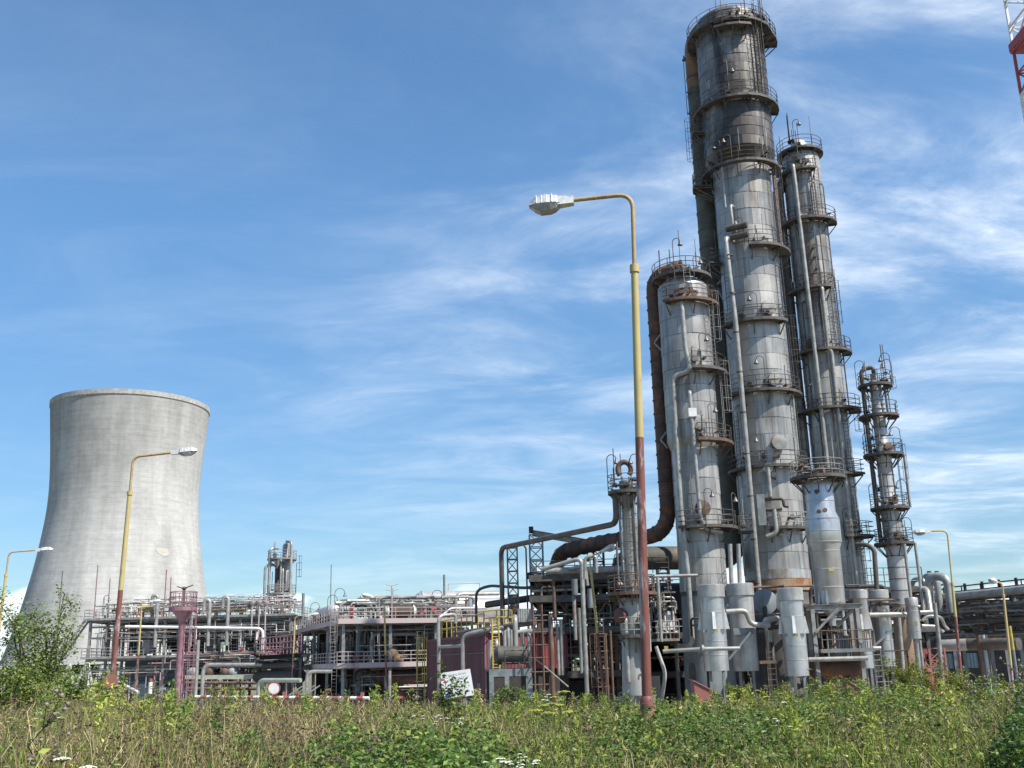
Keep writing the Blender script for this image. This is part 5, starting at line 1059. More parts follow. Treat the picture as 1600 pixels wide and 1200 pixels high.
def lattice_posts():
    for px0, y0, Yp, wd, lab in ((800, 856, 80, .75, 'lower lattice post carrying the long thin dark pipe'), (840, 836, 81, 1.0, 'taller lattice post under the left end of the crane beam'), (938, 860, 86, .8, 'dark lattice post behind the slim stripper column, under the dark pipes'), (1038, 880, 86, .9, 'dark blue lattice post between the stripper and the left column, under the olive pipe')):
        q = at(px0 if px0 != 800 else 802, 930, Yp); t = thing('lattice_post', lab, 'lattice post', (q.x, q.y, PAD)); lattice(t, (q.x, q.y, PAD), (q.x, q.y, zat(q.x, q.y, y0)), wd, 14, M_STEELB if px0 < 900 else M_DARK, None, .12)
    t = thing('crane_beam', 'pale hoist beam on the taller lattice post, with hooks hanging over the brown pipe', 'hoist beam', at(838, 838, 81)); a, b = at(832, 833, 80.6), at(945, 852, 79.5)
    ibeam(MB(), a, b, .45, .3).build('beam', M_STEELL, t); ibeam(MB(), b, at(1010, 858, 80), .45, .3).build('beam', M_STEELB, t)
    for f in (.55, .60, .76): p = a+(b-a)*f; MB().tube([p, p-Vector((0, 0, 1.1))], .035, 5).lathe(p-Vector((0, 0, 1.5)), [(0, 0), (.14, .1), (.14, .35), (0, .42)], 8).build('hook', M_DARK, t)
    MB().tube([a+Vector((-.1, 0, 0)), a+Vector((-.1, 0, .5))], .18, 8).build('trolley_wheel', M_DARK, t)
    q = at(823, 900, 78); t = thing('vent_pipe', 'thin vent pipe with a hand wheel, between the two lattice posts', 'pipe', (q.x, q.y, PAD)); zt = zat(q.x, q.y, 856)
    pipe(t, [Vector((q.x, q.y, PAD+3)), Vector((q.x, q.y, zt)), Vector((q.x-.15, q.y, zt+.15))], .07, M_STEEL, .2, 6); MB().lathe((q.x+.25, q.y, zat(q.x, q.y, 899)), [(.2, -.2), (.28, 0), (.2, .2)], 10).build('hand_wheel', M_DARK, t)
    t = thing('overhead_pipe', 'thin pipe looping over the silver tanks from the left into the rusty frame', 'pipe', at(744, 950, 82)); pipe(t, [at(744, 975, 82), at(744, 922, 82), at(765, 915, 82), at(823, 919, 79), at(870, 910, 78)], .11, M_PIPED, .6, 8)
    t = thing('overhead_pipe', 'medium grey-brown pipe running level from the rusty frame leftwards to a blind end', 'pipe', at(800, 940, 80)); pipe(t, [at(760, 945, 83), at(875, 928, 79)], .26, M_PIPED, .5, 12)
    q = at(803, 950, 84); t = thing('stub_stack', 'short brown capped stack inside the lower lattice post', 'stack', (q.x, q.y, PAD)); MB().lathe((q.x, q.y, 0), [(.3, PAD), (.3, zat(q.x, q.y, 935)), (.42, zat(q.x, q.y, 934)), (.42, zat(q.x, q.y, 931)), (0, zat(q.x, q.y, 929))], 14).build('stack', M_RSTEEL, t)
    t = thing('overhead_pipe', 'pale pipe rising from the left and dropping in front of the rusty frame top', 'pipe', at(880, 890, 76)); pipe(t, [at(872, 893, 77), at(914, 884, 74.5), at(918, 915, 74.5)], .13, M_PIPE, .5, 8)
lattice_posts()

# -- dark equipment deck behind and between the columns
def unit_e():
    a = at(1003, 1050, 84); b = at(1455, 1050, 84); F = Fr(a.x, a.y, 0); U = b.x-a.x; V = 16
    fl = [zat(a.x, a.y, 1052), zat(a.x, a.y, 992), zat(a.x, a.y, 930)]
    root, us, vs_ = unit(F, U, V, fl, 'long dark pipe-filled equipment deck standing behind the feet of the columns', M_STEEL, M_STEEL, M_DARK, 9, 3, fascia=M_STEEL, rails=False)
    mb = MB(); F.box(mb, 0, U, V*.5, V*.5+.3, PAD, fl[2]-.5); mb.build('wall_or_shade_sheet', M_DARK, root)  # added dark sheet blocks the sky and deepens shade behind the columns
    rail(MB(), [F.p(-.5, V*.4, fl[2]), F.p(-.5, -.6, fl[2]), F.p(6, -.6, fl[2])], 1.1, 1.4, .03).build('railing', M_STEEL, root); rail(MB(), [F.p(U-8, -.6, fl[2]), F.p(U, -.6, fl[2])], 1.6, 1.0, .04).build('railing', M_STEELB, root)
    rail(MB(), [F.p(0, -.6, fl[1]), F.p(U, -.6, fl[1])], 1.1, 1.4, .035, (1, .5)).build('railing', M_STEELL, root)
    clutter(root, F, -.5, U, -.5, 6, fl[1], fl[2]-.4, 50, 31, DARKS, .06, .2, .4); clutter(root, F, -.5, U, -.5, 6, fl[0], fl[1]-.4, 60, 32, DARKS+[M_RSTEEL], .06, .2, .4); clutter(root, F, 0, U, -.5, 5, PAD, fl[0]-.4, 40, 33, DARKS, .06, .16, .6)
    valves(root, F, 0, U, -.8, 2, [fl[0]+.6, fl[1]+.4, fl[1]+1.0, PAD+1], 60, 34, [M_STEEL, M_PIPE, M_DARK, M_RSTEEL, M_RED])
    pipe(root, [F.p(U-7, -1, fl[2]+1), F.p(U-7, -1, fl[2]+4.3), F.p(U-10, -1, fl[2]+4.6)], .55, M_PIPE, 1.2, 14)
    ft = thing('foot_piping', 'dark tangle of pipes and valves between the feet of the columns and the reboilers', 'pipework', at(1230, 1050, 71)); G0 = Fr(at(1075, 1050, 70).x, 70, 3); W0 = at(1420, 1050, 70).x-G0.o.x
    clutter(ft, G0, 0, W0, -1, 9, PAD+.3, 6.5, 60, 36, [M_STEEL, M_PIPED, M_DARK, M_RSTEEL, M_STEELB], .05, .16, .55); valves(ft, G0, 0, W0, -1, 4, [PAD+1, PAD+2, 1.5, 3, 4.5], 50, 37, [M_STEEL, M_DARK, M_RSTEEL, M_PIPE])
    # landing just right of the red pole
    c = at(1035, 998, 69); z_ = c.z; t = thing('landing', 'cream-railed landing right of the big red lamp pole, before the left column', 'landing', (c.x, c.y, PAD)); G = Fr(at(1008, 998, 69).x, 69, 0); W = at(1062, 998, 69).x-G.o.x
    mb = MB(); G.box(mb, 0, W, 0, 2.5, z_-.15, z_); mb.build('deck', M_STEELL, t); rail(MB(), [G.p(.05, .05, z_), G.p(W, .05, z_)], 1.1, .8, .035).build('railing', M_STEELL, t)
    for u in (.1, W-.1): ibeam(MB(), G.p(u, 1.2, PAD), G.p(u, 1.2, z_-.15), .24, .2).build('post', M_STEEL, t)
    c = at(1042, 967, 70.5); MB().box(c+Vector((-.55, 0, -.7)), c+Vector((.5, .5, .5))).build('white_cabinet', M_WHITE, t)
    clutter(t, G, .1, W, .4, 2, z_, z_+4.2, 16, 41, [M_PIPE, M_STEEL, M_RSTEEL, M_PIPED], .04, .1, .7); valves(t, G, 0, W, .2, 1, [z_+.4, z_+1.8, z_+3], 14, 42, [M_STEEL, M_PIPE])
    pipe(t, [G.p(.6, .3, z_+4.0), G.p(W+1.5, .3, z_+4.0)], .11, M_PIPE); pipe(t, [G.p(W*.45, -.3, z_+3.9), G.p(W*.45, -.3, z_-.2)], .11, M_PIPE)
    p0 = at(1025, 1010, 68); pipe(t, [p0, Vector((p0.x+.5, p0.y, at(1030, 1052, 68).z)), at(1034, 1092, 68)], .12, M_CONC)
    q = at(1060, 935, 80); d = drum('drum', 'black horizontal drum on the deck between the stripper and the left column', q, (1, 0, 0), 7, 1.15, M_DARK, floor=fl[2]-1)
    c = at(1041, 1013, 68.5); MB().box(c+Vector((-.12, 0, -.14)), c+Vector((.12, .1, .14))).build('yellow_box', M_YEL, t)
unit_e()

# -- right pipe rack
def pipe_rack():
    a = at(1425, 1000, 100); b = at(1640, 985, 84); d = Vector((b.x-a.x, b.y-a.y, 0)); L_ = d.length; d.normalize(); side = Vector((d.y, -d.x, 0)); side = side if side.x < 0 else -side
    zt = at(1600, 921, 86.5).z
    root = thing('pipe_rack', 'long pipe rack carrying stacked pipes out of the right picture edge', 'pipe rack', (a.x, a.y, PAD))
    def W(s, v, z_): return a*1+d*s+side*v+Vector((0, 0, z_-a.z))
    n = 6; zs = [zt-.42, zt-1.6, zt-2.65, zt-3.6]
    for i in range(n):
        s = L_*i/(n-1)
        for v in (0, -4.5): ibeam(MB(), W(s, v, PAD), W(s, v, zt), .32, .3).build('post', M_STEELB, root)
        for z_ in zs: ibeam(MB(), W(s, .4, z_-.3), W(s, -4.9, z_-.3), .3, .2).build('cross_beam', M_STEEL, root)
    for z_ in (zs[2]-.1, zs[3]-.1, zs[0]-.6): ibeam(MB(), W(0, .1, z_), W(L_, .1, z_), .2, .16).build('beam', M_STEELL, root)
    for i in range((n-1)*2):
        s0, s1 = L_*i/((n-1)*2), L_*(i+1)/((n-1)*2); p, q = (W(s0, .12, zs[2]-.1), W(s1, .12, zs[3]-.1)); 
        if i % 2: p, q = W(s0, .12, zs[3]-.1), W(s1, .12, zs[2]-.1)
        MB().beam(p, q, .07).build('brace', M_STEELL if i % 3 == 0 else M_STEELB, root)
    for v, k, r, m in ((.1, 0, .36, M_PIPE), (-1.0, 0, .2, M_PIPED), (-2.2, 0, .3, M_PIPED), (.0, 1, .16, M_PIPE), (-.6, 1, .22, M_PIPED), (-1.4, 1, .14, M_PIPE), (-2.5, 1, .25, M_PIPED), (.15, 2, .30, M_PIPED), (-.7, 2, .13, M_PIPE), (-1.6, 2, .2, M_PIPED), (-3, 2, .25, M_PIPED), (.2, 3, .12, M_STEELL), (-.5, 3, .2, M_PIPED), (-1.5, 3, .18, M_PIPED), (-2.8, 3, .28, M_PIPED), (.25, 1.5, .09, M_PIPE), (-.3, 2.5, .1, M_STEELL), (.05, .55, .1, M_PIPE)):
        k0 = int(k); zz = zs[k0]-(k-k0)*1.5+r; pipe(root, [W(-8, v, zz), W(L_+3, v, zz)], r, m, None, 12)
    r_ = random.Random(71)
    for i in range(70):
        k = r_.choice((1, 2, 3)); v = r_.uniform(.1, .5); s = r_.uniform(0, L_*.8); l = r_.uniform(.8, 3.5); zz = zs[k]+r_.uniform(.2, 1.1); pipe(root, [W(s, v, zz), W(s+l, v, zz), W(s+l, v-.5, zz-.5)], r_.uniform(.04, .10), r_.choice([M_PIPE, M_PIPED, M_PIPED, M_STEELL, M_STEEL]))
    rail(MB(), [W(L_*.2, -1.5, zt-.2), W(L_+2, -1.5, zt-.2)], 1.1, 2.4, .06, (1, .6)).build('railing', M_DARK, root)
    for s in (.25, .37, .5, .62, .74, .86): p = W(L_*s, -1.5, zt+.5); MB().lathe(p, [(.09, -.3), (.14, -.3), (.14, .6), (.09, .6)], 8).build('insulator', M_DARK, root)
    # expansion loops standing up from the rack
    for (x0, x1, yt, Yp, lab) in ((1450, 1482, 902, 92, 'front tall silver expansion loop above the pipe rack'), (1443, 1465, 901, 96, 'rear silver expansion loop half hidden behind the front one'), (1424, 1446, 906, 94, 'lower silver expansion loop next to the small column')):
        t = thing('expansion_loop', lab, 'pipe loop', at((x0+x1)/2, 930, Yp)); p, q = at(x0+3, 935, Yp), at(x1+2, 935, Yp-1.5); zt_ = at(x0, yt, Yp).z; r = .36 if x0 == 1450 else .3 if x0 == 1443 else .22
        pipe(t, [Vector((p.x, p.y, p.z-1)), Vector((p.x, p.y, zt_)), Vector((q.x, q.y, zt_)), Vector((q.x, q.y, q.z-1.2))], r, M_PIPE, .9, 12)
    for px in (1455, 1467):
        q = at(px, 920, 97); mb = MB()
        for k in range(6): mb.lathe((q.x, q.y, q.z-1+k*.42), [(.2, 0), (.55, .05), (.55, .12), (.2, .17)], 12)
        mb.tube([q-Vector((0, 0, 4)), q+Vector((0, 0, 1.6))], .2, 8); t = thing('finned_stack', 'dark ribbed stack behind the expansion loops, the %s one' % ('left' if px < 1460 else 'right'), 'stack', (q.x, q.y, PAD)); mb.build('fins', M_DARK, t)
    def rp(lab, pts, r, m, cat='pipe', name='standpipe'):
        t = thing(name, lab, cat, at(*pts[0])); 
        pp = [at(*p) for p in pts]; pipe(t, pp, r, m, .5, 10); return t
    rp('pale pipe hooking down from the rack between the small reboiler and the loops', [(1436, 920, 80), (1449, 920, 79), (1454, 956, 78)], .2, M_PIPE)
    rp('tall thin pale standpipe right of the small column foot, its top bent', [(1404, 965, 72), (1412, 1060, 72)], .15, M_STEELL)
    q = at(1440, 1075, 68); rp('thin pale post rising from the weeds right of the smallest reboiler', [(1437, 1000, 68), (1447, 1088, 68)], .09, M_STEELL)
    rp('thin grey post crossing before the red lattice frame', [(1460, 942, 70), (1467, 1000, 70), (1474, 1080, 70)], .13, M_STEELL)
    rp('cream bent pipe sloping under the rack beside the smallest reboiler', [(1441, 970, 76), (1448, 962, 76), (1470, 963, 76), (1476, 978, 77), (1482, 984, 77)], .11, M_PIPE)
    rp('cream level pipe behind the smallest reboiler', [(1437, 957, 76), (1462, 956, 76)], .16, M_PIPE); rp('cream level pipe halfway down beside the smallest reboiler, with a kink', [(1440, 978, 77), (1464, 979, 77), (1474, 988, 77)], .13, M_PIPE)
    rp('lowest thick insulated pipe of the rack, half pale and half brown', [(1470, 1009, 80), (1511, 1007, 79)], .45, M_PIPE); rp('brown end of the lowest thick insulated pipe', [(1513, 1007, 79), (1592, 1006, 76)], .45, M_PIPED)
    # blue glazed building; wall near black for shade, canopy added to shade it
    c = at(1500, 1050, 112); bl = thing('rack_building', 'dark building with blue glazed strips seen through the pipe rack', 'building', (c.x, c.y, PAD)); G = Fr(at(1440, 1050, 112).x, 112, -6); W_ = 26
    mb = MB(); G.box(mb, 0, W_, 0, 8, PAD, zat(c.x, c.y, 948)); mb.build('wall', M_DARK, bl); mb = MB(); G.box(mb, -1, W_, -4.5, 8.2, zat(c.x, c.y, 948)+.002, zat(c.x, c.y, 948)+.25); mb.build('added_shade_canopy', M_DARK, bl)
    for i in range(2):
        u = (at(1476+i*33, 1030, 111).x-G.o.x); mb = MB(); G.box(mb, u, u+1.7, -.06, -.01, zat(c.x, c.y, 1044), zat(c.x, c.y, 1021)); wn = mb.build('window', M_GLASSB, bl); mb = MB()
        for k in range(6): G.box(mb, u+k*.33, u+k*.33+.05, -.12, -.062, zat(c.x, c.y, 1044), zat(c.x, c.y, 1021))
        mb.build('frame', M_STEELB, wn)
    t = thing('lattice_post', 'faded red lattice frame under the rack, next to the thin grey post', 'lattice post', at(1466, 1050, 78)); q = at(1463, 1050, 78); lattice(t, (q.x, q.y, PAD), (q.x, q.y, zat(q.x, q.y, 1013)), 1.1, 5, MATS['faded_sign_red'], None, .12)
    q = at(1446, 1018, 74); t = thing('warning_plate', 'small pinkish red plate hanging left of the red lattice frame', 'sign', (q.x, q.y, q.z)); MB().box(q+Vector((-.14, 0, -.16)), q+Vector((.14, .03, .16))).build('plate', MATS['red_sheet'], t)
    for (px, yt, lab) in ((1453, 1050, 'low orange-red hydrant post in the weeds left of the red lattice frame'), (1468, 1068, 'low orange-red hydrant post at the foot of the red lattice frame')):
        q = at(px, 1080, 66); t = thing('hydrant_post', lab, 'hydrant', (q.x, q.y, PAD)); MB().lathe((q.x, q.y, 0), [(.2, PAD), (.2, zat(q.x, q.y, yt)), (.26, zat(q.x, q.y, yt)), (.2, zat(q.x, q.y, yt)+.2), (0, zat(q.x, q.y, yt)+.26)], 12).build('body', MATS['red_sheet'], t)
    for px in (1535, 1542, 1547): q = at(px, 1040, 78); t = thing('standpipe', {1535: 'rusty standpipe under the rack, leftmost of a close trio', 1542: 'pale blue standpipe in the middle of a close trio under the rack', 1547: 'thin brown standpipe, rightmost of a close trio under the rack'}[px], 'pipe', (q.x, q.y, PAD)); MB().tube([Vector((q.x, q.y, PAD)), Vector((q.x, q.y, zat(q.x, q.y, 992)))], .16 if px != 1547 else .1, 10).build('pipe', {1535: M_RSTEEL, 1542: M_PBLUE, 1547: M_RSTEEL}[px], t)
    q = at(1588, 1050, 66); t = thing('standpipe', 'grey post with a yellow upper part at the right picture edge', 'post', (q.x, q.y, PAD)); MB().tube([Vector((q.x, q.y, PAD)), Vector((q.x, q.y, zat(q.x, q.y, 1015)))], .1, 8).build('lower_post', M_STEELB, t); MB().tube([Vector((q.x, q.y, zat(q.x, q.y, 1015))), Vector((q.x, q.y, zat(q.x, q.y, 978)))], .1, 8).build('upper_post', M_YEL, t)
pipe_rack()

# -- red and white lattice mast, top right
def mast():
    l = at(1584, 100, 92); c = Vector((l.x+4.3, l.y+1.5, PAD)); t = thing('lattice_mast', 'tall red and white lattice mast cut off by the top right picture corner', 'mast', c); zt = 72
    bands = []; z_ = PAD; red = False; zr = at(1584, 118, 92).z; zr2 = at(1575, 52, 92).z; edges = [PAD, 14, 24, 34, zr, zr2, zr2+9, zr2+18]
    for k in range(len(edges)-1):
        m = M_RED if k in (0, 2, 4, 6) else M_WHITE
        if edges[k+1] > edges[k]: lattice(t, Vector((c.x, c.y, edges[k])), Vector((c.x, c.y, edges[k+1])), 4.2, max(2, int((edges[k+1]-edges[k])/2.4)), m, None, .24)
    z_ = at(1575, 52, 92).z
    mb = MB(); mb.box((c.x-2.35, c.y-2.35, z_), (c.x+2.35, c.y+2.35, z_+.2)); mb.build('platform', M_RED, t)
    for sx, sy, wx, wy in ((-2.35, 0, .05, 2.3), (2.35, 0, .05, 2.3), (0, -2.35, 2.4, .05), (0, 2.35, 2.4, .05)): MB().box((c.x+sx-wx, c.y+sy-wy, z_+.26), (c.x+sx+wx, c.y+sy+wy, z_+1.1)).build('parapet', M_RED, t)
    for dx in (-1.0, .2): MB().tube([(c.x+dx, c.y-.4, PAD), (c.x+dx, c.y-.4, edges[-1])], .3, 12).build('flue', M_WHITE, t)
    l_ = ladder_mb((c.x-2.5, c.y-2.4, PAD), (c.x-2.5, c.y-2.4, edges[-1]), (1, 0, 0), .5).build('ladder', M_RED, t)
mast()

# -- left process unit before the cooling tower
def unit_c():
    a = at(136, 1050, 128); b = at(452, 1043, 128); F = Fr(a.x, a.y, 0); U = b.x-a.x; V = 11
    fl = [zat(a.x, a.y, 1028), zat(a.x, a.y, 968)]
    root, us, vs_ = unit(F, U, V, fl, 'sprawling pale open process unit with many thin pipes, in front of the cooling tower', M_STEELL, M_STEELL, M_STEELL, 9, 3, fascia=M_STEELL, fh=.16, mrail=M_STEELL)
    mid = (fl[0]+fl[1])/2
    for z_ in (mid, mid+1.3, fl[0]-1.5): ibeam(MB(), F.p(0, -.1, z_), F.p(U, -.1, z_), .2, .16).build('beam', M_STEELL, root)
    PAL = [M_PIPE, M_PIPE, M_STEELL, M_STEELL, M_PINK, M_STEELB, M_WHITE]
    clutter(root, F, 0, U, -.6, 8, fl[0], fl[1]-.3, 170, 51, PAL+[M_STEEL], .04, .13, .55); clutter(root, F, 0, U, -.6, 8, PAD+.2, fl[0]-.3, 40, 52, PAL+[M_STEEL], .05, .16, .4); clutter(root, F, 0, U, -.6, 8, fl[1], fl[1]+2.0, 100, 53, PAL, .04, .11, .5)
    clutter(root, F, 0, U, -.9, 7, fl[0], fl[1]-.2, 150, 58, PAL, .025, .06, .7); clutter(root, F, 0, U, -.9, 7, fl[1], fl[1]+2.6, 80, 59, PAL+[M_STEEL], .025, .06, .7); clutter(root, F, 0, U, -.9, 5, PAD, fl[0]-.2, 70, 60, PAL+[M_PURP], .03, .08, .5)
    clutter(root, F, U*.3, U, -1.2, -.7, fl[0]-1.8, fl[0]+.2, 16, 57, [M_PIPED, M_PURP, M_PIPE], .08, .18, .05)
    valves(root, F, 0, U, -.9, 2, [fl[0]+.5, fl[1]+.5, fl[1]+1.1, mid, PAD+2], 60, 54, [M_STEEL, M_WHITE, M_PIPE, M_RED, M_DARK])
    # pale vertical vessels and dark equipment in the bays
    for u, v, r, m in ((4.2, 4, .6, M_DARK), (6, 3, .75, M_WHITE), (8.6, 5, .9, M_DARK), (11, 5, 1.1, M_DARK), (13.6, 4, .8, M_SKIRTC), (16.5, 4, .75, M_DARK), (18.8, 5, 1.2, M_DARK), (21.2, 4, .9, M_SKIRT), (23.2, 4, .9, M_WHITE)):
        MB().lathe(F.p(u, v, 0), [(0, fl[0]+.3), (r*.8, fl[0]+.35), (r, fl[0]+.6), (r, fl[1]-1.2), (r*.7, fl[1]-.8), (0, fl[1]-.7)], 16).build('inner_vessel', m, root)
    mb = MB(); F.box(mb, 3, 12.8, 4, 4.3, PAD, fl[0]-.5); mb.build('wall_or_shade_sheet', M_BLUEW, root)
    for k in range(5): 
        mb = MB(); F.box(mb, 4.5+k*1.65, 4.5+k*1.65+1.55, 3.0, 3.2, PAD, PAD+2.6-.25*k); mb.build('low_panel', M_PBLUE, root)
    for k in range(9): p = F.p(-3.2+k*.3, 0, fl[0]+.2+k*.5); MB().beam(p-F.v*.5, p+F.v*.5, .3, .06).build('stair_tread', M_STEELL, root)
    for dv in (-.55, .55): MB().beam(F.p(-3.4, dv, fl[0]), F.p(-.4, dv, fl[1]), .06, .25).build('stair_stringer', M_STEELL, root)
    # big cream header along the front, its end turned down
    q0, q1 = at(196, 979, 126.4), at(411, 982, 126.4); pipe(root, [q0, q1, Vector((q1.x, q1.y, zat(q1.x, q1.y, 1018)))], .17, M_WHITE, .7, 10)
    q0, q1 = at(318, 1038.5, 122), at(428, 1038.5, 122); pipe(root, [Vector((q0.x, q0.y, PAD)), q0, q1], .22, M_PIPE, .9, 10); pipe(root, [at(310, 1000, 122), Vector((at(310, 1000, 122).x, 122, PAD))], .2, M_PIPE)
    q0, q1 = at(290, 1058, 124), at(402, 1058, 124); MB().beam(q0, q1, .4, .45).build('pale_green_beam', mat('pale_green_paint', (.36, .40, .30), (.30, .32, .25), 2, .7), root)
    for py, Yc in ((1067, 126), (1076, 126)): q0, q1 = at(290, py, Yc), at(400, py, Yc); pipe(root, [q0, q1], .18, M_RSTEEL)
    for px in (300, 325, 350, 362): q = at(px, 1050, 127); drum('exchanger', {300: 'tan exchanger end under the left unit, leftmost of four', 325: 'tan exchanger end under the left unit, second of four', 350: 'tan exchanger end under the left unit, third of four', 362: 'tan exchanger end under the left unit, rightmost of four'}[px], q+Vector((0, 2, 0)), F.v, 3.5, .5, M_SKIRTC if px in (300, 362) else MATS['rusty_steelwork'], 'heat exchanger', floor=PAD)
    for px, y0, r in ((147, 883, .06), (168, 904, .06), (256, 890, .07), (264, 902, .06), (92, 892, .05), (222, 955, .07)): q = at(px, 960, 130); MB().tube([Vector((q.x, q.y, fl[1])), Vector((q.x, q.y, zat(q.x, q.y, y0)))], r, 6).build('lightning_rod', M_PURP if px != 92 else M_STEEL, root)
    # roof deck: yellow fan drums, stacks, funnels
    for px in (231, 347, 368): q = at(px, 950, 131); d = drum('drum', {231: 'yellow-topped drum on the left unit roof, beside the small lamp', 347: 'cream drum on the left unit roof', 368: 'yellow drum on the left unit roof beside a pale stack'}[px], q, F.u, 2.0 if px == 231 else 2.4, .5, M_YEL if px != 347 else mat('cream_drum', (.55, .46, .30)), floor=fl[1])
    for px, yt in ((245, 931), (356, 934), (300, 955), (327, 938)): q = at(px, 960, 126.6); pipe(root, [Vector((q.x, q.y, fl[1]-3.5)), Vector((q.x, q.y, zat(q.x, q.y, yt))), Vector((q.x-.6, q.y, zat(q.x, q.y, yt)+.1)), Vector((q.x-.7, q.y, zat(q.x, q.y, yt)-1.2))], .22 if px != 300 else .14, M_PIPE, .5, 8)
    for px in (394, 405, 415): 
        q = at(px, 950, 127); zf = zat(q.x, q.y, 946); mb = MB(); mb.tube([Vector((q.x, q.y, fl[1]-3)), Vector((q.x, q.y, zf))], .09, 6); mb.lathe((q.x, q.y, zf), [(.1, -.1), (.42, .35), (.42, .5), (0, .5)], 10); mb.tube([Vector((q.x, q.y, zf+.5)), Vector((q.x+.05, q.y, zf+.75)), Vector((q.x+.18, q.y, zf+1.15))], .11, 6); mb.build('funnel_vent', M_PINK, root)
    for px, yt in ((380, 941), (341, 932), (395, 958), (369, 944), (330, 930), (160, 925), (318, 938)): q = at(px, 960, 130); goose(root, Vector((q.x, q.y, fl[1])), zat(q.x, q.y, yt)-fl[1], F.u, .7)
    # dark ground-floor pipe run towards the pink unit
    t = thing('pipe_bridge', 'dark pipe bridge with maroon railing linking the left unit to the pink unit', 'pipe bridge', at(440, 1030, 118)); p0, p1 = at(405, 1028, 124), at(470, 1024, 112)
    ibeam(MB(), p0, p1, .4, 1.6).build('deck', M_DARK, t); rail(MB(), [p0+Vector((0, 0, .2)), p1+Vector((0, 0, .2))], 2.0, 1.2, .06).build('railing', M_PURP, t)
    for dz, r in ((-.9, .4), (-2.1, .7)): pipe(t, [p0+Vector((0, 0, dz)), p1+Vector((0, 0, dz))], r, M_DARK, .5, 12)
    for p in (p0, p1): MB().beam(Vector((p.x, p.y, PAD)), p-Vector((0, 0, .25)), .3).build('post', M_STEEL, t)
    # far twin column
    A = Axis(439, 930, 138); z = A.z; tc = thing('twin_column', 'small far twin column with two platforms and tall side pipes, right of the cooling tower', 'column', (A.x, A.y, PAD))
    for dx, r, y0, m in ((-.55, .34, 876, M_STEEL), (.5, .48, 853, M_ALU3)): MB().lathe((A.x+dx, A.y, 0), [(r+.1, PAD), (r+.1, z(955)), (r, z(950)), (r, z(y0)), (r*.6, z(y0)+.3), (0, z(y0)+.35)], 18).build('shell', m, tc)
    platform(tc, A, z(874), .9, 1.9, -170, 170, M_STEELL, M_STEELL); platform(tc, A, z(928), .9, 1.9, -170, 170, M_STEELL, M_STEELL)
    for dx, y0, y1, r in ((-1.35, 858, 950, .19), (1.45, 848, 955, .19), (.15, 880, 1010, .14), (-1.9, 884, 960, .18), (.45, 890, 1010, .12)): pipe(tc, [Vector((A.x+dx, A.y-1.2, z(y1))), Vector((A.x+dx, A.y-1.2, z(y0))), Vector((A.x+dx*.4, A.y-.3, z(y0)+.1))], r, M_PIPE, .6, 8)
    ladder(tc, A, 20, .9, z(1000), z(928)); ladder(tc, A, 85, 1.9, z(928), z(880), True)
unit_c()

# -- magenta monitor tower
def monitor():
    q = at(281, 1040, 88); t = thing('monitor_tower', 'magenta painted monitor tower with a railed basket on a single post', 'tower', (q.x, q.y, PAD)); zf = zat(q.x, q.y, 949)
    MB().lathe((q.x, q.y, 0), [(.38, PAD), (.32, PAD+.1), (.29, zf-1.2), (.36, zf-1.0), (.85, zf-.35)], 14).build('post', M_PURP, t)
    MB().lathe((q.x, q.y, 0), [(0, zf-.36), (1.05, zf-.36), (1.15, zf-.3), (1.15, zf), (0, zf)], 24, smooth=False).build('basket_floor', M_PURP, t)
    rail(MB(), [Vector((q.x+1.1*math.cos(2*math.pi*i/16), q.y+1.1*math.sin(2*math.pi*i/16), zf)) for i in range(16)], 1.25, .6, .035, (1, .66, .33), closed=True).build('railing', M_PURP, t)
    mb = MB(); mb.tube([(q.x, q.y, zf), (q.x, q.y, zf+1.5)], .14, 8); mb.tube([(q.x-.6, q.y, zf+1.72), (q.x, q.y, zf+1.55), (q.x+.75, q.y-.1, zf+1.8)], .05, 6); mb.lathe((q.x, q.y, zf+1.45), [(.1, 0), (.26, .1), (.1, .25)], 10); mb.build('monitor_nozzle', M_STEEL, t)
    l = ladder_mb((q.x+.85, q.y, PAD), (q.x+.85, q.y, zf+1.1), (1, 0, 0), .45, .3, .03).build('ladder', M_PURP, t); cage_mb(Vector((q.x+.85, q.y, PAD+2.4)), (q.x+.85, q.y, zf+1.1), (.2, -1, 0), (1, 0, 0), .42, 1.0, .022).build('cage', M_PURP, l)
    for k in range(6): MB().beam((q.x+.3, q.y, PAD+1+k*1.3), (q.x+.65, q.y, PAD+1+k*1.3), .06).build('ladder_bracket', M_PURP, t)
monitor()
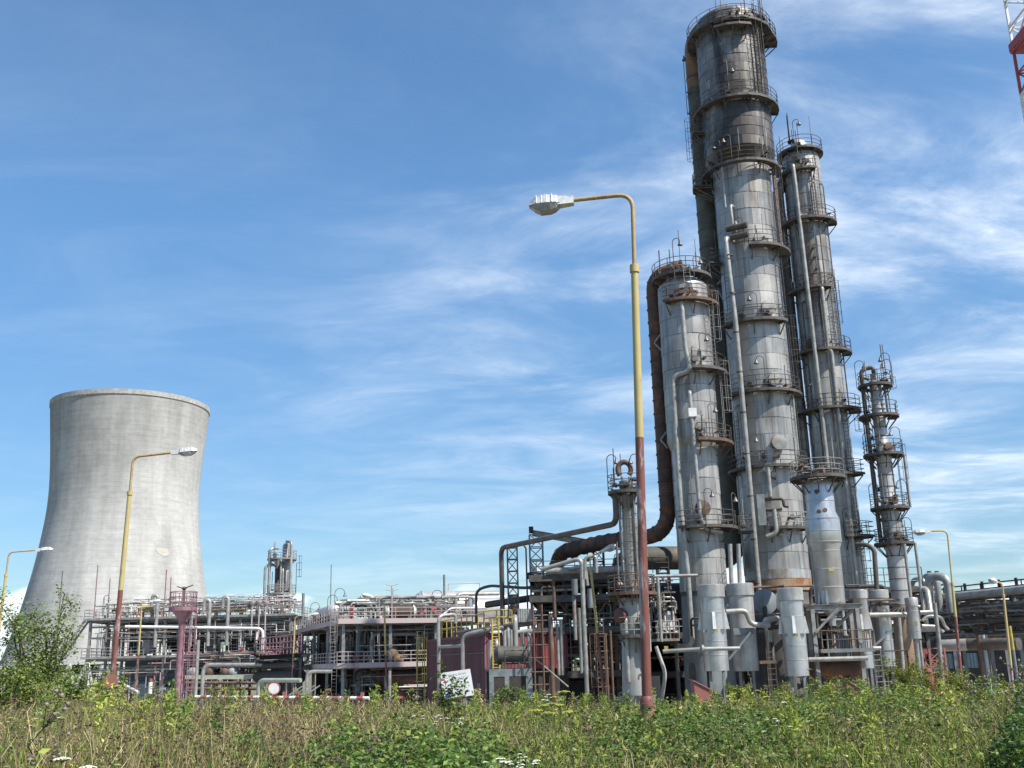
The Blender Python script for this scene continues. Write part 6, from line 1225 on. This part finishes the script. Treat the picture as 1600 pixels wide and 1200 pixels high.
# -- round signs, barrier and small street things on the left
def small_things():
    def disc(px, py, Y_, r, m, rim, name, lab, postm, zoff=0):
        c = at(px, py, Y_); g = gz(c.x, c.y); t = thing(name, lab, 'sign', (c.x, c.y, g)); n = Vector((-c.x*.3, -c.y, 0)).normalized()
        MB().lathe(c-n*.02, [(0, 0), (r, 0), (r, .025), (0, .025)], 28, n, (0, 0, 1), smooth=False).build('plate', m, t)
        if rim: MB().lathe(c-n*.018, [(r*.84, .026), (r*1.0, .026), (r*1.02, .034), (r*.84, .034)], 28, n, (0, 0, 1), smooth=False).build('rim', rim, t)
        MB().tube([Vector((c.x, c.y+.07, g-.2)), Vector((c.x, c.y+.07, c.z+r*.5))], .045, 8).build('post', postm, t); return t
    disc(172.5, 1064, 42, .27, M_SIGNR, None, 'road_sign', 'faded blank red round sign in front of the left bush', M_STEELL)
    disc(428, 1075.5, 48, .29, M_WHITE, M_RED, 'road_sign', 'white round sign with a red rim standing above the barrier', M_RED)
    q = at(428, 1100, 48); t = thing('bollard', 'faded red box post at the foot of the white round sign', 'bollard', (q.x, q.y, gz(q.x, q.y))); MB().box((q.x-.22, q.y+.15, gz(q.x, q.y)-.1), (q.x+.22, q.y+.5, zat(q.x, q.y, 1094))).build('body', MATS['faded_sign_red'], t)
    a, b = at(296, 1089, 56), at(577, 1091, 54); t = thing('barrier', 'long red and white striped barrier pole lying level above the dry weeds', 'barrier', Vector((a.x, a.y, gz(a.x, a.y)))); n = 30
    for i in range(n): p0, p1 = a+(b-a)*(i/n), a+(b-a)*((i+1)/n); MB().tube([p0, p1], .085, 8).build('stripe', M_WHITE if i % 2 else M_RED, t)
    for px in (446, 466, 566): 
        f = (px-296)/(577-296); p = a+(b-a)*f; MB().beam(Vector((p.x, p.y+.12, gz(p.x, p.y)-.2)), p+Vector((0, .12, .28)), .16).build('post', MATS['faded_sign_red'], t)
    a, b = at(186, 1066, 50), at(216, 1082, 49); t = thing('broken_rail', 'short broken white rail leaning down right of the faded red sign', 'rail', (a.x, a.y, gz(a.x, a.y))); MB().tube([a, b], .07, 8).build('pole', M_WHITE, t); MB().beam(Vector((a.x, a.y, gz(a.x, a.y)-.1)), a, .1).build('post', M_STEELL, t)
    q = at(235, 1070, 60); t = thing('marker_post', 'white marker post with a red top before the blue wall', 'post', (q.x, q.y, gz(q.x, q.y))); MB().tube([Vector((q.x, q.y, gz(q.x, q.y)-.1)), Vector((q.x, q.y, zat(q.x, q.y, 1066)))], .12, 8).build('body', M_WHITE, t); MB().tube([Vector((q.x, q.y, zat(q.x, q.y, 1066))), Vector((q.x, q.y, zat(q.x, q.y, 1060)))], .1, 8).build('top', M_RED, t)
    # pipes in front of the pink unit
    def gp(lab, pts, r, m, brace=False):
        t = thing('standpipe', lab, 'pipe', Vector((at(*pts[0]).x, at(*pts[0]).y, PAD))); pp = [at(*p) for p in pts]; pipe(t, [Vector((pp[0].x, pp[0].y, PAD))]+pp, r, m, .6, 10)
    gp('pale goal-shaped pipe bend before the left end of the pink unit', [(480, 1049, 92), (519, 1049, 92)], .15, M_PIPE)
    gp('green-grey pipe bend standing just behind the white round sign', [(405, 1063, 100), (470, 1063, 98)], .2, mat('greenish_pipe', (.30, .34, .28), (.24, .27, .22)))
    gp('cream slanted post leaning before the pink unit', [(609, 1048, 90)], .12, M_PIPE)
    t = thing('conveyor', 'sloping pale slatted panel between the barrier and the pale goal-shaped pipe', 'panel', at(468, 1080, 85)); p = at(452, 1086, 86); q = at(473, 1072, 86)
    for k in range(4): o = Vector((k*.45, 0, 0)); MB().beam(p+o, q+o, .28, .08).build('slat', M_STEELL, t)
    MB().beam(at(458, 1088, 86.1), Vector((at(458, 1088, 86.1).x, 86.1, PAD)), .12).build('leg', M_STEEL, t)
    # low concrete edge of the pad glimpsed through the weeds
    for k, px in enumerate((1150, 1210, 1260, 1330, 1400)):
        q = at(px, 1094, 44); g = gz(q.x, q.y); t = thing('concrete_block', 'broken pale concrete kerb piece low in the weeds '+('below the left reboilers', 'below the short rusty ladder', 'below the third reboiler', 'beside the right red wedge cover', 'below the slender reboilers')[k], 'concrete block', (q.x, q.y, g), 'broken concrete kerb pieces in the weeds'); mb = MB(); s = .7+.3*rng.random(); mb.box((q.x-s, q.y-.2, g-.1), (q.x+s, q.y+.2, g+.3+.15*rng.random())); mb.build('block', M_CONC, t)
small_things()
# ------------------------------------------------------------------ vegetation
nr = np.random.default_rng(11)
def xat(px, Y): return (px-800)/FPX*Y*1.02
def vn(x, y, s, o=0.0): return mnoise.noise(Vector((x*s+o, y*s-o, o*1.7)))
def np_mesh(name, V, F, C, material, parent=None, label=None):
    me = bpy.data.meshes.new(name); V = np.asarray(V, dtype=np.float32); F = np.asarray(F, dtype=np.int32)
    if parent is not None: V = V-np.array(origin(parent), dtype=np.float32)
    me.vertices.add(len(V)); me.vertices.foreach_set('co', V.ravel()); me.loops.add(F.size); me.loops.foreach_set('vertex_index', F.ravel())
    k = F.shape[1]; me.polygons.add(len(F)); me.polygons.foreach_set('loop_start', np.arange(0, F.size, k, dtype=np.int32)); me.polygons.foreach_set('loop_total', np.full(len(F), k, dtype=np.int32))
    a = me.color_attributes.new('tint', 'FLOAT_COLOR', 'POINT'); a.data.foreach_set('color', np.hstack([C, np.ones((len(C), 1))]).astype(np.float32).ravel())
    me.materials.append(material); me.update(calc_edges=True); me.validate()
    o = bpy.data.objects.new(name, me); COL.objects.link(o)
    if parent is not None: o.parent = parent
    return o
def blades_geo(P, H, W_, lean, C):
    """P (n,3) roots, bent strips of two segments"""
    n = len(P); az = nr.uniform(0, 2*np.pi, n); d = np.stack([np.cos(az), np.sin(az), np.zeros(n)], 1); fz = nr.uniform(0, 2*np.pi, n); s = np.stack([np.cos(fz), np.sin(fz), np.zeros(n)], 1)
    up = np.array([0, 0, 1.0]); h = H[:, None]; l = lean[:, None]; w_ = W_[:, None]
    m1 = P+up*h*.5+d*h*l*.25; m2 = P+up*h*.82+d*h*l*.62; t = P+up*h*(1-.25*l)+d*h*l*1.05
    V = np.stack([P-s*w_/2, P+s*w_/2, m1-s*w_*.42, m1+s*w_*.42, m2-s*w_*.28, m2+s*w_*.28, t], 1).reshape(-1, 3)
    b = np.arange(n)[:, None]*7; F = np.concatenate([b+np.array([[0, 1, 3]]), b+np.array([[0, 3, 2]]), b+np.array([[2, 3, 5]]), b+np.array([[2, 5, 4]]), b+np.array([[4, 5, 6]])], 0)
    return V, F, np.repeat(C, 7, 0)
def leaves_geo(P, A, S, L_, W_, C, fold=.12):
    A = A/np.linalg.norm(A, axis=1, keepdims=True); S = S-A*np.sum(A*S, 1, keepdims=True); S = S/(np.linalg.norm(S, axis=1, keepdims=True)+1e-9); Nn = np.cross(A, S)
    l, w_ = L_[:, None], W_[:, None]
    V = np.stack([P, P+A*l*.42+S*w_/2+Nn*w_*fold, P+A*l-Nn*l*.10, P+A*l*.42-S*w_/2+Nn*w_*fold], 1).reshape(-1, 3); n = len(P); b = np.arange(n)[:, None]*4
    return V, np.concatenate([b+np.array([[0, 1, 2]]), b+np.array([[0, 2, 3]])], 0), np.repeat(C, 4, 0)
def tints(n, cols, wts, var=.25):
    cols = np.array(cols); i = nr.choice(len(cols), n, p=np.array(wts)/sum(wts)); return np.clip(cols[i]*(1+nr.normal(0, var, (n, 1))), .004, .9)
STRAW, DRY, BROWN, OLIVE, GREEN, LIME, DEEP = (.46, .38, .20), (.32, .26, .13), (.17, .12, .07), (.22, .22, .07), (.135, .20, .04), (.28, .32, .05), (.06, .105, .022)
def hgt(x, Y):
    px = 800+x/Y*FPX/1.02; base = np.interp(px, [-50, 150, 500, 700, 1000, 1400, 1650], [1.15, 1.03, .85, .70, .60, .66, .80]); return base
def greenness(x, y):
    px = 800+x/y*FPX/1.02
    g = np.interp(px, [-50, 100, 260, 420, 620, 860, 1000, 1150, 1400, 1650], [.52, .38, .18, .22, .64, .85, .68, .66, .78, .85]); return g+.65*vn(x, y, .14, 4.0)+.35*vn(x, y, .5, 12.0)-.55*math.exp(-((px-1050)/110)**2)*max(0, min(1, (17-y)/5))
def field_grass():
    n = 105000; Y = 7.5+(40-7.5)*nr.random(n)**.85; X = (nr.random(n)*2-1)*(Y*.53+1.0)
    Z = np.array([gz(a, b) for a, b in zip(X, Y)]); G = np.array([greenness(a, b) for a, b in zip(X, Y)]); K = np.array([vn(a, b, .6, 9.0) for a, b in zip(X, Y)])
    H = hgt(X, Y)*np.clip(nr.normal(.74, .20, n), .25, 1.25)*(1+.38*K+.3*np.array([vn(a, b, .19, 17.0) for a, b in zip(X, Y)])); H = np.where(Y < 12, H*.92, H)
    isg = nr.random(n) < np.clip(G, .08, .92)
    C = np.where(isg[:, None], tints(n, [GREEN, LIME, OLIVE, DEEP], [4, 2.2, 3, 1.5]), tints(n, [STRAW, DRY, BROWN, OLIVE], [2.4, 4, 4.2, 1.6]))
    V, F, C = blades_geo(np.stack([X, Y, Z-.02], 1), H, nr.uniform(.004, .011, n)*(1+Y/26), nr.uniform(.08, .75, n), C)
    o = np_mesh('grass', V, F, C, M_GRASS); o['kind'] = 'stuff'; o['label'] = 'tall dry and green meadow grass covering the foreground'
field_grass()
def weed_leaves():
    n = 150000; Y = 8+(38-8)*nr.random(n)**.9; X = (nr.random(n)*2-1)*(Y*.53+1.0); G = np.array([greenness(a, b)+.5*vn(a, b, .9, 2.0) for a, b in zip(X, Y)]); k = nr.random(n) < np.clip(G*1.0-.05, .03, .95); X, Y, G = X[k], Y[k], G[k]; n = len(X)
    Z = np.array([gz(a, b) for a, b in zip(X, Y)]); T = np.array([vn(a, b, 1.4, 6.0) for a, b in zip(X, Y)])
    H = hgt(X, Y)*np.clip(.62+.40*T+nr.normal(0, .10, n), .1, 1.15)*nr.random(n)**.35
    A = nr.normal(0, 1, (n, 3)); A[:, 2] = np.abs(A[:, 2])*.5; S = nr.normal(0, 1, (n, 3))
    L_ = nr.uniform(.035, .085, n)*(1+Y/60); V, F, C = leaves_geo(np.stack([X, Y, Z+H], 1), A, S, L_, L_*nr.uniform(.25, .6, n), tints(n, [GREEN, LIME, OLIVE, DEEP], [4, 3.5, 1.2, 2.2], .32))
    o = np_mesh('weed_leaves', V, F, C, M_LEAF); o['kind'] = 'stuff'; o['label'] = 'leafy green weeds mixed into the meadow grass'
weed_leaves()
def seed_stalks():
    """brown dead stalks with small seed heads, thick on the left half"""
    n = 5200; Y = 9+(34-9)*nr.random(n)**.8; X = (nr.random(n)*2-1)*(Y*.53+.5); px = 800+X/Y*FPX/1.02; p = np.interp(px, [-50, 150, 330, 560, 700, 900, 1100, 1400, 1650], [.45, .6, 1, .9, .25, .2, .35, .3, .4]); k = nr.random(n) < p; X, Y = X[k], Y[k]; n = len(X)
    Z = np.array([gz(a, b) for a, b in zip(X, Y)]); H = hgt(X, Y)*nr.uniform(.8, 1.32, n); lean = nr.uniform(.02, .35, n); C = tints(n, [BROWN, DRY, STRAW], [4, 3, 1])
    st0 = nr.bit_generator.state; V1, F1, C1 = blades_geo(np.stack([X, Y, Z], 1), H, np.full(n, .008)*(1+Y/30), lean, C)
    tips = V1.reshape(n, 7, 3)[:, [4, 6], :]; m = 9; f = nr.random((n, m, 1))*1.5-.5; P = (tips[:, :1]*(1-f)+tips[:, 1:]*f).reshape(-1, 3)+nr.normal(0, .022, (n*m, 3)); Cs = np.repeat(tints(n, [(.12, .075, .06), (.17, .12, .07), (.22, .15, .10), (.16, .10, .11)], [4, 3, 1.5, 1.2]), m, 0)
    A = nr.normal(0, 1, (n*m, 3)); S = nr.normal(0, 1, (n*m, 3)); L_ = nr.uniform(.025, .055, n*m); V2, F2, C2 = leaves_geo(P, A, S, L_, L_*.55, Cs)
    o = np_mesh('seed_stalks', np.concatenate([V1, V2]), np.concatenate([F1, F2+len(V1)]), np.concatenate([C1, C2]), M_GRASS); o['kind'] = 'stuff'; o['label'] = 'brown dead weed stalks with seed heads in the meadow'
seed_stalks()
def straw_stems():
    n = 9000; Y = 8.5+(36-8.5)*nr.random(n)**.8; X = (nr.random(n)*2-1)*(Y*.53+.6); k = np.array([vn(a, b, .35, 14.0) for a, b in zip(X, Y)])+nr.normal(0, .25, n) > .02; X, Y = X[k], Y[k]; n = len(X)
    Z = np.array([gz(a, b) for a, b in zip(X, Y)]); H = hgt(X, Y)*nr.uniform(.85, 1.3, n); V, F, C = blades_geo(np.stack([X, Y, Z], 1), H, nr.uniform(.005, .008, n)*(1+Y/28), nr.uniform(.1, .9, n), tints(n, [(.50, .42, .25), (.40, .32, .17), (.30, .30, .12)], [3, 3, 2]))
    o = np_mesh('straw_stems', V, F, C, M_GRASS); o['kind'] = 'stuff'; o['label'] = 'long pale straw stems bending over the meadow'
straw_stems()
def tall_weeds():
    P = []; cnt = []; r0 = np.random.default_rng(5)
    for i in range(330):
        Y = 13+25*r0.random()**.8; X = (r0.random()*2-1)*Y*.52; h = float(hgt(X, Y))*r0.uniform(.95, 1.65); m = int(r0.integers(60, 190)); z = h*r0.random(m)**.6; cnt.append(m); P.append(np.stack([X+r0.normal(0, .10+.10*(1-z/h)), Y+r0.normal(0, .12, m), gz(X, Y)+z], 1) if False else np.stack([X+r0.normal(0, .13, m)*(1.2-z/h), Y+r0.normal(0, .13, m), gz(X, Y)+z], 1))
    P = np.concatenate(P); n = len(P); A = nr.normal(0, 1, (n, 3)); S = nr.normal(0, 1, (n, 3)); L_ = nr.uniform(.05, .12, n); V, F, C = leaves_geo(P, A, S, L_, L_*.35, np.repeat(tints(330, [GREEN, LIME, OLIVE, DRY, BROWN], [4, 4, 1.5, 1.2, .8], .2), cnt, 0)*nr.uniform(.7, 1.3, (n, 1)))
    o = np_mesh('tall_weeds', V, F, C, M_LEAF); o['kind'] = 'stuff'; o['label'] = 'taller leafy weeds standing out of the meadow'
tall_weeds()
def crown_leaves(root, name, P, cols, wts, lmin, lmax, asp=.5, up=.25, var=.22):
    n = len(P); A = nr.normal(0, 1, (n, 3)); A[:, 2] = A[:, 2]*.5-.15; S = nr.normal(0, 1, (n, 3)); S[:, 2] *= .4; L_ = nr.uniform(lmin, lmax, n); V, F, C = leaves_geo(P, A, S, L_, L_*asp, tints(n, cols, wts, var)); return np_mesh(name, V, F, C, M_LEAF, root)
def shrub(name, label, base, H, Wd, stems, nleaf, lsz, cols, wts, cat='shrub', group=None, trunk=.05, start=.15, spread=1.0, twig=5, asp=.5, tight=.07, seed=0):
    r_ = random.Random(seed*7+3); base = Vector(base); root = thing(name, label, cat, base, group); tr = MB(); pts = []; wts_ = []
    for s in range(stems):
        a = r_.uniform(0, 2*math.pi); out = Vector((math.cos(a), math.sin(a), 0)); h = H*r_.uniform(.62, 1.0) if stems > 1 else H; sp = Wd/2*r_.uniform(.15, .85)*spread if stems > 1 else Wd*.05
        b0 = base+out*(.06*stems**.5*r_.random()); path = [b0+out*sp*(t**1.4)+Vector((r_.gauss(0, .03*h)*t, r_.gauss(0, .03*h)*t, h*t)) for t in (0, .25, .5, .75, 1)]
        tr.tube(path, [trunk*(1-.8*t) for t in (0, .25, .5, .75, 1)], 6)
        nb = twig+int(h*2)
        for k in range(nb):
            t = start+(1-start)*(k+r_.random())/nb; i = min(3, int(t*4)); p = path[i].lerp(path[i+1], t*4-i); aa = r_.uniform(0, 2*math.pi); L_ = Wd*.42*(1.05-t*.75)*r_.uniform(.5, 1.1); q = p+Vector((math.cos(aa)*L_, math.sin(aa)*L_, L_*r_.uniform(.1, .9)))
            tr.tube([p, p.lerp(q, .5)+Vector((0, 0, .03*L_)), q], [trunk*.3, trunk*.2, trunk*.08], 4, False); pts.append((p, q)); wts_.append(L_)
        pts.append((path[3], path[4]+Vector((0, 0, .05*H)))); wts_.append(Wd*.3)
    tr.build('branches', M_BARK, root); wv = np.array(wts_); idx = nr.choice(len(pts), nleaf, p=wv/wv.sum()); a = np.array([tuple(p[0]) for p in pts])[idx]; b = np.array([tuple(p[1]) for p in pts])[idx]; t = nr.random((nleaf, 1))**.7*1.08
    P = a*(1-t)+b*t+nr.normal(0, tight*Wd, (nleaf, 3))*np.array([1, 1, .6]); P[:, 2] = np.maximum(P[:, 2], base.z+.05); crown_leaves(root, 'crown', P, cols, wts, lsz*.6, lsz*1.3, asp); return root
def B(px, Y): x = xat(px, Y); return (x, Y, gz(x, Y)-.03)
GL = [GREEN, LIME, DEEP, OLIVE]
shrub('sapling_bush', 'tall light green bush with feathery upright shoots, left of the cooling tower base', B(92, 33), 4.35, 3.2, 10, 8200, .11, [(.15, .21, .05), (.23, .28, .06), (.08, .13, .025)], [4, 3, 1.5], 'bush', seed=1, tight=.045)
shrub('sapling_bush', 'broad lower green bush filling the gap right of the tall feathery one', B(146, 47), 3.4, 3.4, 9, 6000, .14, [(.13, .19, .045), (.20, .25, .05), (.07, .12, .025)], [4, 2, 2], 'bush', seed=2, tight=.06)
shrub('sapling_bush', 'low green bush under the feathery one at the left', B(52, 30), 2.1, 2.8, 9, 5000, .11, GL, [4, 2, 2, 1], 'bush', seed=3, tight=.07)
shrub('tree', 'dark green tree cut off by the left picture edge', B(-16, 48), 4.3, 2.6, 5, 2600, .2, GL, [4, 1, 3, 1], 'tree', trunk=.1, seed=4)
shrub('sapling', 'thin upright sapling before the blue wall, right of the faded red sign', B(205, 45), 2.9, .9, 2, 900, .15, GL, [4, 3, 1, 1], 'sapling', seed=5)
shrub('sapling', 'short sapling before the blue wall, left of the magenta tower foot', B(254, 46), 2.3, .9, 2, 800, .15, GL, [4, 3, 1, 1], 'sapling', seed=6)
shrub('sapling', 'leafy sapling growing up the left edge of the white notice board', B(692, 24), 2.05, .75, 3, 620, .10, [(.10, .15, .03), (.05, .09, .018), (.16, .17, .05)], [4, 3, 1], 'sapling', seed=7, trunk=.018)
shrub('sapling', 'thin sapling twig in front of the white notice board', B(716, 22), 1.45, .5, 2, 190, .09, GL, [4, 1, 3, 1], 'sapling', seed=8, trunk=.014)
for i, (px, Y, H, Wd, lab) in enumerate(((778, 54, 2.6, 2.2, 'green bush with drooping leaves at the left foot of the blue-grey landing'), (815, 56, 2.0, 1.8, 'smaller green bush under the blue-grey landing'))): shrub('bush', lab, B(px, Y), H, Wd, 7, 1500, .2, [(.09, .13, .025), (.15, .18, .04), (.05, .085, .02)], [4, 3, 2], 'bush', seed=20+i)
YG = [(.17, .20, .025), (.24, .25, .03), (.09, .13, .02)]
for i, (px, Y, H, Wd, lab) in enumerate(((1185, 40, 1.35, 1.3, 'yellow-green weed bush at the foot of the short rusty ladder'), (1250, 41, 1.45, 1.7, 'yellow-green weed bush below the third reboiler'), (1300, 40, 1.35, 1.6, 'yellow-green weed bush below the railed landing'), (1362, 39, 2.05, 1.4, 'tall yellow-green weed bush before the slender reboilers'), (1398, 40, 1.9, 1.6, 'yellow-green weed bush right of the slender reboilers, near the small column foot'), (1430, 38, 1.5, 1.5, 'rightmost yellow-green weed bush, before the thin pale post'), (1118, 42, 1.5, .9, 'narrow yellow-green weed beside the left red wedge cover'), (1262, 50, 2.3, 1.8, 'bare brownish shrub in the dark under the railed landing'))): shrub('weed_bush', lab, B(px, Y), H, Wd, 9, 3200 if i < 7 else 260, .085, YG if i < 7 else [OLIVE, BROWN], [3, 3, 2] if i < 7 else [1, 1], 'bush', seed=30+i, trunk=.02)
# bramble thicket in the near middle
def bramble(label, px0, px1, Y0, Y1, n, ztop, seed, cols=None, wts=None):
    r0 = np.random.default_rng(seed); Y = Y0+(Y1-Y0)*r0.random(n); f = r0.random(n); X = (px0+(px1-px0)*f-800)/FPX*Y*1.02; e = np.clip(np.minimum(f, 1-f)*3.2+.25*np.array([vn(a, b, .9, 21.0) for a, b in zip(X, Y)]), 0, 1)**.6*np.clip((Y1-Y)/(Y1-Y0)*3.5+.25, 0, 1)
    T = np.array([vn(a, b, 1.1, 3.0+seed)+.6*vn(a, b, 2.7, 8.0+seed) for a, b in zip(X, Y)]); Hm = ztop*np.clip(e*(.72+.55*T), .02, 1.1); Z = np.array([gz(a, b) for a, b in zip(X, Y)])+Hm*r0.random(n)**.28
    c = Vector((float(X.mean()), float(Y.mean()), 0)); root = thing('bramble_thicket', label, 'shrub', c); P = np.stack([X, Y, Z], 1)
    A = nr.normal(0, 1, (n, 3)); A[:, 1] -= .5; A[:, 2] = A[:, 2]*.35-.12; S = nr.normal(0, 1, (n, 3)); S[:, 2] *= .35; L_ = nr.uniform(.045, .095, n); V, F, C = leaves_geo(P, A, S, L_, L_*nr.uniform(.5, .75, n), tints(n, cols or [(.10, .17, .032), (.15, .23, .045), (.06, .11, .022), (.22, .27, .055)], wts or [4, 2.4, 3, 1.1], .28), .16)
    np_mesh('leaves', V, F, C, M_LEAF, root); mb = MB()
    for k in range(60):
        i = int(r0.integers(0, n)); p = Vector((X[i], Y[i], Z[i])); b = Vector((X[i]+r0.normal(0, .25), Y[i]+r0.normal(0, .25), gz(X[i], Y[i]))); mb.tube([b, b.lerp(p, .6)+Vector((0, 0, .1)), p], .006, 4, False)
    mb.build('canes', M_BARK, root)['kind'] = 'stuff'
bramble('broad green bramble thicket in the bottom middle of the meadow', 370, 870, 8.2, 17.5, 22000, 1.08, 1)
bramble('small green bramble spur reaching up left of the broad thicket', 352, 450, 13.5, 18, 2200, .95, 2)
bramble('dark green dense shrub in the bottom right corner', 1455, 1700, 10, 15, 12000, 1.36, 3, [(.075, .13, .026), (.11, .18, .035), (.04, .08, .017), (.17, .23, .05)], [4, 3, 3, .8])
bramble('loose green weeds patch right of the broad thicket', 850, 1260, 14, 25, 14000, .95, 4, [(.08, .14, .025), (.14, .19, .035), (.05, .09, .018)], [4, 3, 2])
bramble('bright green leafy patch below the columns', 1060, 1500, 17, 30, 15000, 1.02, 5, [(.09, .15, .025), (.17, .21, .035), (.05, .09, .018)], [4, 3, 2])
# flowering plants one can count
def umbel(name, label, px, py, Y, r, m, group, nfl=16, domed=.25, stem=True):
    c = at(px, py, Y); g = gz(c.x, c.y); t = thing(name, label, 'flower', (c.x, c.y, g), group); mb = MB(); lean = Vector((rng.uniform(-.1, .1), rng.uniform(-.1, .1), 0)); b = Vector((c.x, c.y, g))+lean
    mb.tube([b, b.lerp(c, .6)+lean*-.2, c-Vector((0, 0, r*.7))], .006, 5); hub = c-Vector((0, 0, r*.7)); ends = []
    for k in range(nfl):
        a = k*2.4; rr = r*math.sqrt((k+.5)/nfl); q = c+Vector((rr*math.cos(a), rr*math.sin(a), -domed*rr)); mb.tube([hub, q], .0025, 3, False); ends.append(q)
    mb.build('stem', MATS['flower_stem'], t); fl = MB(); s = r/math.sqrt(nfl)*.95
    for q in ends: 
        fl.lathe(q, [(0, s*.35), (s*.7, s*.25), (s*.95, 0), (s*.5, -s*.15)], 6, (rng.gauss(0, .2), rng.gauss(0, .2), 1))
    fl.build('flower_head', m, t)
mat('flower_stem', (.10, .13, .035), (.14, .14, .05), 4, .7); MWF = mat('white_umbel', (.66, .66, .58), (.5, .52, .40), 30, .8); MYF = mat('yellow_umbel', (.34, .33, .03), (.22, .25, .03), 20, .8); MOF = mat('orange_flower', (.62, .36, .02))
wf = [(97, 1183, 9.5, .07, 'large white umbel flower at the bottom left edge, left of a smaller tilted one'), (137, 1196, 9.2, .07, 'white umbel flower at the very bottom, right of the large one at the left')]
for px, py, Y, r, lab in wf: umbel('umbel_flower', lab, px, py, Y, r, MWF, 'white umbel flowers', 22)
def scatter_umbels(name, spots, m, group, lab, r0, r1, nf):
    for (px, py, Y) in spots: umbel(name, lab, px, py, Y, rng.uniform(r0, r1), m, group, nf)
def cloud(px, py, sx, sy, n, Y0, Y1): return [(px+rng.gauss(0, sx), py+rng.gauss(0, sy), rng.uniform(Y0, Y1)) for _ in range(n)]
scatter_umbels('white_flower', cloud(795, 1188, 20, 7, 22, 9, 10), MWF, 'white flower clump at the bottom', 'small white flower in the dense clump at the bottom middle edge', .018, .032, 8)
scatter_umbels('white_flower', cloud(705, 1124, 28, 5, 26, 16, 19), MWF, 'white flowers above the bramble', 'small white flower in the row above the bramble thicket, below the notice board', .02, .04, 8)
scatter_umbels('white_flower', cloud(1165, 1135, 45, 14, 30, 14, 20), MWF, 'white flowers right of the middle', 'small pale flower in the green weeds below the columns', .02, .045, 8)
scatter_umbels('white_flower', cloud(850, 1092, 12, 5, 10, 22, 26), MWF, 'white flowers before the rusty frame', 'small white flower beside the yellow umbels before the rusty frame', .03, .06, 8)
scatter_umbels('white_flower', cloud(60, 1130, 45, 22, 16, 13, 20), MWF, 'white flowers on the left', 'small white flower in the dry grass at the left', .02, .035, 8)
scatter_umbels('yellow_umbel', [(862, 1098, 17), (882, 1079, 17), (850, 1101, 18), (874, 1100, 18), (856, 1112, 16), (838, 1108, 17), (890, 1110, 18), (866, 1088, 19)], MYF, 'yellow umbels before the rusty frame', 'flat yellow umbel flower before the dark wall of the rusty frame', .07, .12, 18)
scatter_umbels('yellow_umbel', cloud(105, 1100, 35, 16, 14, 16, 22), MYF, 'yellow umbels at the left', 'greenish yellow umbel flower at the left below the bushes', .03, .06, 14)
scatter_umbels('yellow_umbel', cloud(1290, 1085, 85, 14, 40, 24, 32), MYF, 'yellow umbels below the columns', 'greenish yellow umbel flower below the columns', .04, .09, 14)
scatter_umbels('orange_flower', cloud(1420, 1120, 60, 20, 18, 14, 22), MOF, 'orange flowers at the right', 'tiny orange-yellow flower in the weeds at the right', .015, .03, 6)
scatter_umbels('orange_flower', cloud(260, 1160, 60, 22, 10, 10, 16), MOF, 'orange flowers at the left', 'tiny orange-yellow flower in the dry grass at the left', .012, .02, 6)
def thistle(label, px, Y, H, seed):
    r_ = random.Random(seed); b = Vector(B(px, Y)); t = thing('thistle', label, 'weed', b); mb = MB(); hd = MB(); ends = []
    main = [b+Vector((r_.gauss(0, .03)*k, r_.gauss(0, .03)*k, H*k/4)) for k in range(5)]; mb.tube(main, [.012, .011, .009, .007, .004], 5); ends.append(main[-1]); lp = []
    for k in range(16):
        f = r_.uniform(.3, .95); i = min(3, int(f*4)); p = main[i].lerp(main[i+1], f*4-i); a = r_.uniform(0, 6.28); L_ = H*.28*r_.uniform(.4, 1); q = p+Vector((math.cos(a)*L_, math.sin(a)*L_, L_*.9)); mb.tube([p, q], [.006, .003], 4, False); ends.append(q); lp += [p.lerp(q, r_.random()) for _ in range(9)]
    for q in ends: hd.lathe(q, [(0, -.02), (.02, -.005), (.024, .012), (.014, .03), (.02, .045)], 7)
    mb.build('stem', M_BARK, t); hd.build('flower_head', mat_once2(), t); P = np.array([tuple(p) for p in lp])+nr.normal(0, .02, (len(lp), 3)); crown_leaves(t, 'leaf', P, [OLIVE, GREEN, BROWN], [3, 3, 2], .05, .12, .3)['kind'] = 'stuff'
def mat_once2(): return MATS.get('thistle_head') or mat('thistle_head', (.20, .16, .13), (.28, .22, .20), 30, .9)
for i, (px, Y, H) in enumerate(((1556, 17, 1.65), (1578, 16, 1.5), (1535, 18, 1.45), (1596, 15, 1.55), (1566, 20, 1.7), (1480, 21, 1.2), (104, 12, 1.3))): thistle(['tallest dry thistle stalk at the right edge', 'dry thistle stalk just right of the tallest one', 'dry thistle stalk left of the tallest one', 'dry thistle stalk nearest the right picture edge', 'dry thistle stalk behind the tallest one', 'shorter dry thistle stalk below the right street lamp', 'dark branched weed stalk standing alone at the bottom left'][i], px, Y, H, 60+i)
def far_wood():
    n = 26000; X = nr.uniform(-900, 900, n); Y = 620+nr.uniform(0, 60, n); T = np.array([vn(a, 0, .02, 1.0) for a in X]); Z = PAD+(9+5*T)*nr.random(n)**.6; A = nr.normal(0, 1, (n, 3)); S = nr.normal(0, 1, (n, 3)); L_ = nr.uniform(1.5, 3.2, n); V, F, C = leaves_geo(np.stack([X, Y, Z], 1), A, S, L_, L_*.7, tints(n, [DEEP, GREEN], [3, 1]))
    o = np_mesh('far_wood', V, F, C, M_LEAF); o['kind'] = 'stuff'; o['label'] = 'low wood far behind the plant'
far_wood()
